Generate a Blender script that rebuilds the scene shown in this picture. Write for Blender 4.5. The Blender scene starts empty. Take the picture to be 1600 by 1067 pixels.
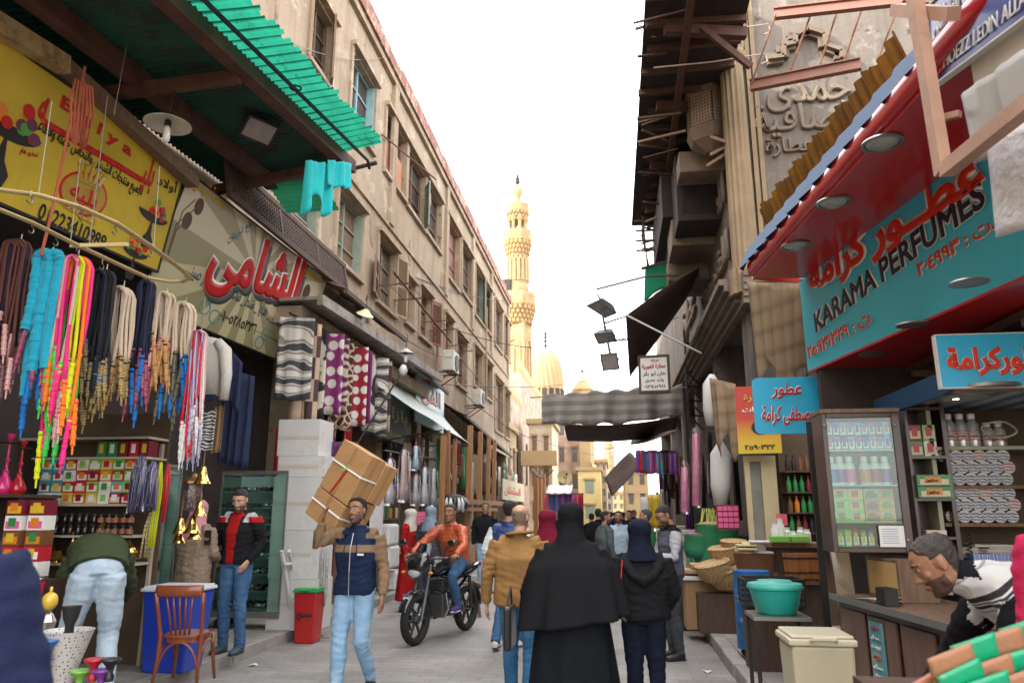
import bpy,bmesh,math,random,re,unicodedata
import numpy as np
from mathutils import Vector,Matrix,noise
V=Vector
SC=bpy.context.scene
COL=SC.collection
rnd=random.Random(7)
FPX,VPX,VPY,EYE=1150.0,960.0,800.0,1.6
PITCH=math.atan((VPY-533.5)/FPX)
YAW=math.atan((VPX-800.0)*math.cos(PITCH)/FPX)
cam=bpy.data.cameras.new('camera')
cam_o=bpy.data.objects.new('camera',cam);COL.objects.link(cam_o)
cam.sensor_width=36.0;cam.lens=36.0*FPX/1600.0
cam.clip_start=0.05;cam.clip_end=2000
cam_o.location=(0,0,EYE)
cam_o.rotation_euler=(math.pi/2+PITCH,0,YAW)
cam.dof.use_dof=True;cam.dof.focus_distance=6.8;cam.dof.aperture_fstop=2.8
SC.camera=cam_o
_fw=V((-math.sin(YAW)*math.cos(PITCH),math.cos(YAW)*math.cos(PITCH),math.sin(PITCH)))
_rt=V((math.cos(YAW),math.sin(YAW),0));_up=_rt.cross(_fw)
def ray(px,py):
 return _fw*FPX+_rt*(px-800.0)+_up*(533.5-py)
def P(px,py,x=None,y=None,z=None):
 """the point of the photograph (its own pixels) on the real plane x=, y= or z="""
 d=ray(px,py)
 t=x/d.x if x is not None else y/d.y if y is not None else(z-EYE)/d.z
 return V((0,0,EYE))+d*t
SUN_EL,SUN_AZ=math.radians(27),math.radians(-116)
world=bpy.data.worlds.new('World');SC.world=world;world.use_nodes=True
wn=world.node_tree.nodes;wl=world.node_tree.links
bg=wn['Background']
sky=wn.new('ShaderNodeTexSky');sky.sky_type='NISHITA';sky.sun_disc=False
sky.sun_elevation=SUN_EL;sky.sun_rotation=SUN_AZ
sky.air_density=1.0;sky.dust_density=4.0;sky.ozone_density=1.0
veil=wn.new('ShaderNodeMixRGB');veil.blend_type='MIX'
veil.inputs[0].default_value=0.65
veil.inputs[2].default_value=(11.5,11.1,10.9,1)
wl.new(sky.outputs[0],veil.inputs[1]);wl.new(veil.outputs[0],bg.inputs[0])
bg.inputs[1].default_value=0.13
sun=bpy.data.lights.new('sun','SUN');sun.energy=2.0;sun.angle=math.radians(0.5);sun.color=(1.0,0.93,0.82)
sun_o=bpy.data.objects.new('sun',sun);COL.objects.link(sun_o)
_sd=V((math.sin(SUN_AZ)*math.cos(SUN_EL),math.cos(SUN_AZ)*math.cos(SUN_EL),math.sin(SUN_EL)))
sun_o.rotation_euler=_sd.to_track_quat('Z','Y').to_euler()
SC.view_settings.view_transform='Standard';SC.view_settings.look='None'
SC.view_settings.exposure=2.05;SC.view_settings.gamma=1.0;SC.view_settings.use_curve_mapping=False
SC.render.engine='CYCLES'
SC.cycles.use_denoising=True
SC.cycles.max_bounces=7;SC.cycles.diffuse_bounces=4;SC.cycles.glossy_bounces=3
SC.cycles.transmission_bounces=6;SC.cycles.transparent_max_bounces=12
SC.cycles.caustics_reflective=False;SC.cycles.caustics_refractive=False
SC.cycles.sample_clamp_indirect=6
MATS={}
def _nodes(m):
 return m.node_tree.nodes,m.node_tree.links
def mat(name,col,rough=0.65,metal=0.0,vary=0.12,vscale=3.0,bump=0.0,bscale=40.0,coat=0.0,trans=0.0,alpha=1.0,dirt=None,dscale=2.0,dlo=0.5,dhi=0.65,emit=0.0,spec=0.4,sheen=0.0,stretch=(1,1,1),translucent=0.0):
 """a principled surface with some natural unevenness; dirt = a second colour in patches of its own shape"""
 if name in MATS:return MATS[name]
 m=bpy.data.materials.new(name);m.use_nodes=True;MATS[name]=m
 n,l=_nodes(m);b=n['Principled BSDF']
 c4=(col[0],col[1],col[2],1)
 b.inputs['Base Color'].default_value=c4
 b.inputs['Roughness'].default_value=rough;b.inputs['Metallic'].default_value=metal
 b.inputs['Specular IOR Level'].default_value=spec
 if coat:b.inputs['Coat Weight'].default_value=coat;b.inputs['Coat Roughness'].default_value=0.08
 if trans:b.inputs['Transmission Weight'].default_value=trans
 if alpha<1:b.inputs['Alpha'].default_value=alpha
 if sheen:b.inputs['Sheen Weight'].default_value=sheen;b.inputs['Sheen Roughness'].default_value=0.5
 if emit:b.inputs['Emission Color'].default_value=c4;b.inputs['Emission Strength'].default_value=emit
 if vary or dirt or bump:
  tc=n.new('ShaderNodeTexCoord');mp=n.new('ShaderNodeMapping');mp.inputs['Scale'].default_value=stretch
  l.new(tc.outputs['Object'],mp.inputs['Vector'])
  src=None
  if vary:
   t=n.new('ShaderNodeTexNoise');t.inputs['Scale'].default_value=vscale;t.inputs['Detail'].default_value=6
   t.inputs['Roughness'].default_value=0.65;l.new(mp.outputs[0],t.inputs['Vector'])
   r=n.new('ShaderNodeMapRange');r.inputs[1].default_value=0.3;r.inputs[2].default_value=0.7
   r.inputs[3].default_value=1-vary;r.inputs[4].default_value=1+vary*0.6
   l.new(t.outputs[0],r.inputs[0])
   h=n.new('ShaderNodeMixRGB');h.blend_type='MULTIPLY';h.inputs[0].default_value=1
   h.inputs[1].default_value=c4;l.new(r.outputs[0],h.inputs[2]);src=h.outputs[0]
  if dirt:
   t2=n.new('ShaderNodeTexNoise');t2.inputs['Scale'].default_value=dscale;t2.inputs['Detail'].default_value=9
   t2.inputs['Roughness'].default_value=0.72;l.new(mp.outputs[0],t2.inputs['Vector'])
   r2=n.new('ShaderNodeMapRange');r2.inputs[1].default_value=dlo;r2.inputs[2].default_value=dhi
   l.new(t2.outputs[0],r2.inputs[0])
   h2=n.new('ShaderNodeMixRGB');l.new(r2.outputs[0],h2.inputs[0])
   if src:l.new(src,h2.inputs[1])
   else:h2.inputs[1].default_value=c4
   h2.inputs[2].default_value=(dirt[0],dirt[1],dirt[2],1);src=h2.outputs[0]
  if src:l.new(src,b.inputs['Base Color'])
  if bump:
   t3=n.new('ShaderNodeTexNoise');t3.inputs['Scale'].default_value=bscale;t3.inputs['Detail'].default_value=5
   l.new(mp.outputs[0],t3.inputs['Vector'])
   bp=n.new('ShaderNodeBump');bp.inputs['Strength'].default_value=bump;bp.inputs['Distance'].default_value=0.02
   l.new(t3.outputs[0],bp.inputs['Height']);l.new(bp.outputs[0],b.inputs['Normal'])
 if translucent:
  tr=n.new('ShaderNodeBsdfTranslucent');tr.inputs[0].default_value=c4
  mx=n.new('ShaderNodeMixShader');mx.inputs[0].default_value=translucent
  out=n['Material Output'];l.new(b.outputs[0],mx.inputs[1]);l.new(tr.outputs[0],mx.inputs[2]);l.new(mx.outputs[0],out.inputs[0])
 return m
def glassy(name,col=(0.9,0.97,0.95),alpha=0.18,rough=0.05):
 """thin clear sheet: mostly transparent with a glossy skin"""
 if name in MATS:return MATS[name]
 m=bpy.data.materials.new(name);m.use_nodes=True;MATS[name]=m
 n,l=_nodes(m);out=n['Material Output'];n.remove(n['Principled BSDF'])
 t=n.new('ShaderNodeBsdfTransparent');t.inputs[0].default_value=(col[0],col[1],col[2],1)
 g=n.new('ShaderNodeBsdfGlossy');g.inputs['Roughness'].default_value=rough;g.inputs[0].default_value=(1,1,1,1)
 f=n.new('ShaderNodeFresnel');f.inputs[0].default_value=1.45
 a=n.new('ShaderNodeMath');a.operation='MULTIPLY_ADD';a.inputs[1].default_value=0.35;a.inputs[2].default_value=alpha*0.05
 l.new(f.outputs[0],a.inputs[0])
 mx=n.new('ShaderNodeMixShader');l.new(a.outputs[0],mx.inputs[0]);l.new(t.outputs[0],mx.inputs[1]);l.new(g.outputs[0],mx.inputs[2])
 l.new(mx.outputs[0],out.inputs[0])
 return m
def pattern(name,kind,cols,scale=10.0,rough=0.7,axis='Z',thr=0.5,soft=0.02,bump=0.0,dist=0.0):
 """printed or woven patterns: stripes, dots, cells, zebra, blotch, flowers, checks"""
 if name in MATS:return MATS[name]
 m=bpy.data.materials.new(name);m.use_nodes=True;MATS[name]=m
 n,l=_nodes(m);b=n['Principled BSDF'];b.inputs['Roughness'].default_value=rough
 tc=n.new('ShaderNodeTexCoord');src=tc.outputs['Object']
 if kind in('stripes','zebra'):
  t=n.new('ShaderNodeTexWave');t.bands_direction=axis;t.inputs['Scale'].default_value=scale
  t.inputs['Distortion'].default_value=9.0 if kind=='zebra' else dist
  t.inputs['Detail Scale'].default_value=1.1;val=t.outputs['Fac']
 elif kind=='dots':
  t=n.new('ShaderNodeTexVoronoi');t.inputs['Scale'].default_value=scale;t.inputs['Randomness'].default_value=0.35;val=t.outputs['Distance']
 elif kind=='cells':
  t=n.new('ShaderNodeTexVoronoi');t.feature='DISTANCE_TO_EDGE';t.inputs['Scale'].default_value=scale;val=t.outputs['Distance']
 elif kind=='flowers':
  t=n.new('ShaderNodeTexVoronoi');t.inputs['Scale'].default_value=scale;val=t.outputs['Color']
 elif kind=='checks':
  t=n.new('ShaderNodeTexChecker');t.inputs['Scale'].default_value=scale;val=t.outputs['Fac']
 else:
  t=n.new('ShaderNodeTexNoise');t.inputs['Scale'].default_value=scale;t.inputs['Detail'].default_value=4;val=t.outputs[0]
 l.new(src,t.inputs['Vector'])
 r=n.new('ShaderNodeValToRGB');e=r.color_ramp.elements
 if len(cols)==2:
  e[0].position=max(0,thr-soft);e[1].position=min(1,thr+soft)
 e[0].color=(*cols[0],1);e[1].color=(*cols[-1],1)
 for i,c in enumerate(cols[1:-1]):
  q=e.new((i+1)/(len(cols)-1.0));q.color=(*c,1)
 if len(cols)>2:r.color_ramp.interpolation='CONSTANT' if soft<0.05 else 'LINEAR'
 if len(cols)>2 and soft<0.05:
  for i,q in enumerate(r.color_ramp.elements):q.position=i/float(len(cols))
 l.new(val,r.inputs[0]);l.new(r.outputs[0],b.inputs['Base Color'])
 if bump:
  bp=n.new('ShaderNodeBump');bp.inputs['Strength'].default_value=bump;bp.inputs['Distance'].default_value=0.02
  l.new(val,bp.inputs['Height']);l.new(bp.outputs[0],b.inputs['Normal'])
 return m
class MB:
 def __init__(s):s.v=[];s.f=[];s.m=[];s.cur=0
 def quad(s,a,b,c,d):
  i=len(s.v);s.v+=[V(a),V(b),V(c),V(d)];s.f.append((i,i+1,i+2,i+3));s.m.append(s.cur);return s
 def tri(s,a,b,c):
  i=len(s.v);s.v+=[V(a),V(b),V(c)];s.f.append((i,i+1,i+2));s.m.append(s.cur);return s
 def face(s,idx):s.f.append(tuple(idx));s.m.append(s.cur)
 def cell(s,c,ax,ay,az):
  """box from centre and three half-axes"""
  c,ax,ay,az=V(c),V(ax),V(ay),V(az);i=len(s.v)
  for k in range(8):s.v.append(c+ax*(1 if k&1 else-1)+ay*(1 if k&2 else-1)+az*(1 if k&4 else-1))
  for q in((0,2,3,1),(4,5,7,6),(0,1,5,4),(2,6,7,3),(0,4,6,2),(1,3,7,5)):s.face([i+a for a in q])
  return s
 def box(s,x0,x1,y0,y1,z0,z1):
  return s.cell(((x0+x1)/2,(y0+y1)/2,(z0+z1)/2),((x1-x0)/2,0,0),(0,(y1-y0)/2,0),(0,0,(z1-z0)/2))
 def bar(s,a,b,w,h=None,up=(0,0,1)):
  """rectangular bar from a to b"""
  a,b=V(a),V(b);h=h or w;d=b-a;L=d.length
  if L<1e-6:return s
  d=d/L;sd=d.cross(V(up))
  if sd.length<1e-3:sd=d.cross(V((1,0,0)))
  sd.normalize();u=sd.cross(d)
  return s.cell((a+b)/2,d*L/2,sd*w/2,u*h/2)
 def ring(s,c,sx,sy,n,e=1.0,ph=0.0):
  i=len(s.v)
  for k in range(n):
   t=2*math.pi*k/n+ph;cc,ss=math.cos(t),math.sin(t)
   if e!=1.0:cc=math.copysign(abs(cc)**e,cc);ss=math.copysign(abs(ss)**e,ss)
   s.v.append(V(c)+sx*cc+sy*ss)
  return i
 def skinrings(s,starts,n,cap=True):
  for a,b in zip(starts,starts[1:]):
   for k in range(n):
    k2=(k+1)%n;s.face((a+k,a+k2,b+k2,b+k))
  if cap:
   s.face([starts[0]+k for k in reversed(range(n))]);s.face([starts[-1]+k for k in range(n)])
  return s
 def tube(s,pts,r,n=8,cap=True,side=None,flat=1.0,e=1.0):
  """swept tube; r a number or a list of numbers or (rx, ry) pairs; side fixes the direction of rx"""
  pts=[V(p)for p in pts];m=len(pts)
  rs=r if isinstance(r,(list,tuple))else[r]*m
  st=[];prev=None
  for i,p in enumerate(pts):
   d=(pts[min(i+1,m-1)]-pts[max(i-1,0)])
   if d.length<1e-9:d=V((0,0,1))
   d.normalize()
   if side is not None:sx=V(side)-d*V(side).dot(d)
   elif prev is not None:sx=prev-d*prev.dot(d)
   else:
    sx=V((1,0,0))if abs(d.x)<0.9 else V((0,1,0));sx=sx-d*sx.dot(d)
   if sx.length<1e-6:sx=d.orthogonal()
   sx.normalize();prev=sx;sy=d.cross(sx)
   q=rs[i];rx,ry=q if isinstance(q,(list,tuple))else(q,q*flat)
   st.append(s.ring(p,sx*rx,sy*ry,n,e))
  return s.skinrings(st,n,cap)
 def lathe(s,c,prof,n=20,ax=(0,0,1),cap=True):
  """prof = [(radius, height)] round axis ax at c"""
  c,ax=V(c),V(ax).normalized();sx=ax.orthogonal().normalized()if abs(ax.z)<.99 else V((1,0,0));sy=ax.cross(sx)
  return s.skinrings([s.ring(c+ax*h,sx*max(r,1e-4),sy*max(r,1e-4),n)for r,h in prof],n,cap)
 def ball(s,c,rx,ry=None,rz=None,n=12,m=8,R=None):
  ry=ry or rx;rz=rz or rx;st=[]
  R=R or Matrix.Identity(3)
  for j in range(m+1):
   t=-math.pi/2+math.pi*(j+0.02 if j==0 else j-0.02 if j==m else j)/m
   q=max(math.cos(t),0.02)
   st.append(s.ring(V(c)+R@V((0,0,rz*math.sin(t))),R@V((rx*q,0,0)),R@V((0,ry*q,0)),n))
  return s.skinrings(st,n,True)
 def prism(s,pts,d):
  """polygon pts swept by the vector d"""
  i=len(s.v);n=len(pts);d=V(d)
  s.v+=[V(p)for p in pts]+[V(p)+d for p in pts]
  s.face(list(reversed(range(i,i+n))));s.face(list(range(i+n,i+2*n)))
  for k in range(n):s.face((i+k,i+(k+1)%n,i+n+(k+1)%n,i+n+k))
  return s
 def grid(s,nu,nv,fn,thick=None):
  """surface fn(u,v) -> point; thick = vector or number pushes a back sheet"""
  i=len(s.v);P_=[[V(fn(a/nu,b/nv))for a in range(nu+1)]for b in range(nv+1)]
  for row in P_:s.v+=row
  w=nu+1
  for b in range(nv):
   for a in range(nu):s.face((i+b*w+a,i+b*w+a+1,i+(b+1)*w+a+1,i+(b+1)*w+a))
  if thick is not None:
   t=V(thick);j=len(s.v)
   for row in P_:s.v+=[p+t for p in row]
   for b in range(nv):
    for a in range(nu):s.face((j+b*w+a,j+(b+1)*w+a,j+(b+1)*w+a+1,j+b*w+a+1))
   for a in range(nu):
    s.face((i+a+1,i+a,j+a,j+a+1));q=nv*w;s.face((i+q+a,i+q+a+1,j+q+a+1,j+q+a))
   for b in range(nv):
    s.face((i+b*w,i+(b+1)*w,j+(b+1)*w,j+b*w));q=nu;s.face((i+(b+1)*w+q,i+b*w+q,j+b*w+q,j+(b+1)*w+q))
  return s
 def mesh(s,name,off=V((0,0,0))):
  me=bpy.data.meshes.new(name);me.from_pydata([tuple(v-off)for v in s.v],[],s.f);me.polygons.foreach_set('material_index',s.m);me.update();return me
 def build(s,name,m,parent=None,smooth=False,bevel=0.0,world=True,fix=True):
  """one mesh object; with a parent the coordinates are made relative to it, else its origin goes to the middle of its foot"""
  if parent is not None:off=base_of(parent)if world else V((0,0,0));loc=V((0,0,0))
  else:
   xs=[v.x for v in s.v];ys=[v.y for v in s.v];zs=[v.z for v in s.v]
   off=V(((min(xs)+max(xs))/2,(min(ys)+max(ys))/2,min(zs)));loc=off
  me=s.mesh(name,off)
  for q in(m if isinstance(m,(list,tuple))else[m]):me.materials.append(q)
  if fix:
   bm=bmesh.new();bm.from_mesh(me);bmesh.ops.recalc_face_normals(bm,faces=bm.faces);bm.to_mesh(me);bm.free()
  return link(name,me,parent,loc,smooth,bevel)
def link(name,me,parent=None,loc=(0,0,0),smooth=False,bevel=0.0):
 o=bpy.data.objects.new(name,me);COL.objects.link(o);o.location=loc
 if parent is not None:o.parent=parent
 if smooth is True:me.polygons.foreach_set('use_smooth',[True]*len(me.polygons))
 elif smooth:me.shade_smooth()if hasattr(me,'shade_smooth')else None;me.set_sharp_from_angle(angle=math.radians(smooth))
 if bevel:
  b=o.modifiers.new('bevel','BEVEL');b.width=bevel;b.segments=2;b.limit_method='ANGLE';b.harden_normals=False
 return o
def base_of(o):
 p=V((0,0,0))
 while o is not None:p=p+o.location;o=o.parent
 return p
def tag(o,label=None,cat=None,group=None,kind=None):
 if label:o['label']=label
 if cat:o['category']=cat
 if group:o['group']=group
 if kind:o['kind']=kind
 return o
def thing(name,label,cat,loc,group=None,rz=0.0):
 o=bpy.data.objects.new(name,None);COL.objects.link(o);o.location=loc;o.rotation_euler=(0,0,rz);o.empty_display_size=0.1
 return tag(o,label,cat,group)
def dup(o,loc=None,label=None,rz=None,group=None,parent=None,scale=None):
 c=o.copy();COL.objects.link(c)
 if parent is not None:c.parent=parent
 if loc is not None:c.location=loc
 if rz is not None:c.rotation_euler=(0,0,rz)
 if scale is not None:c.scale=scale if hasattr(scale,'__len__')else(scale,)*3
 if label:c['label']=label
 if group:c['group']=group
 for ch in list(o.children):dup(ch,parent=c)
 return c
ORD=['first','second','third','fourth','fifth','sixth','seventh','eighth','ninth','tenth','eleventh','twelfth','thirteenth','fourteenth','fifteenth','sixteenth','seventeenth','eighteenth']
_ab={}
for _c in range(0xFE80,0xFEFD):
 _d=unicodedata.decomposition(chr(_c)).split()
 if len(_d)>=2:_ab.setdefault(''.join(chr(int(x,16))for x in _d[1:]),{})[_d[0][1:-1]]=chr(_c)
def arabic(t):
 """joins the letters of each word and puts them in reading order for a left-to-right setter"""
 if not any(0x600<=ord(c)<=0x6ff for c in t):return t
 tk=[];i=0
 while i<len(t):
  k=2 if len(t[i:i+2])==2 and t[i:i+2]in _ab else 1
  tk.append(t[i:i+k]);i+=k
 du=lambda x:x==chr(0x640)or(x in _ab and 'initial' in _ab[x])
 fi=lambda x:x==chr(0x640)or(x in _ab and 'final' in _ab[x])
 out=[]
 for k,x in enumerate(tk):
  if x not in _ab:out.append(x);continue
  p=k>0 and du(tk[k-1])and fi(x);q=k+1<len(tk)and du(x)and fi(tk[k+1])
  f='medial' if p and q else 'final' if p else 'initial' if q else 'isolated'
  out.append(_ab[x].get(f)or _ab[x]['isolated'])
 return re.sub('[0-9'+chr(0x660)+'-'+chr(0x669)+']+',lambda g:g.group()[::-1],''.join(reversed(out)))
def text(name,body,m,c,u,v,w=None,h=None,bold=0.0,ext=0.004,parent=None,slant=0.0,z=0.003,lift=0.0008):
 """letters centred at c, reading along u with v up, fitted to width w and/or height h (metres)"""
 cu=bpy.data.curves.new(name,'FONT');cu.body=arabic(body);cu.size=1;cu.extrude=0.001;cu.shear=slant
 if bold:cu.bevel_depth=bold;cu.bevel_resolution=0
 cu.resolution_u=3
 o=bpy.data.objects.new('t',cu);COL.objects.link(o)
 dg=bpy.context.evaluated_depsgraph_get();me=bpy.data.meshes.new_from_object(o.evaluated_get(dg))
 bpy.data.objects.remove(o);bpy.data.curves.remove(cu);me.name=name
 n=len(me.vertices);co=np.empty(n*3,'f');me.vertices.foreach_get('co',co);co=co.reshape(n,3)
 par=list(range(n))
 def fd(a):
  while par[a]!=a:par[a]=par[par[a]];a=par[a]
  return a
 for e in me.edges:
  a,b=fd(e.vertices[0]),fd(e.vertices[1])
  if a!=b:par[a]=b
 root=[fd(i)for i in range(n)];ids={}
 for r_ in root:ids.setdefault(r_,len(ids))
 isl=np.array([ids[r_]%5 for r_ in root])
 lo,hi=co.min(0),co.max(0);sx=w/(hi[0]-lo[0])if w else None;sy=h/(hi[1]-lo[1])if h else None
 sx=sx or sy;sy=sy or sx
 X=(co[:,0]-(lo[0]+hi[0])/2)*sx;Y=(co[:,1]-(lo[1]+hi[1])/2)*sy
 Z=(co[:,2]-lo[2])/max(hi[2]-lo[2],1e-6)*ext+z+isl*lift
 u,v=V(u).normalized(),V(v).normalized();nn=u.cross(v)
 off=base_of(parent)if parent is not None else V((0,0,0))
 A=np.array(c,'f')-np.array(off,'f')+np.outer(X,u)+np.outer(Y,v)+np.outer(Z,nn)
 me.vertices.foreach_set('co',A.astype('f').ravel());me.materials.clear();me.materials.append(m);me.update()
 return link(name,me,parent)
class Board:
 """a flat sign: c its centre, u to the right, v up; put() sets lettering in fractions of its size (0..1 from the lower left)"""
 def __init__(s,name,label,cat,c,u,v,w,h,m,thick=0.05,frame=None,fw=0.04,group=None,board='board',round_=0.0):
  s.u,s.v=V(u).normalized(),V(v).normalized();s.v=(s.v-s.u*s.v.dot(s.u)).normalized();s.n=s.u.cross(s.v);s.c=V(c);s.w,s.h=w,h
  s.o=thing(name,label,cat,s.c-s.v*h/2,group)
  b=MB()
  if round_:
   pts=[]
   for sx,sy,a0 in((1,1,0),(-1,1,90),(-1,-1,180),(1,-1,270)):
    for k in range(6):
     a=math.radians(a0+18*k);pts.append(s.c+s.u*(sx*(w/2-round_)+round_*math.cos(a))+s.v*(sy*(h/2-round_)+round_*math.sin(a))-s.n*thick)
   b.prism(pts,s.n*thick)
  else:b.cell(s.c-s.n*thick/2,s.u*w/2,s.v*h/2,s.n*thick/2)
  b.build(board,m,s.o)
  if frame:
   f=MB()
   for q in(-1,1):
    f.cell(s.c+s.v*q*(h/2+fw/2)-s.n*thick/2,s.u*(w/2+fw),s.v*fw/2,s.n*(thick/2+0.012))
    f.cell(s.c+s.u*q*(w/2+fw/2)-s.n*thick/2,s.v*(h/2-0.001),s.u*fw/2,s.n*(thick/2+0.010))
   f.build('frame',frame,s.o)
 def at(s,x,y,z=0.0):return s.c+s.u*(x-.5)*s.w+s.v*(y-.5)*s.h+s.n*z
 def px(s,px,py):
  """the fractions of the board that a pixel of the photograph falls on"""
  d=ray(px,py);o=V((0,0,EYE));t=(s.c-o).dot(s.n)/d.dot(s.n);q=o+d*t-s.c
  return q.dot(s.u)/s.w+.5,q.dot(s.v)/s.h+.5
 def putp(s,body,m,a,b,h,**kw):
  """lettering whose middle line runs between two pixels of the photograph; h = height in metres"""
  ax,ay=s.px(*a);bx,by=s.px(*b);dx,dy=(bx-ax)*s.w,(by-ay)*s.h
  return s.put(body,m,(ax+bx)/2,(ay+by)/2,w=math.hypot(dx,dy)/s.w,h=h/s.h,rot=math.degrees(math.atan2(dy,dx)),**kw)
 def put(s,body,m,x,y,w=None,h=None,bold=0.0,ext=0.004,rot=0.0,slant=0.0,z=0.003,name='lettering'):
  a=math.radians(rot);u=s.u*math.cos(a)+s.v*math.sin(a);v=s.v*math.cos(a)-s.u*math.sin(a)
  return text(name,body,m,s.at(x,y),u,v,w*s.w if w else None,h*s.h if h else None,bold,ext,s.o,slant,z)
 def disc(s,x,y,rx,ry,m,z=0.004,name='emblem',rot=0,hole=0.0):
  b=MB();a=math.radians(rot);u=s.u*math.cos(a)+s.v*math.sin(a);v=s.v*math.cos(a)-s.u*math.sin(a);c=s.at(x,y)
  if hole:
   st=[b.ring(c+s.n*zz,u*rx*k,v*ry*k,28)for zz,k in((z*.4,hole),(z,hole),(z,1),(z*.4,1))];b.skinrings(st,28,False)
  else:b.skinrings([b.ring(c+s.n*z*.4,u*rx,v*ry,24),b.ring(c+s.n*z,u*rx,v*ry,24)],24)
  return b.build(name,m,s.o)
def cloth(name,m,c0,c1,drop,folds=6,amp=0.03,thick=0.006,parent=None,nv=10,seed=0,flare=1.0,taper=None,dirv=None,hem=0.0):
 """hanging cloth between the upper corners c0 and c1, falling by the vector or length drop, with folds that deepen downwards"""
 c0,c1=V(c0),V(c1);u=c1-c0;L=u.length;ud=u/L;d=V((0,0,-drop))if not hasattr(drop,'__len__')else V(drop)
 nrm=(ud.cross(d)).normalized();r_=random.Random(seed);ph=r_.random()*6;k2=folds*(1.3+r_.random())
 def fn(a,b):
  s=math.sin(a*folds*2*math.pi+ph+b*0.7)*amp*(0.35+0.65*b)+math.sin(a*k2*2*math.pi+ph*2-b)*amp*0.35
  aa=0.5+(a-0.5)*(1+(flare-1)*b)
  return c0+u*aa+d*(b*(1+hem*math.sin(a*9+ph)))+nrm*s
 b=MB();b.grid(max(8,int(folds*6)),nv,fn,nrm*thick)
 return b.build(name,m,parent,smooth=True)
# ================================================================ GROUND
M_stone=mat('kerb stone',(0.30,0.28,0.25),0.85,vary=0.25,vscale=4,bump=0.4,bscale=30)
def paver_mat(name,c1,c2,mort,sx,sy,bumps=0.5):
 m=bpy.data.materials.new(name);m.use_nodes=True;n,l=_nodes(m);b=n['Principled BSDF'];b.inputs['Roughness'].default_value=0.72
 tc=n.new('ShaderNodeTexCoord');mp=n.new('ShaderNodeMapping');l.new(tc.outputs['Object'],mp.inputs[0])
 nz=n.new('ShaderNodeTexNoise');nz.inputs['Scale'].default_value=1.2;nz.inputs['Detail'].default_value=3;l.new(mp.outputs[0],nz.inputs[0])
 wob=n.new('ShaderNodeMixRGB');wob.blend_type='ADD';wob.inputs[0].default_value=0.03;l.new(mp.outputs[0],wob.inputs[1]);l.new(nz.outputs[1],wob.inputs[2])
 t=n.new('ShaderNodeTexBrick');l.new(wob.outputs[0],t.inputs[0]);t.inputs['Scale'].default_value=1.0
 t.inputs['Brick Width'].default_value=sx;t.inputs['Row Height'].default_value=sy;t.inputs['Mortar Size'].default_value=0.009
 t.inputs['Mortar Smooth'].default_value=0.4;t.inputs['Bias'].default_value=0.0
 t.inputs['Color1'].default_value=(*c1,1);t.inputs['Color2'].default_value=(*c2,1);t.inputs['Mortar'].default_value=(*mort,1)
 big=n.new('ShaderNodeTexNoise');big.inputs['Scale'].default_value=0.7;big.inputs['Detail'].default_value=10;big.inputs['Roughness'].default_value=0.7;l.new(mp.outputs[0],big.inputs[0])
 r=n.new('ShaderNodeMapRange');r.inputs[1].default_value=0.3;r.inputs[2].default_value=0.7;r.inputs[3].default_value=0.55;r.inputs[4].default_value=1.25;l.new(big.outputs[0],r.inputs[0])
 mu=n.new('ShaderNodeMixRGB');mu.blend_type='MULTIPLY';mu.inputs[0].default_value=1;l.new(t.outputs[0],mu.inputs[1]);l.new(r.outputs[0],mu.inputs[2])
 st=n.new('ShaderNodeTexNoise');st.inputs['Scale'].default_value=1.9;st.inputs['Detail'].default_value=12;st.inputs['Roughness'].default_value=0.8;l.new(mp.outputs[0],st.inputs[0])
 sr=n.new('ShaderNodeMapRange');sr.inputs[1].default_value=0.55;sr.inputs[2].default_value=0.70;sr.inputs[4].default_value=0.7;l.new(st.outputs[0],sr.inputs[0])
 sm=n.new('ShaderNodeMixRGB');l.new(sr.outputs[0],sm.inputs[0]);l.new(mu.outputs[0],sm.inputs[1]);sm.inputs[2].default_value=(.085,.075,.066,1);l.new(sm.outputs[0],b.inputs['Base Color'])
 fine=n.new('ShaderNodeTexNoise');fine.inputs['Scale'].default_value=25;fine.inputs['Detail'].default_value=6;l.new(mp.outputs[0],fine.inputs[0])
 ad=n.new('ShaderNodeMath');ad.operation='MULTIPLY_ADD';ad.inputs[1].default_value=-1.0;l.new(t.outputs['Fac'],ad.inputs[0]);l.new(fine.outputs[0],ad.inputs[2])
 bp=n.new('ShaderNodeBump');bp.inputs['Strength'].default_value=bumps;bp.inputs['Distance'].default_value=0.012;l.new(ad.outputs[0],bp.inputs['Height']);l.new(bp.outputs[0],b.inputs['Normal'])
 rr=n.new('ShaderNodeMapRange');rr.inputs[3].default_value=0.5;rr.inputs[4].default_value=0.85;l.new(big.outputs[0],rr.inputs[0]);l.new(rr.outputs[0],b.inputs['Roughness'])
 return m
M_road=paver_mat('street setts',(0.235,0.222,0.207),(0.275,0.262,0.245),(0.205,0.192,0.178),0.30,0.16,0.25)
M_pave=mat('worn pavement',(0.29,0.27,0.245),0.8,vary=0.3,vscale=2.5,bump=0.35,bscale=18,dirt=(0.14,0.125,0.11),dscale=1.6,dlo=0.5,dhi=0.72)
M_sand=mat('dusty ground',(0.33,0.28,0.21),0.9,vary=0.2)
def flat(name,x0,x1,y0,y1,z,m,nx=1):
 b=MB();b.quad((x0,y0,z),(x1,y0,z),(x1,y1,z),(x0,y1,z));o=b.build(name,m);return tag(o,kind='structure')
flat('ground',-700,700,-200,1400,-0.03,M_sand)
flat('street',-4.14,1.13,-6,180,0.0,M_road)
b=MB();b.box(-9,-4.30,-6,60,-0.02,0.13);tag(b.build('pavement',M_pave),kind='structure')
b=MB();b.box(1.29,9,-6,60,-0.02,0.13);tag(b.build('pavement',M_pave),kind='structure')
b=MB();y=-6.0
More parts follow.
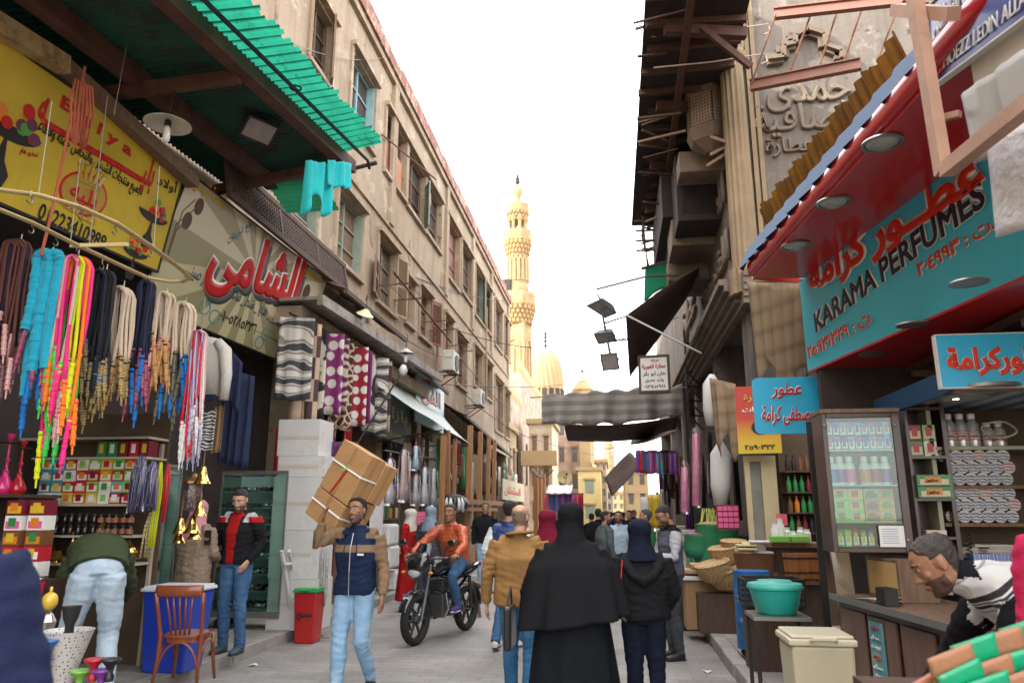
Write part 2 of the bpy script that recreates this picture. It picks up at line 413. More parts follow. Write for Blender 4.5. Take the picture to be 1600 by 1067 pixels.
while y<60:
 L=rnd.uniform(0.7,1.0)
 for x0,x1 in((-4.295,-4.14),(1.13,1.285)):
  j=rnd.uniform(-.008,.008);b.box(x0+j,x1+j,y,y+L-0.012,-0.02,0.135+rnd.uniform(-.006,.006))
 y+=L
o=b.build('kerb',M_stone,bevel=0.015);tag(o,kind='structure')
M_paper=mat('scrap paper',(0.62,0.6,0.56),0.8,vary=0.1)
for i,(px,py)in enumerate(((1060,1015),(1105,1050),(395,1040))):
 p=P(px,py,z=0.0);b=MB();a=rnd.random()*3
 b.grid(4,3,lambda u,v:p+V((math.cos(a)*(u-.5)*.09-math.sin(a)*(v-.5)*.06,math.sin(a)*(u-.5)*.09+math.cos(a)*(v-.5)*.06,.006+.008*math.sin(u*5+v*4)+.008)))
 tag(b.build('paper_scrap',M_paper),['crumpled pale paper scrap on the road beside the phone reader','pale paper scrap lying at the right kerb','pale paper scrap on the road left of the box carrier'][i],'litter')
# ================================================================ LEFT BUILDING
XL=-5.2
def plaster(name,col,pale,dark,rough=0.9,streak=True):
 m=bpy.data.materials.new(name);m.use_nodes=True;n,l=_nodes(m);b=n['Principled BSDF'];b.inputs['Roughness'].default_value=rough
 tc=n.new('ShaderNodeTexCoord')
 def nz(scale,det,st=(1,1,1),ro=0.6):
  mp=n.new('ShaderNodeMapping');mp.inputs['Scale'].default_value=st;l.new(tc.outputs['Object'],mp.inputs[0])
  t=n.new('ShaderNodeTexNoise');t.inputs['Scale'].default_value=scale;t.inputs['Detail'].default_value=det;t.inputs['Roughness'].default_value=ro;l.new(mp.outputs[0],t.inputs[0]);return t.outputs[0]
 def rng(o,a,c,lo=0.0,hi=1.0):
  r=n.new('ShaderNodeMapRange');r.inputs[1].default_value=a;r.inputs[2].default_value=c;r.inputs[3].default_value=lo;r.inputs[4].default_value=hi;l.new(o,r.inputs[0]);return r.outputs[0]
 def mix(f,a,c,kind='MIX'):
  h=n.new('ShaderNodeMixRGB');h.blend_type=kind
  if isinstance(f,float):h.inputs[0].default_value=f
  else:l.new(f,h.inputs[0])
  for k,q in((1,a),(2,c)):
   if isinstance(q,tuple):h.inputs[k].default_value=(*q,1)
   else:l.new(q,h.inputs[k])
  return h.outputs[0]
 base=mix(rng(nz(0.5,8),.35,.65),col,tuple(c*0.78 for c in col))
 base=mix(rng(nz(1.3,12,(1,1,1),.75),.56,.60),base,pale)
 if streak:base=mix(rng(nz(2.2,8,(1,1,0.10),.7),.48,.70,0,.72),base,dark)
 base=mix(rng(nz(3.1,10,(1,1,1),.7),.60,.66,0,.8),base,tuple(c*.6 for c in dark))
 l.new(base,b.inputs['Base Color'])
 bp=n.new('ShaderNodeBump');bp.inputs['Strength'].default_value=0.6;bp.inputs['Distance'].default_value=0.03
 l.new(nz(9,10,(1,1,1),.7),bp.inputs['Height']);l.new(bp.outputs[0],b.inputs['Normal'])
 return m
M_wallL=plaster('ochre plaster',(0.41,0.315,0.22),(0.49,0.40,0.30),(0.20,0.14,0.09))
M_redtrim=mat('flaking red band',(0.27,0.12,0.095),0.85,vary=0.3,dirt=(0.42,0.31,0.23),dscale=3.0,dlo=.5,dhi=.6)
M_dark=mat('painted interior shade',(0.055,0.045,0.04),0.9,vary=0.3)  # near-black colour standing in for the shade of interiors and openings
M_wood=mat('weathered timber',(0.20,0.125,0.08),0.75,vary=0.35,vscale=5,stretch=(6,6,1))
M_wood2=mat('dark timber',(0.085,0.05,0.035),0.7,vary=0.35,vscale=5,stretch=(6,6,1))
M_redwood=mat('red brown shutter paint',(0.24,0.11,0.08),0.7,vary=0.25,vscale=4)
M_greenfr=mat('faded green frame paint',(0.24,0.29,0.23),0.7,vary=0.25)
M_bluefr=mat('faded blue reveal',(0.27,0.42,0.46),0.8,vary=0.2)
M_pane=mat('dusty window glass',(0.10,0.09,0.08),0.25,vary=0.4,spec=0.6)
M_rust=mat('rusty iron',(0.17,0.075,0.045),0.75,metal=0.3,vary=0.4,vscale=8)
M_iron=mat('dark iron',(0.04,0.037,0.035),0.6,metal=0.4,vary=0.3)
M_wire=mat('black cable',(0.03,0.03,0.03),0.6,vary=0)
M_greywire=mat('grey cable',(0.25,0.22,0.21),0.6,vary=0)
M_orange=mat('orange board',(0.48,0.20,0.10),0.8,vary=0.15)
FY0,FY1,FZ0,FZ1=-16.0,37.0,4.3,12.6  # near end carried on out of view to shade the street
upx=[(485,520,10,100),(548,586,80,192),(601,634,172,290),(636,664,225,342),(667,689,268,358),(697,717,325,442),(721,737,362,466),(742,755,410,500),(758,769,430,520),(773,784,470,545),(788,796,495,560)]
lpx=[(440,497,280,352),(525,566,308,412),(589,618,372,482),(633,646,440,500),(655,672,458,530),(694,706,498,545),(712,728,528,604),(740,752,546,606),(756,768,565,622),(773,785,595,682),(788,796,612,690)]
def rects(px):
 out=[]
 for x0,x1,y0,y1 in px:
  a=P(x0,(y0+y1)/2,x=XL);c=P(x1,(y0+y1)/2,x=XL);m=(x0+x1)/2
  out.append([a.y,c.y,P(m,y1,x=XL).z,P(m,y0,x=XL).z])
 return out
U,Lw=rects(upx),rects(lpx)
for r in U:r[2]=max(9.0,min(r[2],9.55));r[3]=max(10.9,min(r[3],11.15))
for r in Lw:r[2]=max(5.2,min(r[2],6.4));r[3]=max(7.0,min(r[3],7.85))
bld=thing('apartment_building','long ochre plaster building with two rows of shuttered windows and a red brown roof edge','building',(XL-3,20,0))
w=MB()
def band(z0,z1,holes):
 """a strip of wall between two heights, broken by the openings given as (y0, y1, z0, z1)"""
 ys=[FY0]
 for h in holes:ys+=[h[0],h[1]]
 ys.append(FY1)
 for k in range(0,len(ys),2):
  if ys[k+1]>ys[k]:w.quad((XL,ys[k],z0),(XL,ys[k+1],z0),(XL,ys[k+1],z1),(XL,ys[k],z1))
 for h in holes:
  if h[2]>z0:w.quad((XL,h[0],z0),(XL,h[1],z0),(XL,h[1],h[2]),(XL,h[0],h[2]))
  if h[3]<z1:w.quad((XL,h[0],h[3]),(XL,h[1],h[3]),(XL,h[1],z1),(XL,h[0],z1))
  D=0.28;y0,y1,a,c=h
  w.quad((XL,y0,a),(XL-D,y0,a),(XL-D,y0,c),(XL,y0,c));w.quad((XL,y1,a),(XL,y1,c),(XL-D,y1,c),(XL-D,y1,a))
  w.quad((XL,y0,c),(XL-D,y0,c),(XL-D,y1,c),(XL,y1,c));w.quad((XL,y0,a),(XL,y1,a),(XL-D,y1,a),(XL-D,y0,a))
band(FZ0,8.2,Lw);band(8.2,FZ1,U)
w.box(XL-6,XL-0.6,FY0,FY1,FZ0,FZ1-0.3)
w.quad((XL,FY1,FZ0),(XL-6,FY1,FZ0),(XL-6,FY1,FZ1),(XL,FY1,FZ1));w.quad((XL,FY0,FZ1),(XL,FY1,FZ1),(XL-6,FY1,FZ1),(XL-6,FY0,FZ1))
w.box(XL-6,XL-1.0,FY0,FY1,0.12,FZ0)
for yy in(12.6,16.2,19.6,23.4,27.6,31.6,36.6):w.box(XL-1.0,XL-0.02,yy-.22,yy+.22,0.12,FZ0+.02)
w.box(XL-0.62,XL-0.61,FY0,FY1,FZ0,FZ1-.2)
w.build('wall',M_wallL,bld,fix=False)
c=MB();y=FY0
while y<FY1:
 L=rnd.uniform(0.5,1.3);hz=0.0 if rnd.random()>.25 else rnd.uniform(.04,.14)
 c.box(XL-.3,XL+.16,y,min(y+L,FY1),FZ1-.34,FZ1+.08-hz);y+=L
c.build('roof_edge',M_redtrim,bld)
c=MB();c.box(XL+.004,XL+.10,FY0,FY1,FZ1-.52,FZ1-.345);c.box(XL+.002,XL+.05,FY0,FY1,8.28,8.36)
for yy in(16.2,22.2,26.8,31.3,36.6):c.box(XL+.002,XL+.09,yy-.16,yy+.16,8.37,FZ1-.53)
c.build('moulding',M_wallL,bld)
def window(r,style,row):
 y0,y1,z0,z1=r;f=MB();X=XL-0.16;t=0.05;W=y1-y0;H=z1-z0
 frm={'green':M_greenfr,'blue':M_bluefr,'wood':M_wood,'red':M_redwood,'open':M_wood}[style]
 f.box(X-.05,X+.03,y0,y0+t,z0,z1);f.box(X-.05,X+.03,y1-t,y1,z0,z1);f.box(X-.05,X+.03,y0+t,y1-t,z0,z0+t);f.box(X-.05,X+.03,y0+t,y1-t,z1-t,z1)
 f.box(X-.04,X+.02,(y0+y1)/2-.03,(y0+y1)/2+.03,z0+t,z1-t)
 n_=3
 for k in range(1,n_):f.box(X-.035,X+.015,y0+t,y1-t,z0+H*k/n_-.018,z0+H*k/n_+.018)
 o=f.build('window',frm,bld)
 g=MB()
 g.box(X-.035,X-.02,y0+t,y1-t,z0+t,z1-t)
 g.build('pane',{'red':M_redwood,'wood':M_wood,'green':M_wood,'blue':M_dark,'open':M_dark}[style]if rnd.random()<.8 else M_pane,o)  # open windows: dark sheet standing in for the shaded room
 s=MB();s.box(XL-.2,XL+.09,y0-.1,y1+.1,z0-.09,z0-.005);s.box(XL+.003,XL+.13,y0-.12,y1+.12,z1+.05,z1+.15)
 s.box(XL+.003,XL+.05,y0-.11,y0-.005,z0,z1+.05);s.box(XL+.003,XL+.05,y1+.005,y1+.11,z0,z1+.05)
 s.build('surround',M_wallL,o)
 if style in('blue','green'):
  e=MB();e.box(XL-.155,XL-.004,y1-.035,y1-.004,z0+.01,z1-.01);e.build('reveal',M_bluefr if style=='blue' else M_greenfr,o)
 return o
def shutter(win,hinge,z0,z1,wd,ang,m):
 """a louvred leaf hinged at (y) hinge, swung ang degrees out of the wall"""
 s=MB();a=math.radians(ang);d=V((math.sin(a),math.cos(a)*(1 if wd>0 else-1),0));wd=abs(wd);p=V((XL+.03,hinge,0));nn=V((d.y,-d.x,0))
 def bx(u0,u1,a0,a1,th):s.cell(p+d*(u0+u1)/2+V((0,0,(a0+a1)/2)),d*(u1-u0)/2,nn*th,V((0,0,(a1-a0)/2)))
 bx(0,.06,z0,z1,.02);bx(wd-.06,wd,z0,z1,.02);bx(.06,wd-.06,z0,z0+.07,.02);bx(.06,wd-.06,z1-.07,z1,.02);bx(.06,wd-.06,(z0+z1)/2-.03,(z0+z1)/2+.03,.02)
 k=z0+.1
 while k<z1-.08:
  s.cell(p+d*wd/2+V((0,0,k)),d*(wd/2-.06),nn*.018+V((0,0,.012)),V((0,0,.004)));k+=.055
 s.build('shutter',m,win)
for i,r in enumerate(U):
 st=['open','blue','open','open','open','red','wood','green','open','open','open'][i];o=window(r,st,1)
 y0,y1,z0,z1=r
 if i==0:shutter(o,y1,z0,z1,-.4,25,M_wood)
 if i==2:
  q=MB();q.box(XL-.1,XL-.06,y0+.06,y1-.1,z0+.02,z0+.95);q.build('boarding',M_orange,o)
  q=MB();q.bar((XL+.02,y0-.3,z0+.75),(XL+.8,y1+.2,z0+.6),.03);q.build('rail',M_rust,o)
 if i==3:shutter(o,y1,z0,z1-.3,-.45,30,M_greenfr)
 if i==7:shutter(o,y1,z0,z1,-.4,20,M_greenfr)
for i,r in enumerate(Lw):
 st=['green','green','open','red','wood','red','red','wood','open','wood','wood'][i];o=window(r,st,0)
 y0,y1,z0,z1=r
 if i==2:
  shutter(o,y0,z0,z1-.7,-.6,12,M_wood);shutter(o,y1,z0,z1,.55,15,M_wallL)
 if i==4:shutter(o,y1,z0,z1,.5,25,M_redwood)
 if i in(2,4,5):
  q=MB();zz=z0+.35
  for e in(0,1):q.bar((XL,y0+.1 if e==0 else y1-.1,zz),(XL+.75,y0+.1 if e==0 else y1-.1,zz+.03),.028)
  for e in(.25,.5,.72):q.bar((XL+e,y0+.05,zz+.03),(XL+e,y1-.05,zz+.03),.012)
  q.build('drying_rail',M_rust,o)
M_brk=pattern('bared rubble','noise',[(0.12,0.075,0.05),(0.33,0.24,0.17),(0.18,0.11,0.075)],7,.95,soft=.5)
def scar(px,py,s,seed):
 c0=P(px,py,x=XL);r_=random.Random(seed);b=MB();n=22;pts=[c0+V((.012,math.cos(2*math.pi*k/n)*s*r_.uniform(.5,1.1),math.sin(2*math.pi*k/n)*s*1.9*r_.uniform(.5,1.1)))for k in range(n)]
 b.prism(pts,(-.03,0,0));b.build('plaster_scar',M_brk,bld)
for a in((583,352,.26,3),(672,310,.14,4),(690,440,.22,5),(640,395,.2,6),(735,520,.22,8),(620,470,.16,9)):scar(*a)
for q in(760,684):p=MB();p.tube([P(q,625,x=XL+.1),P(q,480,x=XL+.1)],.047,8);p.build('downpipe',M_wallL,bld)
p=MB();p.tube([P(615,425,x=XL+.55),P(705,535,x=XL+.6)],.03,8)
tag(p.build('iron_pole',M_rust),'long slanting rust brown pole propped across the ochre facade','pole')
b=MB();b.tube([(XL-.3,19.6,FZ1),(XL-.3,19.6,FZ1+1.3)],.015,6);tag(b.build('roof_rod',M_iron),'thin dark rod standing on the ochre roof edge','rod')
M_ac=mat('air conditioner enamel',(0.52,0.5,0.45),0.5,vary=0.12,dirt=(0.28,.22,.16),dscale=4,dlo=.58,dhi=.7)
def aircon(px,py,label,s=1.0):
 c0=P(px,py,x=XL+.42);t=thing('air_conditioner',label,'air conditioner',c0,'air conditioners on the ochre facade')
 b=MB();b.box(c0.x-.17,c0.x+.17,c0.y-.42*s,c0.y+.42*s,c0.z,c0.z+.62*s);b.build('casing',M_ac,t,bevel=.02)
 g=MB();g.lathe(c0+V((.172,.08,.3*s)),[(.25*s,0),(.25*s,.02),(.02,.022)],20,(1,0,0));g.build('fan_grille',M_iron,t)
 h=MB();h.box(c0.x-.1,c0.x+.1,c0.y-.435*s,c0.y-.42*s,c0.z+.4*s,c0.z+.52*s);h.build('terminal_cover',mat('beige plate',(.6,.55,.42),.5),t)
 for e in(-.3,.3):k=MB();k.bar((XL,c0.y+e,c0.z-.03),(c0.x+.2,c0.y+e,c0.z-.03),.04);k.bar((XL,c0.y+e,c0.z-.4),(c0.x+.1,c0.y+e,c0.z-.05),.03);k.build('bracket',M_rust,t)
aircon(704,582,'larger pale air conditioner box on the ochre wall above the blue sign')
aircon(747,634,'smaller pale air conditioner box farther along the ochre wall',.9)
# ================================================================ MOSQUE, MINARET, DOME
M_lime=mat('honey limestone',(0.35,0.24,0.115),0.85,vary=0.18,vscale=.5,bump=.5,bscale=3,dirt=(.34,.25,.16),dscale=.6,dlo=.55,dhi=.75)
M_lime2=mat('pale limestone',(0.37,0.265,0.135),0.85,vary=0.12,vscale=.8,bump=.3,bscale=4)
def brickmat(name,c1,c2,mo,sc,w=.5,h=.25,off=.5):
 m=bpy.data.materials.new(name);m.use_nodes=True;n,l=_nodes(m);b=n['Principled BSDF'];b.inputs['Roughness'].default_value=.88
 tc=n.new('ShaderNodeTexCoord');sp=n.new('ShaderNodeSeparateXYZ');l.new(tc.outputs['Object'],sp.inputs[0]);ad=n.new('ShaderNodeMath');l.new(sp.outputs[0],ad.inputs[0]);l.new(sp.outputs[1],ad.inputs[1])
 cb=n.new('ShaderNodeCombineXYZ');l.new(ad.outputs[0],cb.inputs[0]);l.new(sp.outputs[2],cb.inputs[1])
 t=n.new('ShaderNodeTexBrick');l.new(cb.outputs[0],t.inputs[0]);t.offset=off;t.inputs['Scale'].default_value=sc;t.inputs['Brick Width'].default_value=w;t.inputs['Row Height'].default_value=h;t.inputs['Mortar Size'].default_value=.012
 t.inputs['Color1'].default_value=(*c1,1);t.inputs['Color2'].default_value=(*c2,1);t.inputs['Mortar'].default_value=(*mo,1)
 nz=n.new('ShaderNodeTexNoise');nz.inputs['Scale'].default_value=1.5;nz.inputs['Detail'].default_value=8;l.new(tc.outputs['Object'],nz.inputs[0])
 r=n.new('ShaderNodeMapRange');r.inputs[1].default_value=.3;r.inputs[2].default_value=.7;r.inputs[3].default_value=.65;r.inputs[4].default_value=1.15;l.new(nz.outputs[0],r.inputs[0])
 mu=n.new('ShaderNodeMixRGB');mu.blend_type='MULTIPLY';mu.inputs[0].default_value=1;l.new(t.outputs[0],mu.inputs[1]);l.new(r.outputs[0],mu.inputs[2]);l.new(mu.outputs[0],b.inputs['Base Color'])
 bp=n.new('ShaderNodeBump');bp.inputs['Strength'].default_value=.4;bp.inputs['Distance'].default_value=.03;l.new(t.outputs['Fac'],bp.inputs['Height']);bp.invert=True;l.new(bp.outputs[0],b.inputs['Normal'])
 return m
M_ablaq=brickmat('banded pink stone',(.46,.30,.23),(.54,.40,.30),(.32,.22,.17),1,.9,.42)
M_limeb=brickmat('limestone courses',(.35,.245,.12),(.39,.28,.15),(.27,.185,.095),1,.9,.4)
MY=76.0;mp_=MY/FPX
def mz(py):return P(808,py,y=MY).z
mx=P(809,500,y=MY).x
mt=thing('minaret','tall honey stone minaret with two muqarnas balconies and an open columned top','minaret',(mx,MY,0))
def oct_(prof,n=8,ph=None,m=M_limeb,name='shaft',smooth=False,cx=mx):
 b=MB();ph=math.pi/n if ph is None else ph
 st=[b.ring((cx,MY,z),V((r,0,0)),V((0,r,0)),n,1.0,ph)for r,z in prof];b.skinrings(st,n);return b.build(name,m,mt,smooth=smooth)
k_=mp_
oct_([(25*k_,0),(25*k_,mz(505))],4,math.radians(30),name='lower_shaft')
def muq(z0,z1,r0,r1,rows,n,ph0):
 b=MB()
 for j in range(rows):
  t=(j+.5)/rows;r=r0+(r1-r0)*(j+1)/rows;za=z0+(z1-z0)*j/rows;zb=z0+(z1-z0)*(j+1)/rows
  for q in range(n):
   a=2*math.pi*(q+.5*(j%2))/n
   b.ball((mx+math.cos(a)*r*.93,MY+math.sin(a)*r*.93,(za+zb)/2),r*2.6/n,r*2.6/n,(zb-za)*.62,6,4)
  b.lathe((mx,MY,0),[(r*.9,za),(r*.93,zb)],24)
 b.build('muqarnas',M_lime,mt)
muq(mz(508),mz(482),22*k_,29*k_,4,22,0)
oct_([(30*k_,mz(482)),(31*k_,mz(480)),(31*k_,mz(462)),(30*k_,mz(461)),(29*k_,mz(462)),(29*k_,mz(480))],8,name='lower_balcony')
oct_([(18.5*k_,mz(490)),(18.5*k_,mz(450)),(17.5*k_,mz(446)),(17*k_,mz(402)),(18*k_,mz(399))],16,name='upper_shaft')
b=MB()
for q in range(16):
 a=2*math.pi*(q+.5)/16;d=V((math.cos(a),math.sin(a),0));s=V((-d.y,d.x,0));r=17.2*k_
 b.cell(V((mx,MY,(mz(442)+mz(408))/2))+d*r,s*.16,d*.14,V((0,0,(mz(408)-mz(442))/2)))
 b.tube([V((mx,MY,mz(408)-.1))+d*r+s*.35*math.cos(t)+V((0,0,.5*math.sin(t)))for t in(0,.8,1.57,2.3,3.14)],.1,5)
b.build('arcade',M_lime2,mt)
b=MB();dd=V((-.35,-.94,0));b.cell(V((mx-.6,MY,mz(452)))+dd*18.3*k_,(.45,0,0),dd*.1,(0,0,.8));b.build('doorway',M_dark,mt)
muq(mz(400),mz(380),18*k_,23*k_,3,20,0)
oct_([(24*k_,mz(380)),(24.5*k_,mz(379)),(24.5*k_,mz(364)),(23.5*k_,mz(364)),(23.5*k_,mz(376))],8,name='upper_balcony')
b=MB()
for q in range(8):
 a=2*math.pi*(q+.5)/8;c=V((mx+math.cos(a)*14*k_,MY+math.sin(a)*14*k_,0))
 b.lathe(c,[(.24,mz(380)),(.2,mz(376)),(.17,mz(350)),(.3,mz(346)),(.34,mz(342))],10)
 c2=V((mx+math.cos(a+math.pi/8)*13.4*k_,MY+math.sin(a+math.pi/8)*13.4*k_,0))
b.build('columns',M_lime2,mt)
muq(mz(348),mz(334),15*k_,19*k_,3,18,0)
oct_([(20*k_,mz(335)),(20.5*k_,mz(333)),(20.5*k_,mz(322)),(19.5*k_,mz(322)),(19*k_,mz(328))],8,name='crown_balcony')
b=MB();b.lathe((mx,MY,0),[(8*k_,mz(330)),(7*k_,mz(322)),(5.5*k_,mz(316)),(4.6*k_,mz(311)),(5.2*k_,mz(309)),(7.6*k_,mz(305)),(8.6*k_,mz(300)),(7.6*k_,mz(295)),(4.5*k_,mz(291)),(1.2*k_,mz(288.5))],20);b.build('bulb',M_lime2,mt,smooth=True)
b=MB();b.tube([(mx,MY,mz(290)),(mx,MY,mz(271))],.07,6)
for q,r in((285,.3),(280,.24),(276,.18)):b.ball((mx,MY,mz(q)),r,n=8,m=6)
b.build('finial',M_iron,mt)
b=MB()
for s in(0,1):
 a=math.radians(30+45+(180 if s==0 else 270));d=V((math.cos(a),math.sin(a),0));sd=V((-d.y,d.x,0));r=25*k_*math.cos(math.pi/4)+.05
 c=V((mx,MY,mz(575)))+d*r
 b.cell(c,sd*.12,d*.08,(0,0,2.0));b.cell(c+sd*.75,sd*.06,d*.06,(0,0,1.6));b.cell(c-sd*.75,sd*.06,d*.06,(0,0,1.6))
 b.tube([c+sd*.75*math.cos(t)+V((0,0,1.6+1.3*math.sin(t)))for t in[k*math.pi/8 for k in range(9)]],.11,5)
b.build('blind_arch',M_lime2,mt)
DY=88.0;dk=DY/FPX;dx_=P(853,600,y=DY).x
dz=lambda py:P(853,py,y=DY).z
dm=thing('dome','ribbed honey stone dome with a spiked finial rising behind the striped awning','dome',(dx_,DY,dz(660)))
b=MB();n=48;st=[]
prof=[(27,612),(27.3,600),(27,588),(25.5,576),(22.5,566),(18,557.5),(12,551.5),(6,548.3),(1,547)]
for r,py in prof:
 i=len(b.v);st.append(i)
 for q in range(n):
  a=2*math.pi*q/n;rr=r*dk*(1+(.035 if q%2 else-.02));b.v.append(V((dx_+math.cos(a+py*.004)*rr,DY+math.sin(a+py*.004)*rr,dz(py))))
b.skinrings(st,n);b.build('shell',pattern('carved zigzag stone','stripes',[(.33,.23,.11),(.42,.31,.17)],1.2,.85,'Z',soft=.2,dist=3,bump=.6),dm)
b=MB();b.lathe((dx_,DY,0),[(28*dk,dz(670)),(28*dk,dz(613)),(27*dk,dz(611))],32);b.build('drum',M_limeb,dm)
b=MB()
for q in range(16):
 a=2*math.pi*q/16;d=V((math.cos(a),math.sin(a),0));b.cell(V((dx_,DY,dz(617)))+d*28*dk,V((-d.y,d.x,0))*.28,d*.06,(0,0,.55))
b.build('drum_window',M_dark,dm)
b=MB();b.tube([(dx_,DY,dz(548)),(dx_,DY,dz(518))],.07,6)
for q in(540,533,527,522):b.ball((dx_,DY,dz(q)),.22,n=8,m=6)
b.build('finial',M_iron,dm)
ms=thing('mosque_wall','pink banded stone wall with small crenellations below the minaret','wall',(-6,50,0))
b=MB();b.box(-14,-5.75,41,47.5,0,8.1);b.box(-14,-5.9,47.5,84,0,10.6);b.build('masonry',M_ablaq,ms)
b=MB()
y=41.1
while y<47.3:b.prism([(-5.77,y,8.1),(-5.77,y+.45,8.1),(-5.77,y+.45,8.4),(-5.77,y+.22,8.85),(-5.77,y,8.4)],(-.25,0,0));y+=.62
y=47.6
while y<83:b.prism([(-5.95,y,10.6),(-5.95,y+.5,10.6),(-5.95,y+.5,11.0),(-5.95,y+.25,11.6),(-5.95,y,11.0)],(-.25,0,0));y+=.75
b.build('crenellation',M_lime2,ms)
b=MB()
for y0 in(44.0,50.5,55.5,61,67):b.box(-5.9+(.16 if y0<47 else.01),-5.7+(.0 if y0<47 else-.15),y0,y0+.9,3.4,6.2)
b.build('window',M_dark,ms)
# ================================================================ FAR STREET
def block(name,label,x0,x1,y0,y1,h,m,rows=3,cols=3,face='y',wm=None,roof=True,z0=0):
 t=thing(name,label,'building',((x0+x1)/2,(y0+y1)/2,z0))
 b=MB();b.box(x0,x1,y0,y1,z0,h);b.build('wall',m,t)
 if roof:
  b=MB();b.box(x0-.15,x1+.15,y0-.15,y1+.15,h-.002,h+.28);b.build('parapet',M_lime2 if m is not M_lime2 else M_lime,t)
 H=(h-z0)/(rows+.5)
 for r in range(rows):
  for c in range(cols):
   z=z0+.6+r*H+H*.28;q=MB();s=MB()
   if 'y' in face:
    W=(x1-x0)/cols;xx=x0+W*(c+.5);q.box(xx-W*.2,xx+W*.2,y0-.03,y0+.02,z,z+H*.52);s.box(xx-W*.27,xx+W*.27,y0-.12,y0-.002,z+H*.53,z+H*.6)
   else:
    X=x0 if face=='-x' else x1;sg=-1 if face=='-x' else 1;W=(y1-y0)/cols;yy=y0+W*(c+.5)
    q.box(min(X,X+sg*.03),max(X,X+sg*.03),yy-W*.2,yy+W*.2,z,z+H*.52);s.box(min(X+sg*.002,X+sg*.12),max(X+sg*.002,X+sg*.12),yy-W*.27,yy+W*.27,z+H*.53,z+H*.6)
   o=q.build('window',wm or M_pane,t);s.build('lintel',M_lime2,o)
 return t
def px_block(name,label,x0p,x1p,top,Y,depth,m,rows,cols,face='y',wm=None):
 a=P(x0p,top,y=Y);c=P(x1p,top,y=Y);return block(name,label,a.x,c.x,Y,Y+depth,a.z,m,rows,cols,face,wm)
px_block('stone_tower','pink banded stone tower left of the yellow pier at the street end',867,906,640,66,8,M_ablaq,4,2)
t=px_block('corner_pier','tall honey yellow stone pier with a fluted cornice behind the striped awning',905,922,676,64,3,M_lime2,0,0)
px_block('yellow_house','small yellow plastered house with one shuttered window facing the street end',903,938,735,58,6,mat('yellow plaster',(.62,.5,.22),.85,vary=.12),2,1,'y',M_greenfr)
px_block('brown_tenement','brown tenement with balconies right of the yellow house',931,947,722,62,10,plaster('brown plaster',(.36,.28,.21),(.45,.37,.29),(.2,.15,.11)),5,2)
px_block('grey_tenement','narrow grey brown tenement stepping down beside the brown one',946,957,752,70,10,plaster('grey plaster',(.4,.34,.28),(.5,.43,.36),(.24,.19,.15)),4,1)
px_block('pale_house','pale stone house below the far domed minaret',956,975,770,100,10,M_lime2,3,2)
t=px_block('ruined_house','sunlit crumbling cream house between the ochre building and the pink tower',826,862,662,44,5,plaster('cream plaster',(.60,.5,.36),(.66,.57,.43),(.4,.3,.2)),3,2,'y',M_wood)
b=MB();q=P(840,724,y=43.95);b.box(q.x-.9,q.x+1.2,43.2,43.95,q.z-.15,q.z);b.box(q.x-.9,q.x+1.2,43.2,43.26,q.z,q.z+.7);b.build('balcony',M_lime2,t)
FY=125.0;fk=FY/FPX;fx=P(952,740,y=FY).x;fz=lambda p:P(952,p,y=FY).z
t=thing('domed_minaret','small far minaret with a round cap at the end of the street','minaret',(fx,FY,0))
b=MB();b.lathe((fx,FY,0),[(8.5*fk,0),(8.5*fk,fz(704))],8);b.build('shaft',M_limeb,t)
b=MB();b.lathe((fx,FY,0),[(8.6*fk,fz(702)),(10.5*fk,fz(699)),(10.5*fk,fz(697)),(7.5*fk,fz(697))],16);b.build('balcony',M_lime2,t)
b=MB();b.lathe((fx,FY,0),[(7*fk,fz(697.5)),(7*fk,fz(693)),(6*fk,fz(689)),(3.5*fk,fz(686.5)),(.6*fk,fz(685)),(.3*fk,fz(680))],16);b.build('cap',M_lime2,t,smooth=True)
q=P(911,640,y=92.0);t=thing('stone_lantern','pointed stone lantern with a thin spike just right of the dome','lantern',(q.x,92,0))
b=MB();b.lathe((q.x,92,0),[(1.3,0),(1.3,P(911,612,y=92.0).z),(1.5,P(911,610,y=92.0).z),(.9,P(911,600,y=92.0).z),(.1,P(911,588,y=92.0).z)],8);b.build('body',M_lime2,t)
b=MB();b.tube([(q.x,92,P(911,590,y=92.0).z),(q.x,92,P(911,572,y=92.0).z)],.06,5);b.ball((q.x,92,P(911,580,y=92.0).z),.22,n=8,m=5);b.build('finial',M_iron,t)
t=block('low_shop_row','low stone shop row with a carved wooden cornice past the ochre building',-11,-5.3,37.05,40.9,5.8,M_limeb,2,2,'+x',M_wood2)
# ================================================================ RIGHT BUILDING
XR=2.15
M_wallR=plaster('sooty cream plaster',(.19,.165,.14),(.235,.205,.178),(.07,.058,.05))  # sooty plaster, its colour taken darker to stand in for shade from the eaves
M_conc=mat('sooty concrete',(.20,.155,.115),.85,vary=.3,vscale=2,bump=.4,bscale=12,dirt=(.12,.09,.07),dscale=1.5,dlo=.5,dhi=.7)
M_col=mat('fluted stone column',(.27,.20,.12),.8,vary=.2,vscale=2,bump=.3,bscale=14)
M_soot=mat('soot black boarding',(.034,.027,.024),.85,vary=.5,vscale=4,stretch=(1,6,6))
M_orw=mat('red brown beam',(.085,.04,.028),.75,vary=.4,vscale=5)
rb=thing('corner_building','old sooty building with carved letters, fluted corner column and dark timber eaves','building',(XR+2.5,15,0))
b=MB();b.box(XR,9,11.5,34,4.95,12.5);b.box(XR+1.3,9,11.5,34,.12,4.95);b.box(9,9.5,-3,34,.12,9)
for yy in(11.9,15.6,19.4,23.4,28,33.6):b.box(XR+.02,XR+1.3,yy-.25,yy+.25,.12,4.95)
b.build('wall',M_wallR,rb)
b=MB()
n=28;st=[]
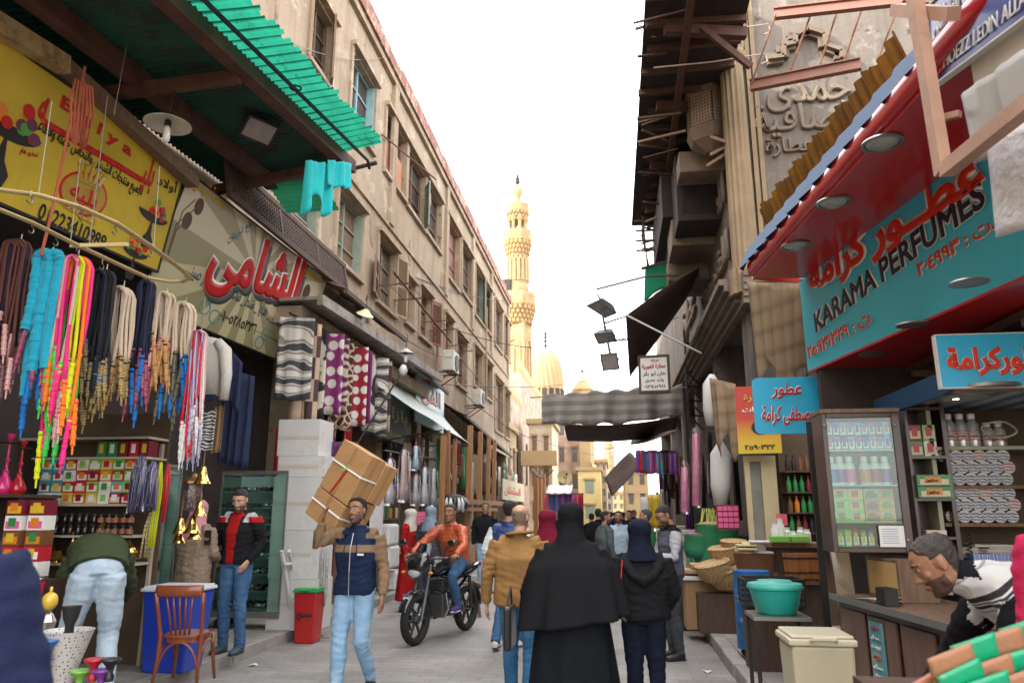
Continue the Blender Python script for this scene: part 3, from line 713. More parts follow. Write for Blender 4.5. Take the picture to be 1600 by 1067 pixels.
for z,r in((4.9,.26),(5.3,.26),(5.32,.21),(8.9,.19),(8.92,.25),(9.1,.27),(9.12,.22),(9.6,.3),(9.62,.33),(10.0,.33)):
 i=len(b.v);st.append(i)
 for q in range(n):
  a=2*math.pi*q/n;rr=r*(1-(.11 if q%2 else 0));b.v.append(V((XR+.02+math.cos(a)*rr,11.42+math.sin(a)*rr,z)))
b.skinrings(st,n);b.build('column',M_col,rb)
b=MB()
for k,(x,d)in enumerate(((XR+.26,.10),(XR+.37,.06))):b.box(x,x+.07,11.5-d,11.498,4.95,12)
b.build('pilaster',M_col,rb)
b=MB()
for k in range(5):b.box(XR-.10-.075*k,XR+.02,11.5,26,4.70+.1*k,4.797+.1*k)
for k in range(5):b.box(XR-.10,5.6,11.14-.03*k,11.498,4.70+.1*k,4.797+.1*k)
b.build('cornice',M_conc,rb)
M_let=mat('carved stone letters',(.20,.16,.12),.8,vary=.2)
for s,px,py,w_,h_ in(('حمدى',1262,152,1.35,.55),('الصافية',1256,188,1.65,.62),('عطارة',1232,231,.75,.36)):
 text('lettering',s,M_let,P(px,py,y=11.5),(1,0,0),(0,0,1),w_,h_,bold=.03,ext=.06,parent=rb,z=.0)
for s,yy,zz,w_,h_ in(('العطارين',14.6,7.2,4.2,.9),('الغورية',14.4,6.1,3.8,.75),('عطارة',19.2,6.6,3.0,1.0)):
 text('lettering',s,M_let,(XR,yy,zz),(0,-1,0),(0,0,1),w_,h_,bold=.03,ext=.09,parent=rb,z=.0)
b=MB();Y=11.47
pl=[(1197,96),(1222,93),(1222,76),(1240,72),(1240,60),(1259,50),(1285,58),(1288,76),(1312,84),(1312,96)]
pts=[P(x,y_,y=Y)for x,y_ in pl]
for a,c in zip(pts,pts[1:]):
 b.bar(a,c,.20,.14,up=(0,-1,0));b.bar(a+V((0,-.12,-.02)),c+V((0,-.12,-.02)),.07,.07,up=(0,-1,0))
b.build('stepped_arch',M_conc,rb)
ev=MB();EZ=8.75
ev.box(.66,XR,8.6,18.0,EZ,EZ+.05)
y=8.6
while y<18.0:
 L=rnd.uniform(.14,.26);x0=.62+(y-9)*.045+rnd.uniform(-.05,.10);ev.box(x0,XR,y,y+L-.015,EZ+.06,EZ+.09+rnd.uniform(0,.03));y+=L
ev.build('eaves',M_soot,rb)
ev=MB()
for y in[9.2+.62*k for k in range(15)]:
 j=rnd.uniform(-.12,.10);ev.bar((.60+(y-9)*.045-j,y,EZ-.06),(XR,y+rnd.uniform(-.1,.1),EZ-.06),.08,.1)
ev.build('rafter',M_wood2,rb)
ev=MB()
for y,z in((9.8,EZ-.18),(11.9,EZ-.2),(14.2,EZ-.2),(16.4,EZ-.24)):ev.bar((.95,y,z),(XR,y+.2,z-.05),.12,.16);ev.bar((1.5,y,z-.04),(XR,y+.05,z-.7),.07,.09)
ev.bar((1.25,8.7,EZ-.3),(1.35,17.5,EZ-.32),.1,.12)
ev.build('bracket',M_orw,rb)
for k in range(26):
 ev=MB()
 y=rnd.uniform(9.5,18.3);x=.6+(y-9)*.045;z=EZ+rnd.uniform(-.9,.05)*(0.3 if y<11 else 1);a=rnd.uniform(-.5,.5)
 ev.bar((x-rnd.uniform(.0,.14),y,z+rnd.uniform(-.06,.06)),(x+rnd.uniform(.3,.7),y+a,z),rnd.uniform(.02,.06),rnd.uniform(.015,.04));ev.build('broken_lath',M_wood2 if k%3 else M_wood,rb)
for k in range(5):ev=MB();ev.bar((.9,16.9+k*.3,EZ-.2),(.95+.03*k,16.9+k*.3,EZ-1.5+.1*k),.03);ev.build('broken_lath',M_wood2,rb)
for k in range(4):ev=MB();ev.bar((.7,16.8,EZ-.35-.25*k),(2.0,17.0,EZ-.3-.25*k),.04);ev.build('broken_lath',M_wood2,rb)
b=MB();b.box(1.35,XR-.002,13.2,17.6,6.9,EZ-.5);b.box(1.15,XR-.002,14.2,17.6,7.4,EZ-.35);b.build('overhang',M_soot,rb)
b=MB()
for k,(y0,y1,z0,z1,x0)in enumerate(((12.5,13.1,7.55,7.95,1.35),(13.2,14.0,7.0,7.5,1.42),(14.1,15.2,6.75,7.3,1.3),(15.3,16.6,6.4,6.9,1.3))):
 b.box(x0,XR-.003,y0,y1,z0,z1)
b.build('concrete_bay',M_conc,rb,bevel=.015)
c0=P(1127,150,y=12.0);bay=MB();bx_,by_=1.85,12.0
for z,r in((7.62,.14),(7.8,.36),(8.0,.42),(8.02,.40),(8.62,.40),(8.65,.44),(8.7,.44)):pass
st=[bay.ring((bx_,by_,z),V((r,0,0)),V((0,r,0)),6,1,math.pi/6)for z,r in((7.62,.12),(7.8,.36),(8.0,.44),(8.02,.40),(8.62,.40),(8.65,.45),(8.72,.45))]
bay.skinrings(st,6);bo=bay.build('lattice_bay',mat('bay timber',(.17,.12,.085),.75,vary=.3),rb)
la=MB()
for q in range(6):
 a0,a1=math.pi/6+math.pi/3*q,math.pi/6+math.pi/3*(q+1);A=V((bx_+.415*math.cos(a0),by_+.415*math.sin(a0),0));B_=V((bx_+.415*math.cos(a1),by_+.415*math.sin(a1),0))
 for k in range(9):p=A.lerp(B_,k/8);la.bar(p+V((0,0,8.05)),p+V((0,0,8.6)),.012)
 for k in range(10):z=8.06+.06*k;la.bar(A+V((0,0,z)),B_+V((0,0,z)),.012)
la.build('lattice',mat('lattice timber',(.30,.24,.17),.7,vary=.2),bo)
b=MB();b.bar((1.75,11.5,7.35),(2.35,11.45,7.62),.05);b.bar((1.75,11.4,7.62),(2.3,11.35,7.35),.05);b.bar((1.7,11.6,7.2),(2.0,11.5,7.35),.05);b.build('cross_brace',M_wood,rb)
M_pink=mat('terracotta steel paint',(.26,.125,.095),.6,vary=.2,dirt=(.25,.12,.09),dscale=3,dlo=.55,dhi=.7)
sf=thing('girder_set','terracotta painted steel beams crossing in front of the carved letters','steel beams',P(1250,120,y=10.6))
def ibeam(a,c,h=.16,w_=.1):
 b=MB();a,c=V(a),V(c);b.bar(a+V((0,0,h/2)),c+V((0,0,h/2)),w_,.02);b.bar(a-V((0,0,h/2)),c-V((0,0,h/2)),w_,.02);b.bar(a,c,.02,h-.022);b.build('beam',M_pink,sf)
A1,A2=P(1172,134,y=10.6),P(1345,100,y=10.0);B1,B2=P(1210,22,y=10.4),P(1420,-2,y=9.8)
ibeam(A1,A2);ibeam(B1,B2)
ibeam(P(1410,12,y=9.0),P(1500,20,y=9.0))
sf=thing('tie_rod_set','thin slanting rusty rods hung between the terracotta beams','rods',P(1260,120,y=10.5))
for p,q in(((1212,24),(1174,132)),((1270,14),(1232,120)),((1312,6),(1278,112)),((1350,4),(1316,104)),((1408,0),(1370,98))):
 b=MB();b.tube([P(*p,y=10.35),P(*q,y=10.45)],.014,6);b.build('rod',M_rust,sf)
for i,(p,q)in enumerate((((1018,58),(1200,38)),((1022,106),(1195,84)))):
 a,c=P(*p,y=10.2),P(*q,y=11.0);b=MB();b.tube([a,a.lerp(c,.5)-V((0,0,.03)),c,c+V((.03,0,-.14)),c+V((-.08,-.02,-.2))],.011,5)
 tag(b.build('rope',mat('bleached rope',(.42,.36,.31),.9)),['upper bleached rope stretched under the dark eaves','lower bleached rope stretched beside the lattice bay'][i],'rope')
def cable(pts,r=.009,m=M_wire,sag=.25,label='',px=True):
 b=MB()
 for a,c in zip(pts,pts[1:]):
  L=[a.lerp(c,k/12)-V((0,0,sag*4*(k/12)*(1-k/12)))for k in range(13)];b.tube(L,r,5)
 return tag(b.build('cable',m),label,'cable','cables over the street')
cable([P(800,462,x=XL),P(1010,372,x=1.9)],.012,M_greywire,.5,'pale cable sagging across the sky right of the minaret')
cable([P(690,505,x=XL),P(1060,495,x=2.1)],.014,M_wire,.9,'dark cable sagging just below the minaret balcony')
cable([P(690,600,x=XL),P(1000,565,x=2.1)],.014,M_wire,.7,'dark cable crossing in front of the dome base')
cable([P(640,430,x=XL),P(800,470,x=XL+.2)],.012,M_wire,.2,'dark cable drooping along the upper ochre wall')
cable([P(620,520,x=XL+.1),P(720,560,x=XL+.1),P(800,640,x=XL+.1)],.014,M_wire,.2,'dark cable drooping along the lower ochre wall')
cable([P(720,610,x=XL+.2),P(850,690,x=-3),P(1000,715,x=2.0)],.014,M_wire,.3,'dark cable strung below the striped awning')
cable([P(440,60,x=XL+.05),P(600,90,x=XL+.05),P(690,40,x=XL-.1)],.008,M_greywire,.2,'thin pale cable crossing the top windows')
# ================================================================ LEFT SHOPS: canopy and signs
M_yel=mat('yellow sign sheet',(.56,.40,.035),.35,vary=.10,vscale=1.5,dirt=(.36,.25,.04),dscale=1.1,dlo=.55,dhi=.8,spec=.5)
M_redp=mat('red paint',(.50,.012,.012),.45,vary=.05)
M_blk=mat('black paint',(.018,.017,.016),.5,vary=0)
M_white=mat('white paint',(.78,.77,.73),.5,vary=.05)
M_gold=mat('gold paint',(.52,.33,.05),.4,vary=.15)
M_green=mat('green print',(.07,.30,.06),.5,vary=.1);M_purple=mat('plum print',(.13,.03,.08),.5,vary=.1)
M_orp=mat('orange print',(.62,.20,.03),.5,vary=.1)
tr=P(290,265,x=-4.78);tl=V((-4.78,4.2,5.28));bl=tl+P(250,405,x=-5.0)-tr+V((-.03,0,-.13))
B1_=Board('shop_sign','yellow shop sign with red Balya lettering, crown emblem and black phone number','sign',(tl+tr)/2+(bl-tl)/2,tr-tl,tl-bl,(tr-tl).length,(tl-bl).length,M_yel,.05,M_blk,.025)
B1_.putp('بليـــــــــــــــــــــــــه',M_redp,(60,168),(240,278),.40,bold=.035,ext=.006)
B1_.putp('B a l y a',M_redp,(94,160),(205,240),.15,bold=.035,ext=.006)
B1_.putp('أولاد',M_blk,(246,280),(277,296),.17,bold=.02)
B1_.putp('لجميع منتجات الشيش والنحاس جملة وقطاعى',M_blk,(51,192),(221,302),.17,bold=.018)
B1_.putp('01223410989',M_blk,(60,328),(164,380),.15,bold=.02)
B1_.putp('تحذير هام',M_redp,(30,236),(58,244),.07)
B1_.putp('شيشة',M_gold,(92,312),(150,348),.14,bold=.02)
x,y=B1_.px(131,304)
M_gilt=mat('emblem gold',(.45,.28,.05),.35,vary=.2)
B1_.disc(x,y,.31,.21,M_redp,.004,rot=8);B1_.disc(x,y,.285,.185,M_gilt,.008,rot=8)
B1_.putp('بليه',M_redp,(108,296),(150,318),.2,bold=.03,z=.010)
x,y=B1_.px(142,271);cr=MB();c=B1_.at(x,y,.006)
for k in range(5):
 e=(k-2)*.075;cr.tube([c+B1_.u*(e*.8)-B1_.v*.09,c+B1_.u*e*1.1+B1_.v*(.02+.02*(2-abs(k-2)))],.022,6);cr.ball(c+B1_.u*e*1.15+B1_.v*(.045+.02*(2-abs(k-2))),.024,n=8,m=6)
cr.bar(c-B1_.u*.16-B1_.v*.1,c+B1_.u*.16-B1_.v*.1,.02,.035,up=B1_.v);cr.build('crown_emblem',M_gilt,B1_.o)
def fruit(px,py,s):
 """printed fruit bowl on a hookah neck"""
 x,y=B1_.px(px,py);c=B1_.at(x,y,.004);r_=random.Random(px);U_,W=B1_.u,B1_.v
 b=MB();pts=[c+U_*(s*1.15*math.cos(t))+W*(s*.42*math.sin(t))for t in[math.pi+k*math.pi/10 for k in range(11)]]
 b.prism(pts,B1_.n*.004);b.prism([c+U_*e+W*f for e,f in((-.05*s,-.4*s),(-.16*s,-1.0*s),(-.42*s,-1.35*s),(-.3*s,-1.75*s),(.3*s,-1.75*s),(.42*s,-1.35*s),(.16*s,-1.0*s),(.05*s,-.4*s))],B1_.n*.004);b.build('bowl_print',M_blk,B1_.o)
 for k in range(13):
  e,f=r_.uniform(-.9,.9)*s,r_.uniform(-.05,.65)*s;b=MB();q=c+U_*e*(1-f/s*.5)+W*f+B1_.n*(.002+k*.0006)
  b.skinrings([b.ring(q,U_*s*.2,W*s*.18,12),b.ring(q+B1_.n*.003,U_*s*.2,W*s*.18,12)],12);b.build('fruit_print',[M_redp,M_green,M_purple,M_orp][k%4],B1_.o)
fruit(15,195,.30);fruit(240,335,.22);fruit(212,392,.18)
b=MB();b.bar(P(-40,18,x=-4.72),P(98,103,x=-4.72),.16,.16);tag(b.build('timber_beam',mat('cream painted beam',(.42,.31,.15),.7,vary=.2,dirt=(.2,.12,.06),dscale=4)),'cream painted timber beam along the top left of the yellow sign','beam')
b=MB();b.bar(P(98,104,x=-4.74),P(302,285,x=-4.74),.14,.14);tag(b.build('timber_beam',M_wood),'bare brown timber beam along the top right of the yellow sign','beam')
c=[P(290,268,x=-4.78),P(510,437,x=-4.78),P(235,470,x=-5.15),P(460,577,x=-5.3)]
uu=(c[1]-c[0]).normalized();vv=((c[0]-c[2]).normalized()+(c[1]-c[3]).normalized()).normalized();vv=(vv-uu*vv.dot(uu)).normalized()
M_rays=bpy.data.materials.new('sun ray sheet');M_rays.use_nodes=True
n,l=_nodes(M_rays);bs=n['Principled BSDF'];bs.inputs['Roughness'].default_value=.4
tc=n.new('ShaderNodeTexCoord');sp=n.new('ShaderNodeSeparateXYZ');l.new(tc.outputs['Object'],sp.inputs[0])
sy=n.new('ShaderNodeMath');sy.operation='SUBTRACT';sy.inputs[1].default_value=-.1;l.new(sp.outputs[1],sy.inputs[0])
sz=n.new('ShaderNodeMath');sz.operation='SUBTRACT';sz.inputs[1].default_value=.95;l.new(sp.outputs[2],sz.inputs[0])
at=n.new('ShaderNodeMath');at.operation='ARCTAN2';l.new(sz.outputs[0],at.inputs[0]);l.new(sy.outputs[0],at.inputs[1])
sn=n.new('ShaderNodeMath');sn.operation='MULTIPLY';sn.inputs[1].default_value=13;l.new(at.outputs[0],sn.inputs[0])
si=n.new('ShaderNodeMath');si.operation='SINE';l.new(sn.outputs[0],si.inputs[0])
cr_=n.new('ShaderNodeValToRGB');cr_.color_ramp.elements[0].position=.47;cr_.color_ramp.elements[1].position=.53
cr_.color_ramp.elements[0].color=(.37,.33,.22,1);cr_.color_ramp.elements[1].color=(.64,.575,.42,1)
ma=n.new('ShaderNodeMapRange');ma.inputs[1].default_value=-1;ma.inputs[2].default_value=1;l.new(si.outputs[0],ma.inputs[0]);l.new(ma.outputs[0],cr_.inputs[0])
lw=n.new('ShaderNodeMapRange');lw.inputs[1].default_value=1.0;lw.inputs[2].default_value=.05;l.new(sp.outputs[2],lw.inputs[0])
mg=n.new('ShaderNodeMixRGB');mg.blend_type='MULTIPLY';l.new(lw.outputs[0],mg.inputs[0]);l.new(cr_.outputs[0],mg.inputs[1]);mg.inputs[2].default_value=(.75,.78,.56,1);l.new(mg.outputs[0],bs.inputs['Base Color'])
ctr=sum(c,V())/4
B2_=Board('shop_sign','pale shop sign with grey sun rays and large red Arabic lettering','sign',ctr,uu,vv,((c[1]-c[0]).length+(c[3]-c[2]).length)/2,((c[0]-c[2]).length+(c[1]-c[3]).length)/2,M_rays,.05,M_blk,.02)
SH='الشامى'
M_shade=mat('grey letter shade',(.10,.11,.12),.5,vary=0);M_teal=mat('teal print',(.10,.26,.28),.5,vary=0)
B2_.putp(SH,M_shade,(330,408),(470,462),1.02,bold=.07,ext=.004,z=.002)
B2_.putp(SH,M_white,(327,398),(467,452),1.02,bold=.075,ext=.008,z=.006)
B2_.putp(SH,M_redp,(327,398),(467,452),1.0,bold=.05,ext=.008,z=.016)
B2_.putp('مؤسسة الايمان',M_gold,(304,284),(354,322),.22,bold=.03)
B2_.putp('محمود',M_gold,(472,420),(500,440),.16,bold=.03)
B2_.putp('مع تحيات',M_teal,(355,380),(392,350),.15,bold=.02)
B2_.putp('اكسسوار عربى _ هدايا _ شنط _ ساعات _ اكسسوار صينى',M_shade,(292,420),(456,510),.24,bold=.02)
B2_.putp('٠١٠٠٥٢٨٥٣٣٦',M_blk,(345,490),(400,513),.17,bold=.02)
for px,py,r in((311,323,.085),(292,345,.085),(478,458,.12),(470,493,.115)):x,y=B2_.px(px,py);B2_.disc(x,y,r,r*1.25,mat('leaf brown',(.10,.065,.05),.5,vary=0),name='leaf_print')
b=MB()
for a in(((262,400),(275,350),(310,322)),((262,395),(272,362),(292,345)),((262,400),(285,330),(305,312)),((455,570),(490,480),(478,458)),((457,560),(480,510),(470,493))):
 b.tube([B2_.at(*B2_.px(*q),.005)for q in a],.007,5)
b.build('vine_print',M_wood,B2_.o)
for k,(px,py)in enumerate(((438,545),(446,553),(434,556))):x,y=B2_.px(px,py);B2_.disc(x,y,.07,.085,mat('rose print',(.33,.08,.08),.4,vary=.2),.004+.001*k,'fruit_print')
for px,py in((320,480),(335,495),(405,535),(415,522)):x,y=B2_.px(px,py);B2_.disc(x,y,.13,.1,M_teal,.004,'pattern_print',hole=.8)
def corr(name,m,xa,xb,y0,y1,zf,parent,ragged=0.0,per=.085,amp=.016,nx=8,jig=0):
 b=MB();ny=int((y1-y0)/per*6);r_=random.Random(3)
 rag=[r_.uniform(0,1)**2*ragged for _ in range(int((y1-y0)/per)+3)]
 def fn(u,v):
  y=y0+(y1-y0)*v;e=rag[int((y-y0)/per)]if u>.99 else 0;x=xa+(xb-xa)*u-e
  return V((x,y,zf(x,y)+amp*math.sin(2*math.pi*y/per)))
 b.grid(nx,ny,fn);return b.build(name,m,parent,smooth=True,fix=False)
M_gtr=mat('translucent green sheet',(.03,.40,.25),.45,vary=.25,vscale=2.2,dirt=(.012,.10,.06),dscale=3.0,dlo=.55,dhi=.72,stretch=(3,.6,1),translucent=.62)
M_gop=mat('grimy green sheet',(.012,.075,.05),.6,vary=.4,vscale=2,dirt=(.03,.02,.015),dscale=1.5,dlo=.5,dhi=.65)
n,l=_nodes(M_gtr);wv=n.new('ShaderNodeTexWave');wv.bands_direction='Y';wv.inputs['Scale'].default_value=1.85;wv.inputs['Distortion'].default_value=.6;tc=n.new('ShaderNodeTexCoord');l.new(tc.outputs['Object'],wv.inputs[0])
wr=n.new('ShaderNodeMapRange');wr.inputs[1].default_value=.0;wr.inputs[2].default_value=.10;wr.inputs[3].default_value=.16;wr.inputs[4].default_value=1;l.new(wv.outputs['Fac'],wr.inputs[0])  # dark ridge lines of the backlit sheet painted into its colour
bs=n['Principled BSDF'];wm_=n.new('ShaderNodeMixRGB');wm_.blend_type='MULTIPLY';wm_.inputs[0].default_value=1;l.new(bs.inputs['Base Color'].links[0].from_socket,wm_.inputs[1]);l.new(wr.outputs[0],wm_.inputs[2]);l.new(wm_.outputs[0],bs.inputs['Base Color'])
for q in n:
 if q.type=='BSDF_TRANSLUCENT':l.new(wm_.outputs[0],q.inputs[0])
cn=thing('corrugated_canopy','green corrugated canopy on brown beams over the shop signs, its outer strip letting daylight through','canopy',(-4.2,7,5.6))
zf=lambda x,y:5.80+(.08+.05*(x+4.6))*(y-5)
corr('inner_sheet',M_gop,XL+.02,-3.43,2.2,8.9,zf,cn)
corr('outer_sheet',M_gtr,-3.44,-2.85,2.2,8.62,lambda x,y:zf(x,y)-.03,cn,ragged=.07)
corr('end_sheet',mat('end green sheet',(.02,.17,.08),.5,vary=.3,translucent=.4),-4.6,-3.8,8.7,9.5,lambda x,y:6.02-.22*(y-8.7),cn,per=.1)
def zb(x,y,d=.1):return V((x,y,zf(x,y)-d))
for nm,a,q,w_ in(('beam',zb(-3.47,2),zb(-3.47,9.0),.15),('beam',zb(-4.55,2),zb(-4.55,8.9),.15),('cross_beam',zb(-5.2,6.0,.2),zb(-3.5,6.0,.2),.10),('cross_beam',zb(-5.2,8.5,.2),zb(-3.4,8.6,.2),.10),('cross_beam',zb(-5.2,4.0,.2),zb(-3.6,4.0,.2),.10)):
 b=MB();b.bar(a,q,w_,w_*1.15);b.build(nm,mat('brown canopy beam',(.115,.05,.035),.7,vary=.4,vscale=4),cn)
b=MB();b.tube([zb(-3.2,2.2),zb(-3.2,6),zb(-3.2,8.9),zb(-3.24,9.1,.14)],.022,8);b.tube([zb(-3.9,9.06),zb(-3.12,9.06)],.03,8);b.build('edge_rod',M_iron,cn)
b=MB();a0=zb(-3.2,6.6);b.tube([a0+V((.06*math.cos(t),.05*math.sin(t),.02))for t in[k*.7 for k in range(10)]],.01,6);b.build('wire_loop',M_iron,cn)
M_tq=mat('turquoise cloth',(.01,.47,.50),.8,vary=.12,vscale=5,bump=.2,sheen=.3)
o=cloth('hanging_cloth',M_tq,P(480,250,x=-3.45),P(526,258,x=-3.25),.55,3,.05,seed=4,hem=.25);tag(o,'longer gathered turquoise cloth hanging under the green canopy corner','cloth','turquoise cloths')
o=cloth('hanging_cloth',M_tq,P(512,250,x=-3.3),P(551,255,x=-3.1),.34,2,.05,seed=9);tag(o,'shorter turquoise cloth draped over the rod end of the green canopy','cloth','turquoise cloths')
M_enam=mat('white enamel',(.62,.60,.57),.3,vary=.15,coat=.4);M_bulb=mat('clear bulb',(.75,.75,.73),.15,vary=0,coat=.5)
def pendant(c0,r,label,m=M_enam,bulb=True,up=.9,tilt=None):
 c0=V(c0);t=thing('pendant_lamp',label,'lamp',c0)
 b=MB();b.lathe(c0,[(.03,.10),(.05,.085),(r*.55,.05),(r*.92,.012),(r,0),(r*.96,-.004),(r*.5,.03),(.03,.045)],28,tilt or(0,0,1));b.build('shade',m,t,smooth=40)
 b=MB();ax=V(tilt or(0,0,1));b.lathe(c0,[(.022,.06),(.03,.03),(.032,-.02)],12,ax);b.build('socket',M_iron,t)
 b=MB();b.lathe(c0,[(.026,-.02),(.032,-.05),(.036,-.12),(.03,-.17),(.006,-.19)],14,ax);b.build('bulb',M_bulb,t,smooth=True)
 b=MB();b.tube([c0+ax*.09,c0+V((.03,.0,.35)),c0+V((0,0,up))],.007,5);b.build('flex',M_wire,t)
 return t
pendant(P(262,195,x=-4.2),.22,'white enamel pendant lamp with a long bulb beside the yellow sign',up=.85)
def flood(c0,w_,h_,aim,label,body=None,arm=None,back=False):
 c0=V(c0);t=thing('floodlight',label,'floodlight',c0);a=V(aim).normalized();s=a.cross(V((0,0,1))).normalized();u=s.cross(a)
 b=MB();F=[c0+s*(i*w_/2)+u*(j*h_/2)for i,j in((-1,-1),(1,-1),(1,1),(-1,1))];K=[c0-a*w_*.34+s*(i*w_/2*.72)+u*(j*h_/2*.6)for i,j in((-1,-1),(1,-1),(1,1),(-1,1))]
 i0=len(b.v);b.v+=F+K;b.face((i0+4,i0+5,i0+6,i0+7));b.face((i0,i0+3,i0+2,i0+1))
 for k in range(4):b.face((i0+k,i0+(k+1)%4,i0+4+(k+1)%4,i0+4+k))
 for k in range(-2,3):b.cell(c0-a*w_*.36+s*k*w_*.13,s*.006,u*h_*.26,a*w_*.06)
 b.build('housing',body or M_iron,t,bevel=.006)
 b=MB()
 for i,j,L,W in((-1,0,h_,.025),(1,0,h_,.025)):b.cell(c0+s*i*(w_/2-.012)+a*.006,s*.014,u*h_/2,a*.01)
 for j in(-1,1):b.cell(c0+u*j*(h_/2-.012)+a*.006,s*(w_/2-.027),u*.012,a*.01)
 b.build('bezel',body or M_iron,t)
 b=MB();b.cell(c0+a*.004,s*(w_/2-.028),u*(h_/2-.026),a*.003);b.build('lens',mat('floodlight lens',(.30,.25,.24),.12,vary=.2,vscale=9,coat=.6),t)
 b=MB();b.tube([c0+s*w_*.52,c0+s*w_*.54-a*.1+u*h_*.62,c0-s*w_*.54-a*.1+u*h_*.62,c0-s*w_*.52],.012,6);b.build('yoke',body or M_iron,t)
 if arm:b=MB();b.tube([c0-a*.1+u*h_*.62]+[V(q)for q in arm],.02,8);b.build('arm',body or M_iron,t)
 return t
fp=P(405,205,x=-3.9);flood(fp,.40,.28,(.55,-.35,-.75),'black floodlight with a glass face under the green canopy',arm=[fp+V((-.1,.1,.32))])
M_rrope=mat('brick red rope',(.36,.09,.045),.85,vary=.2)
t=thing('rope_hank','brick red rope knotted in a hank with one end falling across the yellow sign','rope',P(130,200,x=-4.35))
b=MB();q=P(128,150,x=-4.35)
for k in range(7):b.tube([q+V((.01*k-.03,(k-3)*.02,.12)),q+V((.02,(k-3)*.045,-.1)),q+V((.02,(k-3)*.03+.01,-.42-.03*(k%3))),q+V((.0,(k-3)*.012,-.1)),q+V((0,0,.14))],.011,6)
b.build('hank',M_rrope,t)
b=MB();b.tube([P(133,105,x=-4.4),P(126,140,x=-4.36),P(112,180,x=-4.34),P(92,280,x=-4.33),P(74,360,x=-4.32),P(64,400,x=-4.32)],.012,6);b.build('tail',M_rrope,t)
for i,(p,q)in enumerate((((168,150),(140,380)),((200,60),(178,180)))):
 b=MB();b.tube([P(*p,x=-4.4),P(*q,x=-4.35)],.005,4);tag(b.build('string',M_greywire),['long thin grey string hanging in front of the yellow sign','short grey string hanging from the canopy beam'][i],'string')
lt=thing('lattice_canopy','dark brown openwork lattice ledge sloping along the top of the pale sign','lattice',P(450,350,x=-4.6))
b=MB();Y0,Y1=8.0,12.2
def lp(y,s):return V((-4.74+.10*s,y,5.46+.50*(1-s)))
for k in range(int((Y1-Y0)/.075)):b.bar(lp(Y0+k*.075,0),lp(Y0+k*.075,1),.028,.02)
for s in[j/9 for j in range(10)]:b.bar(lp(Y0,s)+V((0,0,.01)),lp(Y1,s)+V((0,0,.01)),.022,.02)
b.build('lattice',M_wood2,lt)
b=MB()
for s in(0,1):b.bar(lp(Y0-.05,s),lp(Y1+.05,s),.06,.07)
for y in(Y0,Y0+1.5,Y0+2.9,Y1):b.bar(lp(y,0)+V((0,0,-.03)),lp(y,1)+V((0,0,-.03)),.05,.05)
b.build('frame',M_wood2,lt)
b=MB();b.box(-5.19,-5.13,3.5,11.6,4.32,5.75)
o=b.build('shop_fascia',mat('brown grimy boards',(.075,.05,.035),.85,vary=.4),None);tag(o,'dark brown boarded fascia behind the two large left signs','fascia')
# ================================================================ LEFT SHOPS: hoop rail and hoses
HZ=3.62
hp=[P(x,y,z=HZ)for x,y in((-40,288),(0,297),(60,305),(120,322),(180,348),(240,388),(285,422),(297,434),(285,440),(262,440),(230,434),(180,411),(110,378),(50,348),(0,328),(-40,312))]
M_cream=mat('cream painted lath',(.58,.45,.23),.6,vary=.12,dirt=(.3,.2,.1),dscale=5,dlo=.58,dhi=.7)
t=thing('hoop_rail','cream painted hoop rail with hooks hanging below the yellow sign','rail',P(150,370,z=HZ))
b=MB();b.tube(hp,[(.012,.028)]*len(hp),8,side=(0,0,1));b.build('rail',M_cream,t)
b=MB();b.bar(P(110,384,z=HZ),P(200,382,z=HZ),.02,.03);b.build('crossbar',M_cream,t)
M_hook=mat('steel hook',(.30,.28,.25),.35,metal=.9,vary=0)
for px,py in((48,302),(128,328),(180,352),(235,388),(50,350),(88,370),(120,388),(160,408)):
 q=P(px,py,z=HZ);b=MB();b.tube([q+V((0,0,.02))]+[q+V((0,.025*math.sin(a),-.045-.025*math.cos(a)*-1))for a in[k*.6 for k in range(8)]],.005,5);b.build('hook',M_hook,t)
b=MB()
for px,py in((60,305),(240,388),(110,378)):q=P(px,py,z=HZ);b.tube([q,q+V((-.1,.1,.75))],.004,4)
b.build('hanger_wire',M_greywire,t)
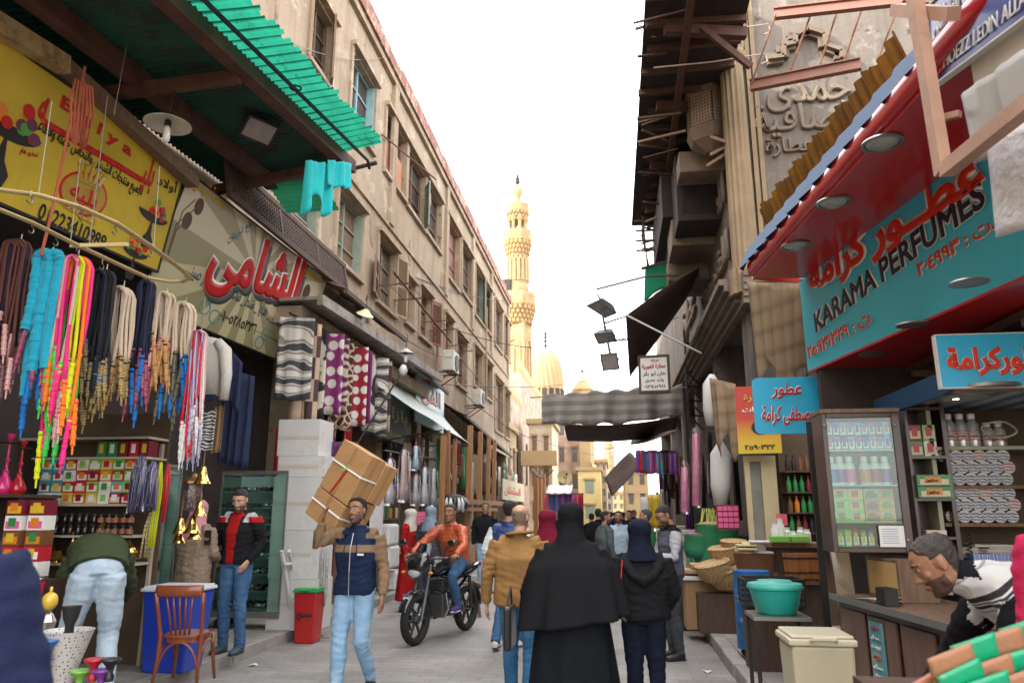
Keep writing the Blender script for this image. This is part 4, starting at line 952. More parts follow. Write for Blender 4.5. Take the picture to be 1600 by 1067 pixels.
def hose(parent,top,x0,x1,zl,zr,r,m,hm,hl=.3,wob=0.0,tip=None,seed=0,dy=0.0,shape=None):
 """one looped hose: up, over a hook and down again, with a handle at each end"""
 r_=random.Random(seed);top=V(top);L=max(abs(x1-x0)/2,.02);cx=(x0+x1)/2
 pts=[]
 for k in range(7):f=k/6;pts.append(top+V((x0+(f-1)*wob*math.sin(f*3+seed),dy,-L-(zl-L)*(1-f))))
 for k in range(1,8):a=math.pi*k/8;pts.append(top+V((cx-math.cos(a)*L,dy,-L+math.sin(a)*L)))
 for k in range(7):f=k/6;pts.append(top+V((x1+f*wob*math.sin(f*3+seed),dy+.02,-L-(zr-L)*f)))
 b=MB()
 if shape=='fluffy':
  fine=[]
  for a,c in zip(pts,pts[1:]):
   for j in range(5):fine.append(a.lerp(c,j/5))
  b.tube(fine,[r*(1+r_.uniform(-.1,.16))for _ in fine],12)
  for p in fine:
   for j in range(26):
    d=V((r_.gauss(0,1),r_.gauss(0,1),r_.gauss(0,.6))).normalized();s_=d.orthogonal().normalized()*r*.10;q=p+V((0,0,r_.uniform(-.02,.02)));b.tri(q+d*r*.8+s_,q+d*r*.8-s_,q+d*r*r_.uniform(1.1,1.38)+V((0,0,-.008)))
 else:b.tube(pts,r,8)
 o=b.build('hose',m,parent,smooth=shape!='fluffy')
 for e,d in((pts[0],(pts[0]-pts[1]).normalized()),(pts[-1],(pts[-1]-pts[-2]).normalized())):
  g=MB();n=9;prof=[];r0=r;r=.016 if shape=='fluffy' else r
  for k in range(n):prof+=[(r*1.02+.004*(k%2),hl*k/n),(r*1.02+.004*(k%2),hl*(k+.9)/n)]
  g.lathe(e-d*.01,[(r*1.25,-.02),(r*1.6,0)]+[(a+.004,z+.012)for a,z in prof]+[(r*1.5,hl+.02),(r*.6,hl+.04),(r*.45,hl+.10)],9,d)
  g.build('handle',hm[r_.randrange(len(hm))],o);r=r0
  if tip and shape!='fluffy':
   for q in(0,.55):g=MB();g.ball(e+d*hl*q,r*1.6,r*1.6,r*1.2,10,6);g.build('collar',tip[r_.randrange(len(tip))],o)
 return o
def dye(nm,c,**k):return mat(nm,c,.75,vary=.10,vscale=20,bump=.25,bscale=120,**k)
N_pink,N_yel,N_org,N_grn=dye('neon pink cord',(.80,.03,.22)),dye('neon yellow cord',(.62,.66,.01)),dye('neon orange cord',(.85,.20,.01)),dye('neon green cord',(.05,.55,.08))
N_red,N_crm,N_nvy,N_blk,N_brn,N_blu,N_wht=dye('scarlet cord',(.55,.02,.03)),dye('cream cord',(.55,.44,.33)),dye('navy cord',(.012,.016,.04)),dye('black cord',(.015,.015,.015)),dye('maroon cord',(.10,.03,.025)),dye('blue cord',(.01,.16,.50)),dye('white cord',(.66,.64,.62))
N_tq=mat('turquoise pile',(.005,.36,.52),.9,vary=.15,sheen=.4)
bands=lambda nm,cols,sc=24:pattern(nm,'stripes',cols,sc,.5,'Z',soft=.02)
H_gold,H_yb,H_rw,H_my,H_multi=bands('gold black bands',[(.015,.012,.01),(.50,.36,.12)]),bands('yellow blue bands',[(.62,.42,.02),(.03,.06,.25),(.55,.4,.05),(.4,.03,.05)],18),bands('red white bands',[(.5,.02,.03),(.65,.62,.58)],20),bands('pink maroon bands',[(.12,.01,.03),(.5,.2,.25),(.3,.02,.08)],26),bands('green black bands',[(.015,.015,.015),(.25,.36,.03),(.10,.02,.12)],22)
H_twist=bands('blue white twist',[(.02,.05,.35),(.62,.62,.62)],30);H_brown=bands('brown weave bands',[(.10,.03,.02),(.02,.04,.18),(.35,.2,.1),(.12,.03,.03)],14)
GR='hookah hose bundles on the hoop rail'
def bundle(label,px,py,specs,y=None):
 """specs: (offset across, width, left drop, right drop, radius, cord, handles, handle length, collars)"""
 tp=P(px,py,y=y);t=thing('hose_bundle',label,'hookah hoses',tp-V((0,0,1.2)),GR)
 b=MB();b.tube([tp+V((0,.02,-.02)),tp+V((0,.03,.05)),V((tp.x,tp.y+.03,max(HZ,tp.z+.08)))],.006,5);b.build('hook',M_hook,t)
 specs=specs+[(q[0]*-1.2,q[1]*.8,q[2]*1.1,q[3]*.95)+q[4:]for q in specs[:5]]
 for i,(o_,w_,a,c,r,m,h,hl,tip)in enumerate(specs):
  a,c,r=a*1.14*(.9+.04*(i*7%6)),c*1.14,r*(1 if m is N_tq else.86)
  hose(t,tp,o_-w_/2,o_+w_/2,a,c,r,m,h,hl,.03,tip,i*7+px,dy=(i%4)*.028-.04,shape='fluffy' if m is N_tq else None)
 return t
R_=random.Random(5)
YH=5.35
bundle('maroon and navy hose bundle at the far left of the hoop rail',28,378,[(R_.uniform(-.05,.05),R_.uniform(.08,.16),R_.uniform(.6,.9),R_.uniform(.7,1.0),.016,[N_brn,N_nvy,N_brn,N_blk][k%4],[H_brown,H_rw],.22,None)for k in range(8)],YH)
bundle('fluffy turquoise hose bundle with blue handles, between maroon and neon ones',78,398,[(-.02,.10,.65,.70,.043,N_tq,[N_blu,H_my],.28,[N_tq]),(.05,.11,.95,.90,.042,N_tq,[N_blu,H_my],.26,[N_tq])],YH+.05)
bundle('neon pink, yellow and orange hose bundle hanging lowest of all',118,402,[(R_.uniform(-.03,.04),.10+.03*(k%4),R_.choice((.55,.8,1.1,1.25)),R_.uniform(.75,1.25),.0175,[N_pink,N_yel,N_org,N_pink,N_crm,N_yel,N_pink,N_grn][k],[N_pink,N_grn,H_rw,N_org,N_yel],.34,[N_red,N_yel,N_pink,N_grn])for k in range(8)],YH+.1)
bundle('all black hose bundle with gold banded handles',163,424,[(R_.uniform(-.03,.03),R_.uniform(.08,.15),R_.uniform(.6,.85),R_.uniform(.65,.9),.017,N_blk if k%3 else N_nvy,[H_gold,N_blk,H_gold],.26,[N_blk,N_blu])for k in range(7)],YH+.45)
bundle('wide cream hose bundle with gold and black handles, left of the navy one',190,450,[(R_.uniform(-.01,.02),.10+.015*k,.50+.03*k,R_.uniform(.5,.65),.017,N_crm,[H_gold,H_yb,H_gold],.30,[N_blk])for k in range(8)],YH+.6)
bundle('navy hose bundle with pink and maroon banded handles',229,440,[(R_.uniform(-.02,.02),R_.uniform(.06,.12),R_.uniform(.55,.75),R_.uniform(.6,.75),.018,N_nvy,[H_my,N_blu,H_my],.30,[N_nvy])for k in range(7)],YH+.85)
bundle('narrow cream hose bundle with yellow and blue patterned handles',258,458,[(R_.uniform(-.02,.02),.07+.012*k,.40+.02*k,R_.uniform(.4,.5),.016,N_crm,[H_yb,H_rw,H_yb],.34,[N_blk,N_red])for k in range(6)],YH+.95)
bundle('cream hose bundle with green and black banded handles, right end of the rail',287,474,[(R_.uniform(-.01,.02),.10+.02*k,.50+.02*k,R_.uniform(.45,.6),.018,N_crm,[H_multi,N_blu,H_multi],.34,[N_blk])for k in range(7)],YH+1.05)
bundle('thin red, white and blue twisted hose bundle beside the white cardigan',312,518,[(R_.uniform(-.03,.03),R_.uniform(.02,.12),R_.uniform(.5,.75),R_.uniform(.6,.8),.012,[H_twist,H_rw,N_wht,H_rw,N_red][k%5],[N_red,N_wht,H_twist],.30,[N_wht,N_blu,N_red])for k in range(8)],YH+1.0)
M_shelf=mat('pale shelf board',(.42,.37,.29),.7,vary=.2);M_back=mat('brown shelf back',(.10,.065,.04),.8,vary=.3)
SY=6.85
def sx(px,py=780):return P(px,py,y=SY).x
def sz(py):return P(130,py,y=SY).z
sh=thing('shelf_unit','pale shelf unit of small boxes and jars behind the bending man','shelves',(sx(130),SY+.15,.13))
for py,a,c in((683,-60,222),(714,40,222),(787,40,218),(836,30,215),(880,30,215)):
 b=MB();b.box(sx(a),sx(c),SY,SY+.34,sz(py)-.022,sz(py));b.build('shelf',M_shelf,sh)
b=MB();b.box(sx(-80),sx(222),SY+.345,SY+.37,.14,sz(640));b.build('back_panel',M_back,sh)
for a in(40,214):b=MB();b.box(sx(a)-.015,sx(a)+.015,SY+.30,SY+.344,.14,sz(690));b.build('upright',M_shelf,sh)
def prod(label,c,w_,d,h,body,face=None,group=None,rz=0.0,name='carton',cat='box',spot=None):
 """a printed carton: plain sides, a coloured field and a round or square print on the front"""
 b=MB();x,y,z=c
 b.box(x-w_/2,x+w_/2,y,y+d,z,z+h)
 if face is not None:b.cur=1;b.box(x-w_*.42,x+w_*.42,y-.002,y-.0001,z+h*.12,z+h*.62)
 if spot is not None:b.cur=2;b.box(x-w_*.26,x+w_*.2,y-.004,y-.0022,z+h*.26,z+h*.84)
 ms=[body,face or body,spot or face or body]
 return tag(b.build(name,ms),label,cat,group)
def gloss(nm,c):return mat(nm,c,.35,vary=.06,vscale=6,spec=.5)
K={'red':gloss('red carton',(.42,.02,.03)),'green':gloss('green carton',(.03,.22,.06)),'lime':gloss('lime carton',(.20,.48,.08)),'yellow':gloss('yellow carton',(.62,.42,.03)),'white':gloss('white carton',(.70,.68,.64)),'orange':gloss('orange carton',(.60,.20,.02)),'blue':gloss('blue carton',(.05,.16,.42)),'teal':gloss('teal carton',(.05,.26,.28)),'maroon':gloss('maroon carton',(.16,.015,.03)),'pink':gloss('pink carton',(.66,.10,.26)),'purple':gloss('purple carton',(.20,.05,.30)),'cyan':gloss('cyan carton',(.08,.42,.58)),'brown':gloss('brown carton',(.16,.07,.03)),'black':gloss('black carton',(.02,.02,.022)),'cream':gloss('cream carton',(.60,.50,.33))}
cols=['teal','teal','red','yellow','yellow','orange','green','red']
grid_=[['white','white','yellow','orange','yellow','white','red','maroon'],['teal','teal','red','red','lime','white','cyan','lime'],['teal','teal','white','red','red','orange','red','lime'],['teal','cyan','red','white','lime','yellow','lime','red']]
spots=['red','green','orange','maroon','yellow','lime','white']
row_n=['bottom','second lowest','second highest','top']
x0,x1=sx(54),sx(205);cw=(x1-x0)/8;rh=(sz(716)-sz(787))/4-.003
for r in range(4):
 for c in range(8):
  k=grid_[r][c];s_=spots[(r*3+c)%7];s_='white' if s_==k else s_
  prod('%s carton above the jars, %s row, %s from the left'%(k,row_n[r],ORD[c]),(x0+cw*(c+.5),SY+.02+rnd.uniform(0,.02),sz(787)+r*(rh+.002)),cw*.94,.16,rh,K[k],K['white' if(r+c)%2 else 'cream'],'cartons above the dark jars',spot=K[s_])
for c,k in enumerate(('green','green','maroon','red','maroon')):
 prod('%s carton on the highest left shelf, %s from the left'%(k,ORD[c]),(sx(146+17*c),SY+.03,sz(714)),.098,.15,sz(690)-sz(714),K[k],None,'cartons on the upper shelf',spot=K['white']if c%2 else K['yellow'])
M_jar=mat('dark glass jar',(.02,.012,.01),.15,vary=.2,coat=.4);M_lid=mat('black jar lid',(.02,.02,.02),.4,vary=0);M_lidb=mat('brown jar label',(.30,.12,.06),.5,vary=.2)
def jar(c,r,h,label,group,m=M_jar,lid=M_lid,lab=None):
 t=thing('jar',label,'jar',c,group);b=MB();b.lathe(c,[(r*.9,0),(r,.01),(r,h*.72),(r*.8,h*.8)],12);b.build('body',m,t,smooth=40)
 b=MB();b.lathe(c,[(r*.85,h*.8),(r*.87,h),(r*.5,h+.002)],12);b.build('lid',lid,t,smooth=40)
 if lab:b=MB();b.lathe(c,[(r+.001,h*.15),(r+.001,h*.6)],12,cap=False);b.build('label',lab,t)
jn=0
for r,py in enumerate((836,)):
 for q in range(2):
  for c in range(13):
   z=sz(py)+q*.108;jar(V((sx(58)+(sx(208)-sx(58))*(c+.5)/13,SY+.06+.01*(c%2),z)),.032,.10,'%s jar from the left in the %s row below the cartons, %s'%(ORD[c],'lower' if q==0 else 'upper','brown labelled' if c>7 else 'plain dark'),'dark jars in two rows',lab=M_lidb if c>7 else None)
M_brass=mat('polished brass',(.62,.40,.12),.22,metal=1.0,vary=.25,vscale=12)
M_brz=mat('dull bronze',(.25,.15,.06),.4,metal=.9,vary=.3)
def brass(c,s,kind,label,m=M_brass):
 c=V(c);t=thing('brass_'+kind,label,'brass '+kind,c,'brass wares under the jar shelves');b=MB()
 prof={'vase':[(.05,0),(.052,.015),(.02,.03),(.045,.09),(.055,.13),(.03,.19),(.016,.24),(.03,.29),(.032,.295),(.02,.29)],'pot':[(.05,0),(.07,.03),(.08,.08),(.055,.13),(.035,.14),(.02,.17),(.006,.2)],'bowl':[(.03,0),(.02,.015),(.06,.05),(.085,.09),(.088,.092),(.06,.06),(.01,.03)]}[kind]
 b.lathe(c,[(r*s,z*s)for r,z in prof],18);b.build('body',m,t,smooth=50)
 if kind=='pot':
  b=MB();b.tube([c+V((-.07,0,.06))*s,c+V((-.13,0,.1))*s,c+V((-.15,0,.15))*s],[.018*s,.012*s,.008*s],8);b.build('spout',m,t)
  b=MB();b.tube([c+V((.07,0,.09))*s,c+V((.12,0,.12))*s,c+V((.11,0,.04))*s,c+V((.07,0,.04))*s],.008*s,6);b.build('handle',m,t)
kinds=['vase','pot','bowl','vase','pot','vase','bowl','pot']
for i in range(8):
 brass((sx(48+i*22),SY+.08,sz(880)),1.0+.15*(i%3),kinds[i],'%s brass ware from the left on the lowest shelf, a %s'%(ORD[i],kinds[i]))
t2=thing('low_table','low dark table of brass wares beside the bending man','table',P(60,1010,z=.13)+V((0,.9,0)))
q=t2.location;b=MB();b.box(q.x-.75,q.x+.8,q.y-.25,q.y+.35,.52,.56);b.build('top',M_wood2,t2)
for a,c in((-.7,-.2),(.75,-.2),(-.7,.3),(.75,.3)):b=MB();b.box(q.x+a-.025,q.x+a+.025,q.y+c-.025,q.y+c+.025,.13,.52);b.build('leg',M_wood2,t2)
for i in range(9):brass((q.x-.62+.15*i,q.y-.1+.12*(i%3),.56),1.05+.2*(i%4==0),kinds[(i*3)%8],'%s brass piece from the left on the low dark table, a %s'%(ORD[i],kinds[(i*3)%8]),M_brass if i%3 else M_brz)
def hookah(c,s,m1,m2,label,tray=True):
 c=V(c);t=thing('hookah',label,'hookah',c,'hookahs');b=MB();b.lathe(c,[(.06*s,0),(.085*s,.03*s),(.09*s,.07*s),(.06*s,.14*s),(.03*s,.19*s),(.028*s,.22*s)],18);b.build('base',m1,t,smooth=50)
 b=MB();b.lathe(c,[(.03*s,.22*s),(.034*s,.23*s),(.014*s,.25*s),(.014*s,.32*s),(.028*s,.34*s),(.012*s,.37*s),(.012*s,.5*s)],14);b.build('stem',m2,t,smooth=50)
 b=MB();b.lathe(c,[(.012*s,.5*s),(.09*s,.51*s),(.095*s,.52*s),(.012*s,.515*s)],18);b.build('tray',M_brz,t,smooth=40)
 b=MB();b.lathe(c,[(.014*s,.52*s),(.02*s,.55*s),(.04*s,.58*s),(.042*s,.6*s),(.03*s,.6*s),(.01*s,.57*s)],14);b.build('bowl',m1,t,smooth=50)
M_hp,M_hr=mat('pink lacquer',(.70,.03,.20),.2,coat=.6,vary=.05),mat('red lacquer',(.50,.015,.03),.2,coat=.6,vary=.05)
bs_=MB();zz=P(20,772,y=6.3).z;bs_.box(P(-40,772,y=6.3).x,P(48,772,y=6.3).x,6.2,6.7,zz-.03,zz)
for q in(-30,40):x=P(q,772,y=6.3).x;bs_.box(x-.02,x+.02,6.25,6.65,.13,zz-.03)
tag(bs_.build('wall_shelf',M_wood2),'dark wooden ledge carrying the pink and red hookahs','shelf')
hookah((P(4,770,y=6.4).x,6.4,zz),.95,M_hp,M_hp,'shiny pink hookah at the left edge of the shop')
hookah((P(26,770,y=6.45).x,6.45,zz),.85,M_hr,M_hr,'shiny red hookah just right of the pink one')
st_=[('white','red'),('red','white'),('brown','orange'),('white','pink'),('maroon','yellow')]
for i,(a,c)in enumerate(st_):
 for j in range(2):
  q=P(12+30*j,868,y=5.75);prod('%s and %s fruit printed box, %s from below in the %s stack'%(a,c,ORD[i],'left' if j==0 else 'right'),(q.x,5.75+.04*j,q.z-.17+i*.125),.15,.14,.12,K[a],K[c],'fruit printed boxes',spot=K[['green','orange','yellow'][(i+j)%3]])
q=P(30,885,y=5.7);b=MB();b.box(q.x-.2,q.x+.22,5.68,6.05,.13,q.z-.115);tag(b.build('crate',M_wood2),'dark wooden crate under the fruit printed boxes','crate')
q=P(46,945,y=5.6);t=thing('bucket','red metal bucket with a bright rim beside the fruit printed boxes','bucket',q)
b=MB();b.lathe(q,[(.07,0),(.10,.2),(.095,.2),(.065,.01)],20);b.build('body',M_hr,t,smooth=40);b=MB();b.lathe(q,[(.101,.185),(.108,.2),(.101,.212),(.094,.2)],20);b.build('rim',M_hook,t)
b=MB();b.box(q.x-.18,q.x+.16,5.45,5.66,.13,q.z);tag(b.build('crate',M_wood),'brown crate under the red bucket','crate')
M_silv=mat('worn silver plate',(.55,.53,.50),.3,metal=.95,vary=.3,vscale=14)
M_perf=pattern('pierced silver','dots',[(.05,.045,.04),(.55,.53,.5)],46,.35,thr=.25,soft=.05)
q=P(108,985,y=4.75);t=thing('hookah','large silver hookah with a pierced cone shaped tray by the left frame edge','hookah',(q.x,4.75,.13))
b=MB();b.lathe((q.x,4.75,.13),[(.12,0),(.12,.1),(.05,.2),(.03,.3),(.05,.36)],20);b.build('base',M_silv,t,smooth=50)
b=MB();b.lathe((q.x,4.75,.13),[(.05,.36),(.07,.44),(.15,.70),(.155,.71),(.145,.70),(.06,.44)],24);b.build('cone',M_perf,t,smooth=50)
b=MB();b.lathe((q.x,4.75,.13),[(.03,.62),(.028,.74),(.045,.78),(.06,.86),(.05,.86),(.02,.8)],16);b.build('bowl',M_blk,t,smooth=50)
q=P(80,922,y=5.15);b=MB();b.lathe((q.x,5.15,.13),[(.09,0),(.03,.05),(.02,.4),(.03,.56),(.11,.58),(.115,.59),(.02,.575),(.02,.60),(.05,.64),(.06,.70),(.035,.75),(.01,.77)],20)
tag(b.build('serving_stand',[M_silv]),'silver stand with a shallow plate beside the bending man','stand')
b=MB();b.ball((q.x,5.15,.13+.84),.055,.055,.065,14,10);b.lathe((q.x,5.15,.13),[(.012,.895),(.01,.94)],8);tag(b.build('gourd',mat('yellow glaze',(.62,.42,.04),.25,coat=.5),smooth=True),'round yellow gourd ornament on the silver stand','ornament')
for i,(px,py,k,lb)in enumerate(((75,1015,'blue','bright blue hookah bowl at the bottom left'),(146,1045,'red','bright red hookah bowl in front of the jeans of the bending man'),(124,1063,'lime','bright green hookah bowl lowest in front'),(172,1045,'black','black hookah bowl right of the red one'),(158,1062,'purple','purple banded cup below the red bowl'))):
 q=P(px,py,y=4.6);t=thing('hookah_bowl',lb,'hookah bowl',q-V((0,0,.07)),'coloured hookah bowls');b=MB();b.lathe(q,[(.025,-.07),(.03,-.04),(.018,-.02),(.028,.02),(.055,.05),(.058,.06),(.045,.06),(.02,.03)],16);b.build('cup',K[k],t,smooth=50);b=MB();b.lathe(q,[(.0585,.048),(.062,.056),(.0585,.064)],16);b.build('rim',K[k],t)
b=MB();q0,q1=P(40,1085,y=4.5),P(240,1085,y=4.5);b.box(q0.x,q1.x,4.35,4.9,.13,min(P(140,1068,y=4.6).z-.06,.5));tag(b.build('display_bench',M_wood2),'low dark bench under the coloured hookah bowls','bench')
M_film=glassy('clear wrap',(.94,.95,.97),.35,.12)
def packet(c,w_,h_,m,label,n=6,grp='hanging packets by the shelves',film=True):
 c=V(c);t=thing('hanging_packet',label,'packet',c-V((0,0,h_)),grp);r_=random.Random(int(c.x*999));b=MB()
 for k in range(n):x=(k-n/2+.5)*w_/n;b.tube([c+V((x*.2,0,0)),c+V((x,r_.uniform(-.02,.02),-h_*.3)),c+V((x*1.1,r_.uniform(-.03,.03),-h_))],[.006,w_/n*.5,w_/n*.55],6)
 b.build('contents',m,t,smooth=True)
 if film:b=MB();b.tube([c+V((0,0,.02)),c+V((0,0,-.05)),c+V((0,0,-h_*.4)),c+V((0,0,-h_*1.02))],[(.01,.01),(w_*.4,.03),(w_*.56,.05),(w_*.6,.04)],12,side=(1,0,0));b.build('wrapper',M_film,t,smooth=True)
M_gp=pattern('grey violet ribbons','stripes',[(.05,.05,.12),(.35,.35,.42),(.10,.08,.2)],9,.3,'X',dist=2)
packet(P(222,712,y=6.5),.17,.52,M_gp,'bunch of grey violet clear wrapped packets at the right end of the shelves',7)
packet(P(240,720,y=6.45),.12,.45,M_gp,'narrow grey violet wrapped packet behind the bunch by the shelves',5)
packet(P(252,722,y=6.6),.07,.78,N_yel,'long yellow hose packet right of the grey violet bunch',4,film=False)
packet(P(264,724,y=6.62),.06,.55,N_red,'long red hose packet right of the yellow one',4,film=False)
packet(P(236,800,y=6.7),.10,.42,bands('candy bands',[(.6,.5,.05),(.5,.05,.1),(.1,.4,.1),(.6,.55,.5)],8),'bunch of candy striped sticks below the wrapped packets',5,film=False)
def bell(c,s,label):
 c=V(c);t=thing('brass_bell',label,'bell',c-V((0,0,.13*s)),'brass bells on strings');b=MB();b.lathe(c,[(.01*s,0),(.02*s,-.01*s),(.03*s,-.05*s),(.04*s,-.09*s),(.065*s,-.13*s),(.06*s,-.128*s),(.02*s,-.03*s)],16);b.build('bell',M_brass,t,smooth=50)
 b=MB();b.ball(c+V((0,0,-.125*s)),.016*s);b.build('clapper',M_brass,t);b=MB();b.tube([c,c+V((.004,0,.16))],.004,5);b.build('string',M_wood,t)
for i,(px,py,s,lb)in enumerate(((318,728,1.3,'largest brass bell, hanging below the red white and blue hoses'),(313,782,1.1,'brass bell in front of the pink headscarf'),(283,808,1.15,'left brass bell of the low cluster over the brown coat'),(302,805,1.25,'middle brass bell of the low cluster over the brown coat'),(305,820,1.0,'lowest brass bell over the brown coat'),(281,826,1.0,'lower left brass bell over the brown coat'))):bell(P(px,py,y=6.15),s*.9,lb)
c=P(301,775,y=6.3);t=thing('lantern','dark bronze pierced lantern hanging left of the pink headscarf','lantern',c-V((0,0,.12)))
b=MB();b.lathe(c,[(.02,.20),(.04,.17),(.10,.13),(.10,.11),(.07,.10)],8);b.build('cap',M_brz,t);b=MB();b.lathe(c,[(.07,.10),(.085,.0),(.075,-.1),(.09,-.11),(.03,-.13)],8);b.build('body',pattern('pierced bronze','cells',[(.02,.02,.05),(.16,.09,.04)],30,.4,thr=.12,soft=.04),t)
b=MB();b.tube([c+V((0,0,.2)),c+V((0,0,.6))],.005,5);b.build('chain',M_brz,t)
for i in range(14):
 q=t2.location;brass((q.x-.66+.098*i,q.y-.16+.13*((i*2)%4),.56),1.0+.25*((i*7)%3),kinds[(i*5)%8],'%s brass ware in the second crowd on the low table, a %s'%(ORD[i],kinds[(i*5)%8]),[M_brass,M_brz,M_silv][i%3])
# ================================================================ LEFT SHOPS FARTHER ALONG
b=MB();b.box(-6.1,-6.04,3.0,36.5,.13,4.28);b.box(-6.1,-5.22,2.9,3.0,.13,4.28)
tag(b.build('shop_interior',M_dark),'back wall inside the left shops, coloured dark for shade behind the goods','wall')  # darkness behind the goods painted as the wall's colour
b=MB();b.box(-6.04,-5.15,3.0,11.5,4.2,4.3);tag(b.build('shop_ceiling',M_dark),'boarded ceiling over the first left shops, coloured dark for shade','ceiling')
M_glass=glassy('cabinet glass',(.82,.93,.90),.5,.03);M_alu=mat('dull aluminium',(.38,.38,.36),.35,metal=.8,vary=.15)
M_shade_=mat('dark spectacle plastic',(.015,.015,.018),.15,vary=0,coat=.5)
def cabinet(label,x0,x1,y0,y1,z1,nsh,items=True):
 t=thing('glass_cabinet',label,'display cabinet',((x0+x1)/2,(y0+y1)/2,.13),'glass display cabinets')
 b=MB();b.box(x0,x1,y0,y1,.28,.36);b.box(x0,x1,y0,y0+.03,z1-.04,z1);b.box(x0,x1,y1-.03,y1,z1-.04,z1);b.box(x0,x0+.03,y0+.031,y1-.031,z1-.04,z1);b.box(x1-.03,x1,y0+.031,y1-.031,z1-.04,z1);b.build('frame',M_alu,t)
 for a,c in((x0,y0),(x1,y0),(x0,y1),(x1,y1)):
  s_,d=(1 if a==x0 else-1),(1 if c==y0 else-1)
  b=MB();b.box(min(a,a+s_*.022),max(a,a+s_*.022),min(c,c+d*.022),max(c,c+d*.022),.36,z1-.04);b.build('post',M_alu,t)
  w=MB();w.lathe((a+s_*.08,c+d*.08-.025,.19),[(.015,0),(.055,.004),(.06,.02),(.055,.046),(.015,.05)],14,(0,1,0));w.bar((a+s_*.08,c+d*.08,.22),(a+s_*.08,c+d*.08,.28),.03);w.build('caster',M_iron,t)
 for nm,q in(('pane',(x0+.024,x1-.024,y0+.006,y0+.011)),('pane',(x1-.011,x1-.006,y0+.024,y1-.024)),('pane',(x0+.006,x0+.011,y0+.024,y1-.024))):
  b=MB();b.box(*q,.37,z1-.05);b.build(nm,M_glass,t)
 b=MB();b.box(x0+.02,x1-.02,y1-.02,y1-.01,.37,z1-.05);b.build('back_panel',mat('cabinet back',(.50,.62,.60),.5,vary=.3),t)
 for k in range(nsh):
  z=.36+(z1-.45)*(k+.0)/nsh+.02;b=MB();b.box(x0+.025,x1-.025,y0+.03,y1-.03,z,z+.008);b.build('shelf',M_glass,t);b=MB();b.box(x0+.025,x1-.025,y0+.024,y0+.0295,z,z+.010);b.build('shelf_edge',mat('glass shelf edge',(.25,.42,.38),.1,vary=0,coat=.5),t)
 return t
def shades(m):
 b=MB()
 for s_ in(-1,1):
  b.tube([V((s_*.033+.026*math.cos(a),0,.026+.02*math.sin(a)))for a in[k*math.pi/6 for k in range(13)]],.004,5);b.skinrings([b.ring((s_*.033,q,.026),V((.024,0,0)),V((0,0,.018)),12)for q in(-.002,.002)],12);b.bar((s_*.06,0,.03),(s_*.05,.07,.02),.005)
 b.bar((-.012,0,.032),(.012,0,.032),.006)
 me=b.mesh('sunglasses');me.materials.append(m);return me
SG=[shades(M_shade_),shades(mat('brown spectacle frame',(.12,.05,.02),.2,vary=0,coat=.5)),shades(mat('steel spectacle frame',(.5,.5,.5),.2,metal=.8,vary=0))]
ca,cb_=P(434,985,z=.13),P(330,985,z=.13)
CX0,CX1,CY0,CY1=-5.24,ca.x,ca.y,ca.y+.55
CZ=P(440,735,y=CY0).z
cabinet('tall wheeled glass cabinet of sunglasses beside the white carton stack',CX0,CX1,CY0,CY1,CZ,8)
for k in range(8):
 z=.36+(CZ-.45)*k/8+.031
 for j in range(3):
  for i in range(6):
   x=CX0+.10+(CX1-CX0-.2)*(i+.3*(j%2)+.2)/5.7;o=link('sunglasses',SG[(i*5+j*3+k)%3],None,(x,CY0+.08+.16*j,z),True);o.rotation_euler=(0,0,rnd.uniform(-.15,.15));o.scale=(1.25,)*3;tag(o,['dark','brown','steel'][(i*5+j*3+k)%3]+' framed sunglasses on a shelf of the wheeled glass cabinet','sunglasses','sunglasses in the glass cabinet')
c2=P(250,900,y=8.2);cabinet('glass cabinet of small trinkets behind the brown coated woman',-6.0,-5.15,7.9,8.4,2.15,6)
M_teal2=mat('turquoise box',(.02,.35,.36),.4,vary=.1)
for k in range(6):
 for i in range(6):
  x=-5.92+.135*i;h=rnd.uniform(.06,.16);b=MB();b.box(x,x+rnd.uniform(.06,.11),8.0,8.12,.36+1.7*k/6+.034,.36+1.7*k/6+.034+h)
  nm=rnd.choice(['teal','black','white','brown','teal','black']);tag(b.build('trinket_box',K[nm],bevel=.006),'%s trinket box in the cabinet behind the coated woman, shelf %s from below, %s along'%(nm,ORD[k],ORD[i]),'box','trinket boxes')
M_wcar=mat('white carton board',(.60,.585,.56),.7,vary=.10,vscale=2,dirt=(.42,.39,.35),dscale=3,dlo=.55,dhi=.75)
xa,xb=P(426,800,y=9.5).x,P(502,800,y=9.5).x;tops=[985,905,828,745,712,655]
zs=[max(.13,P(470,q,y=9.5).z)for q in tops];zs[0]=.13
for i in range(5):
 j=rnd.uniform(-.03,.03);b=MB();b.box(xa+j,xb+j-(.09 if i==4 else 0),9.5,10.0,zs[i]+.003,zs[i+1]);b.cur=1;b.box(xa+j+.003,xb+j-.1,9.497,9.499,(zs[i]+zs[i+1])/2-.025,(zs[i]+zs[i+1])/2+.025)
 tag(b.build('carton',[M_wcar,mat('pale packing tape',(.55,.5,.42),.3,vary=.1)],bevel=.008),'plain white carton beside the glass cabinet, %s from below in its stack'%ORD[i],'carton','white cartons in a stack')
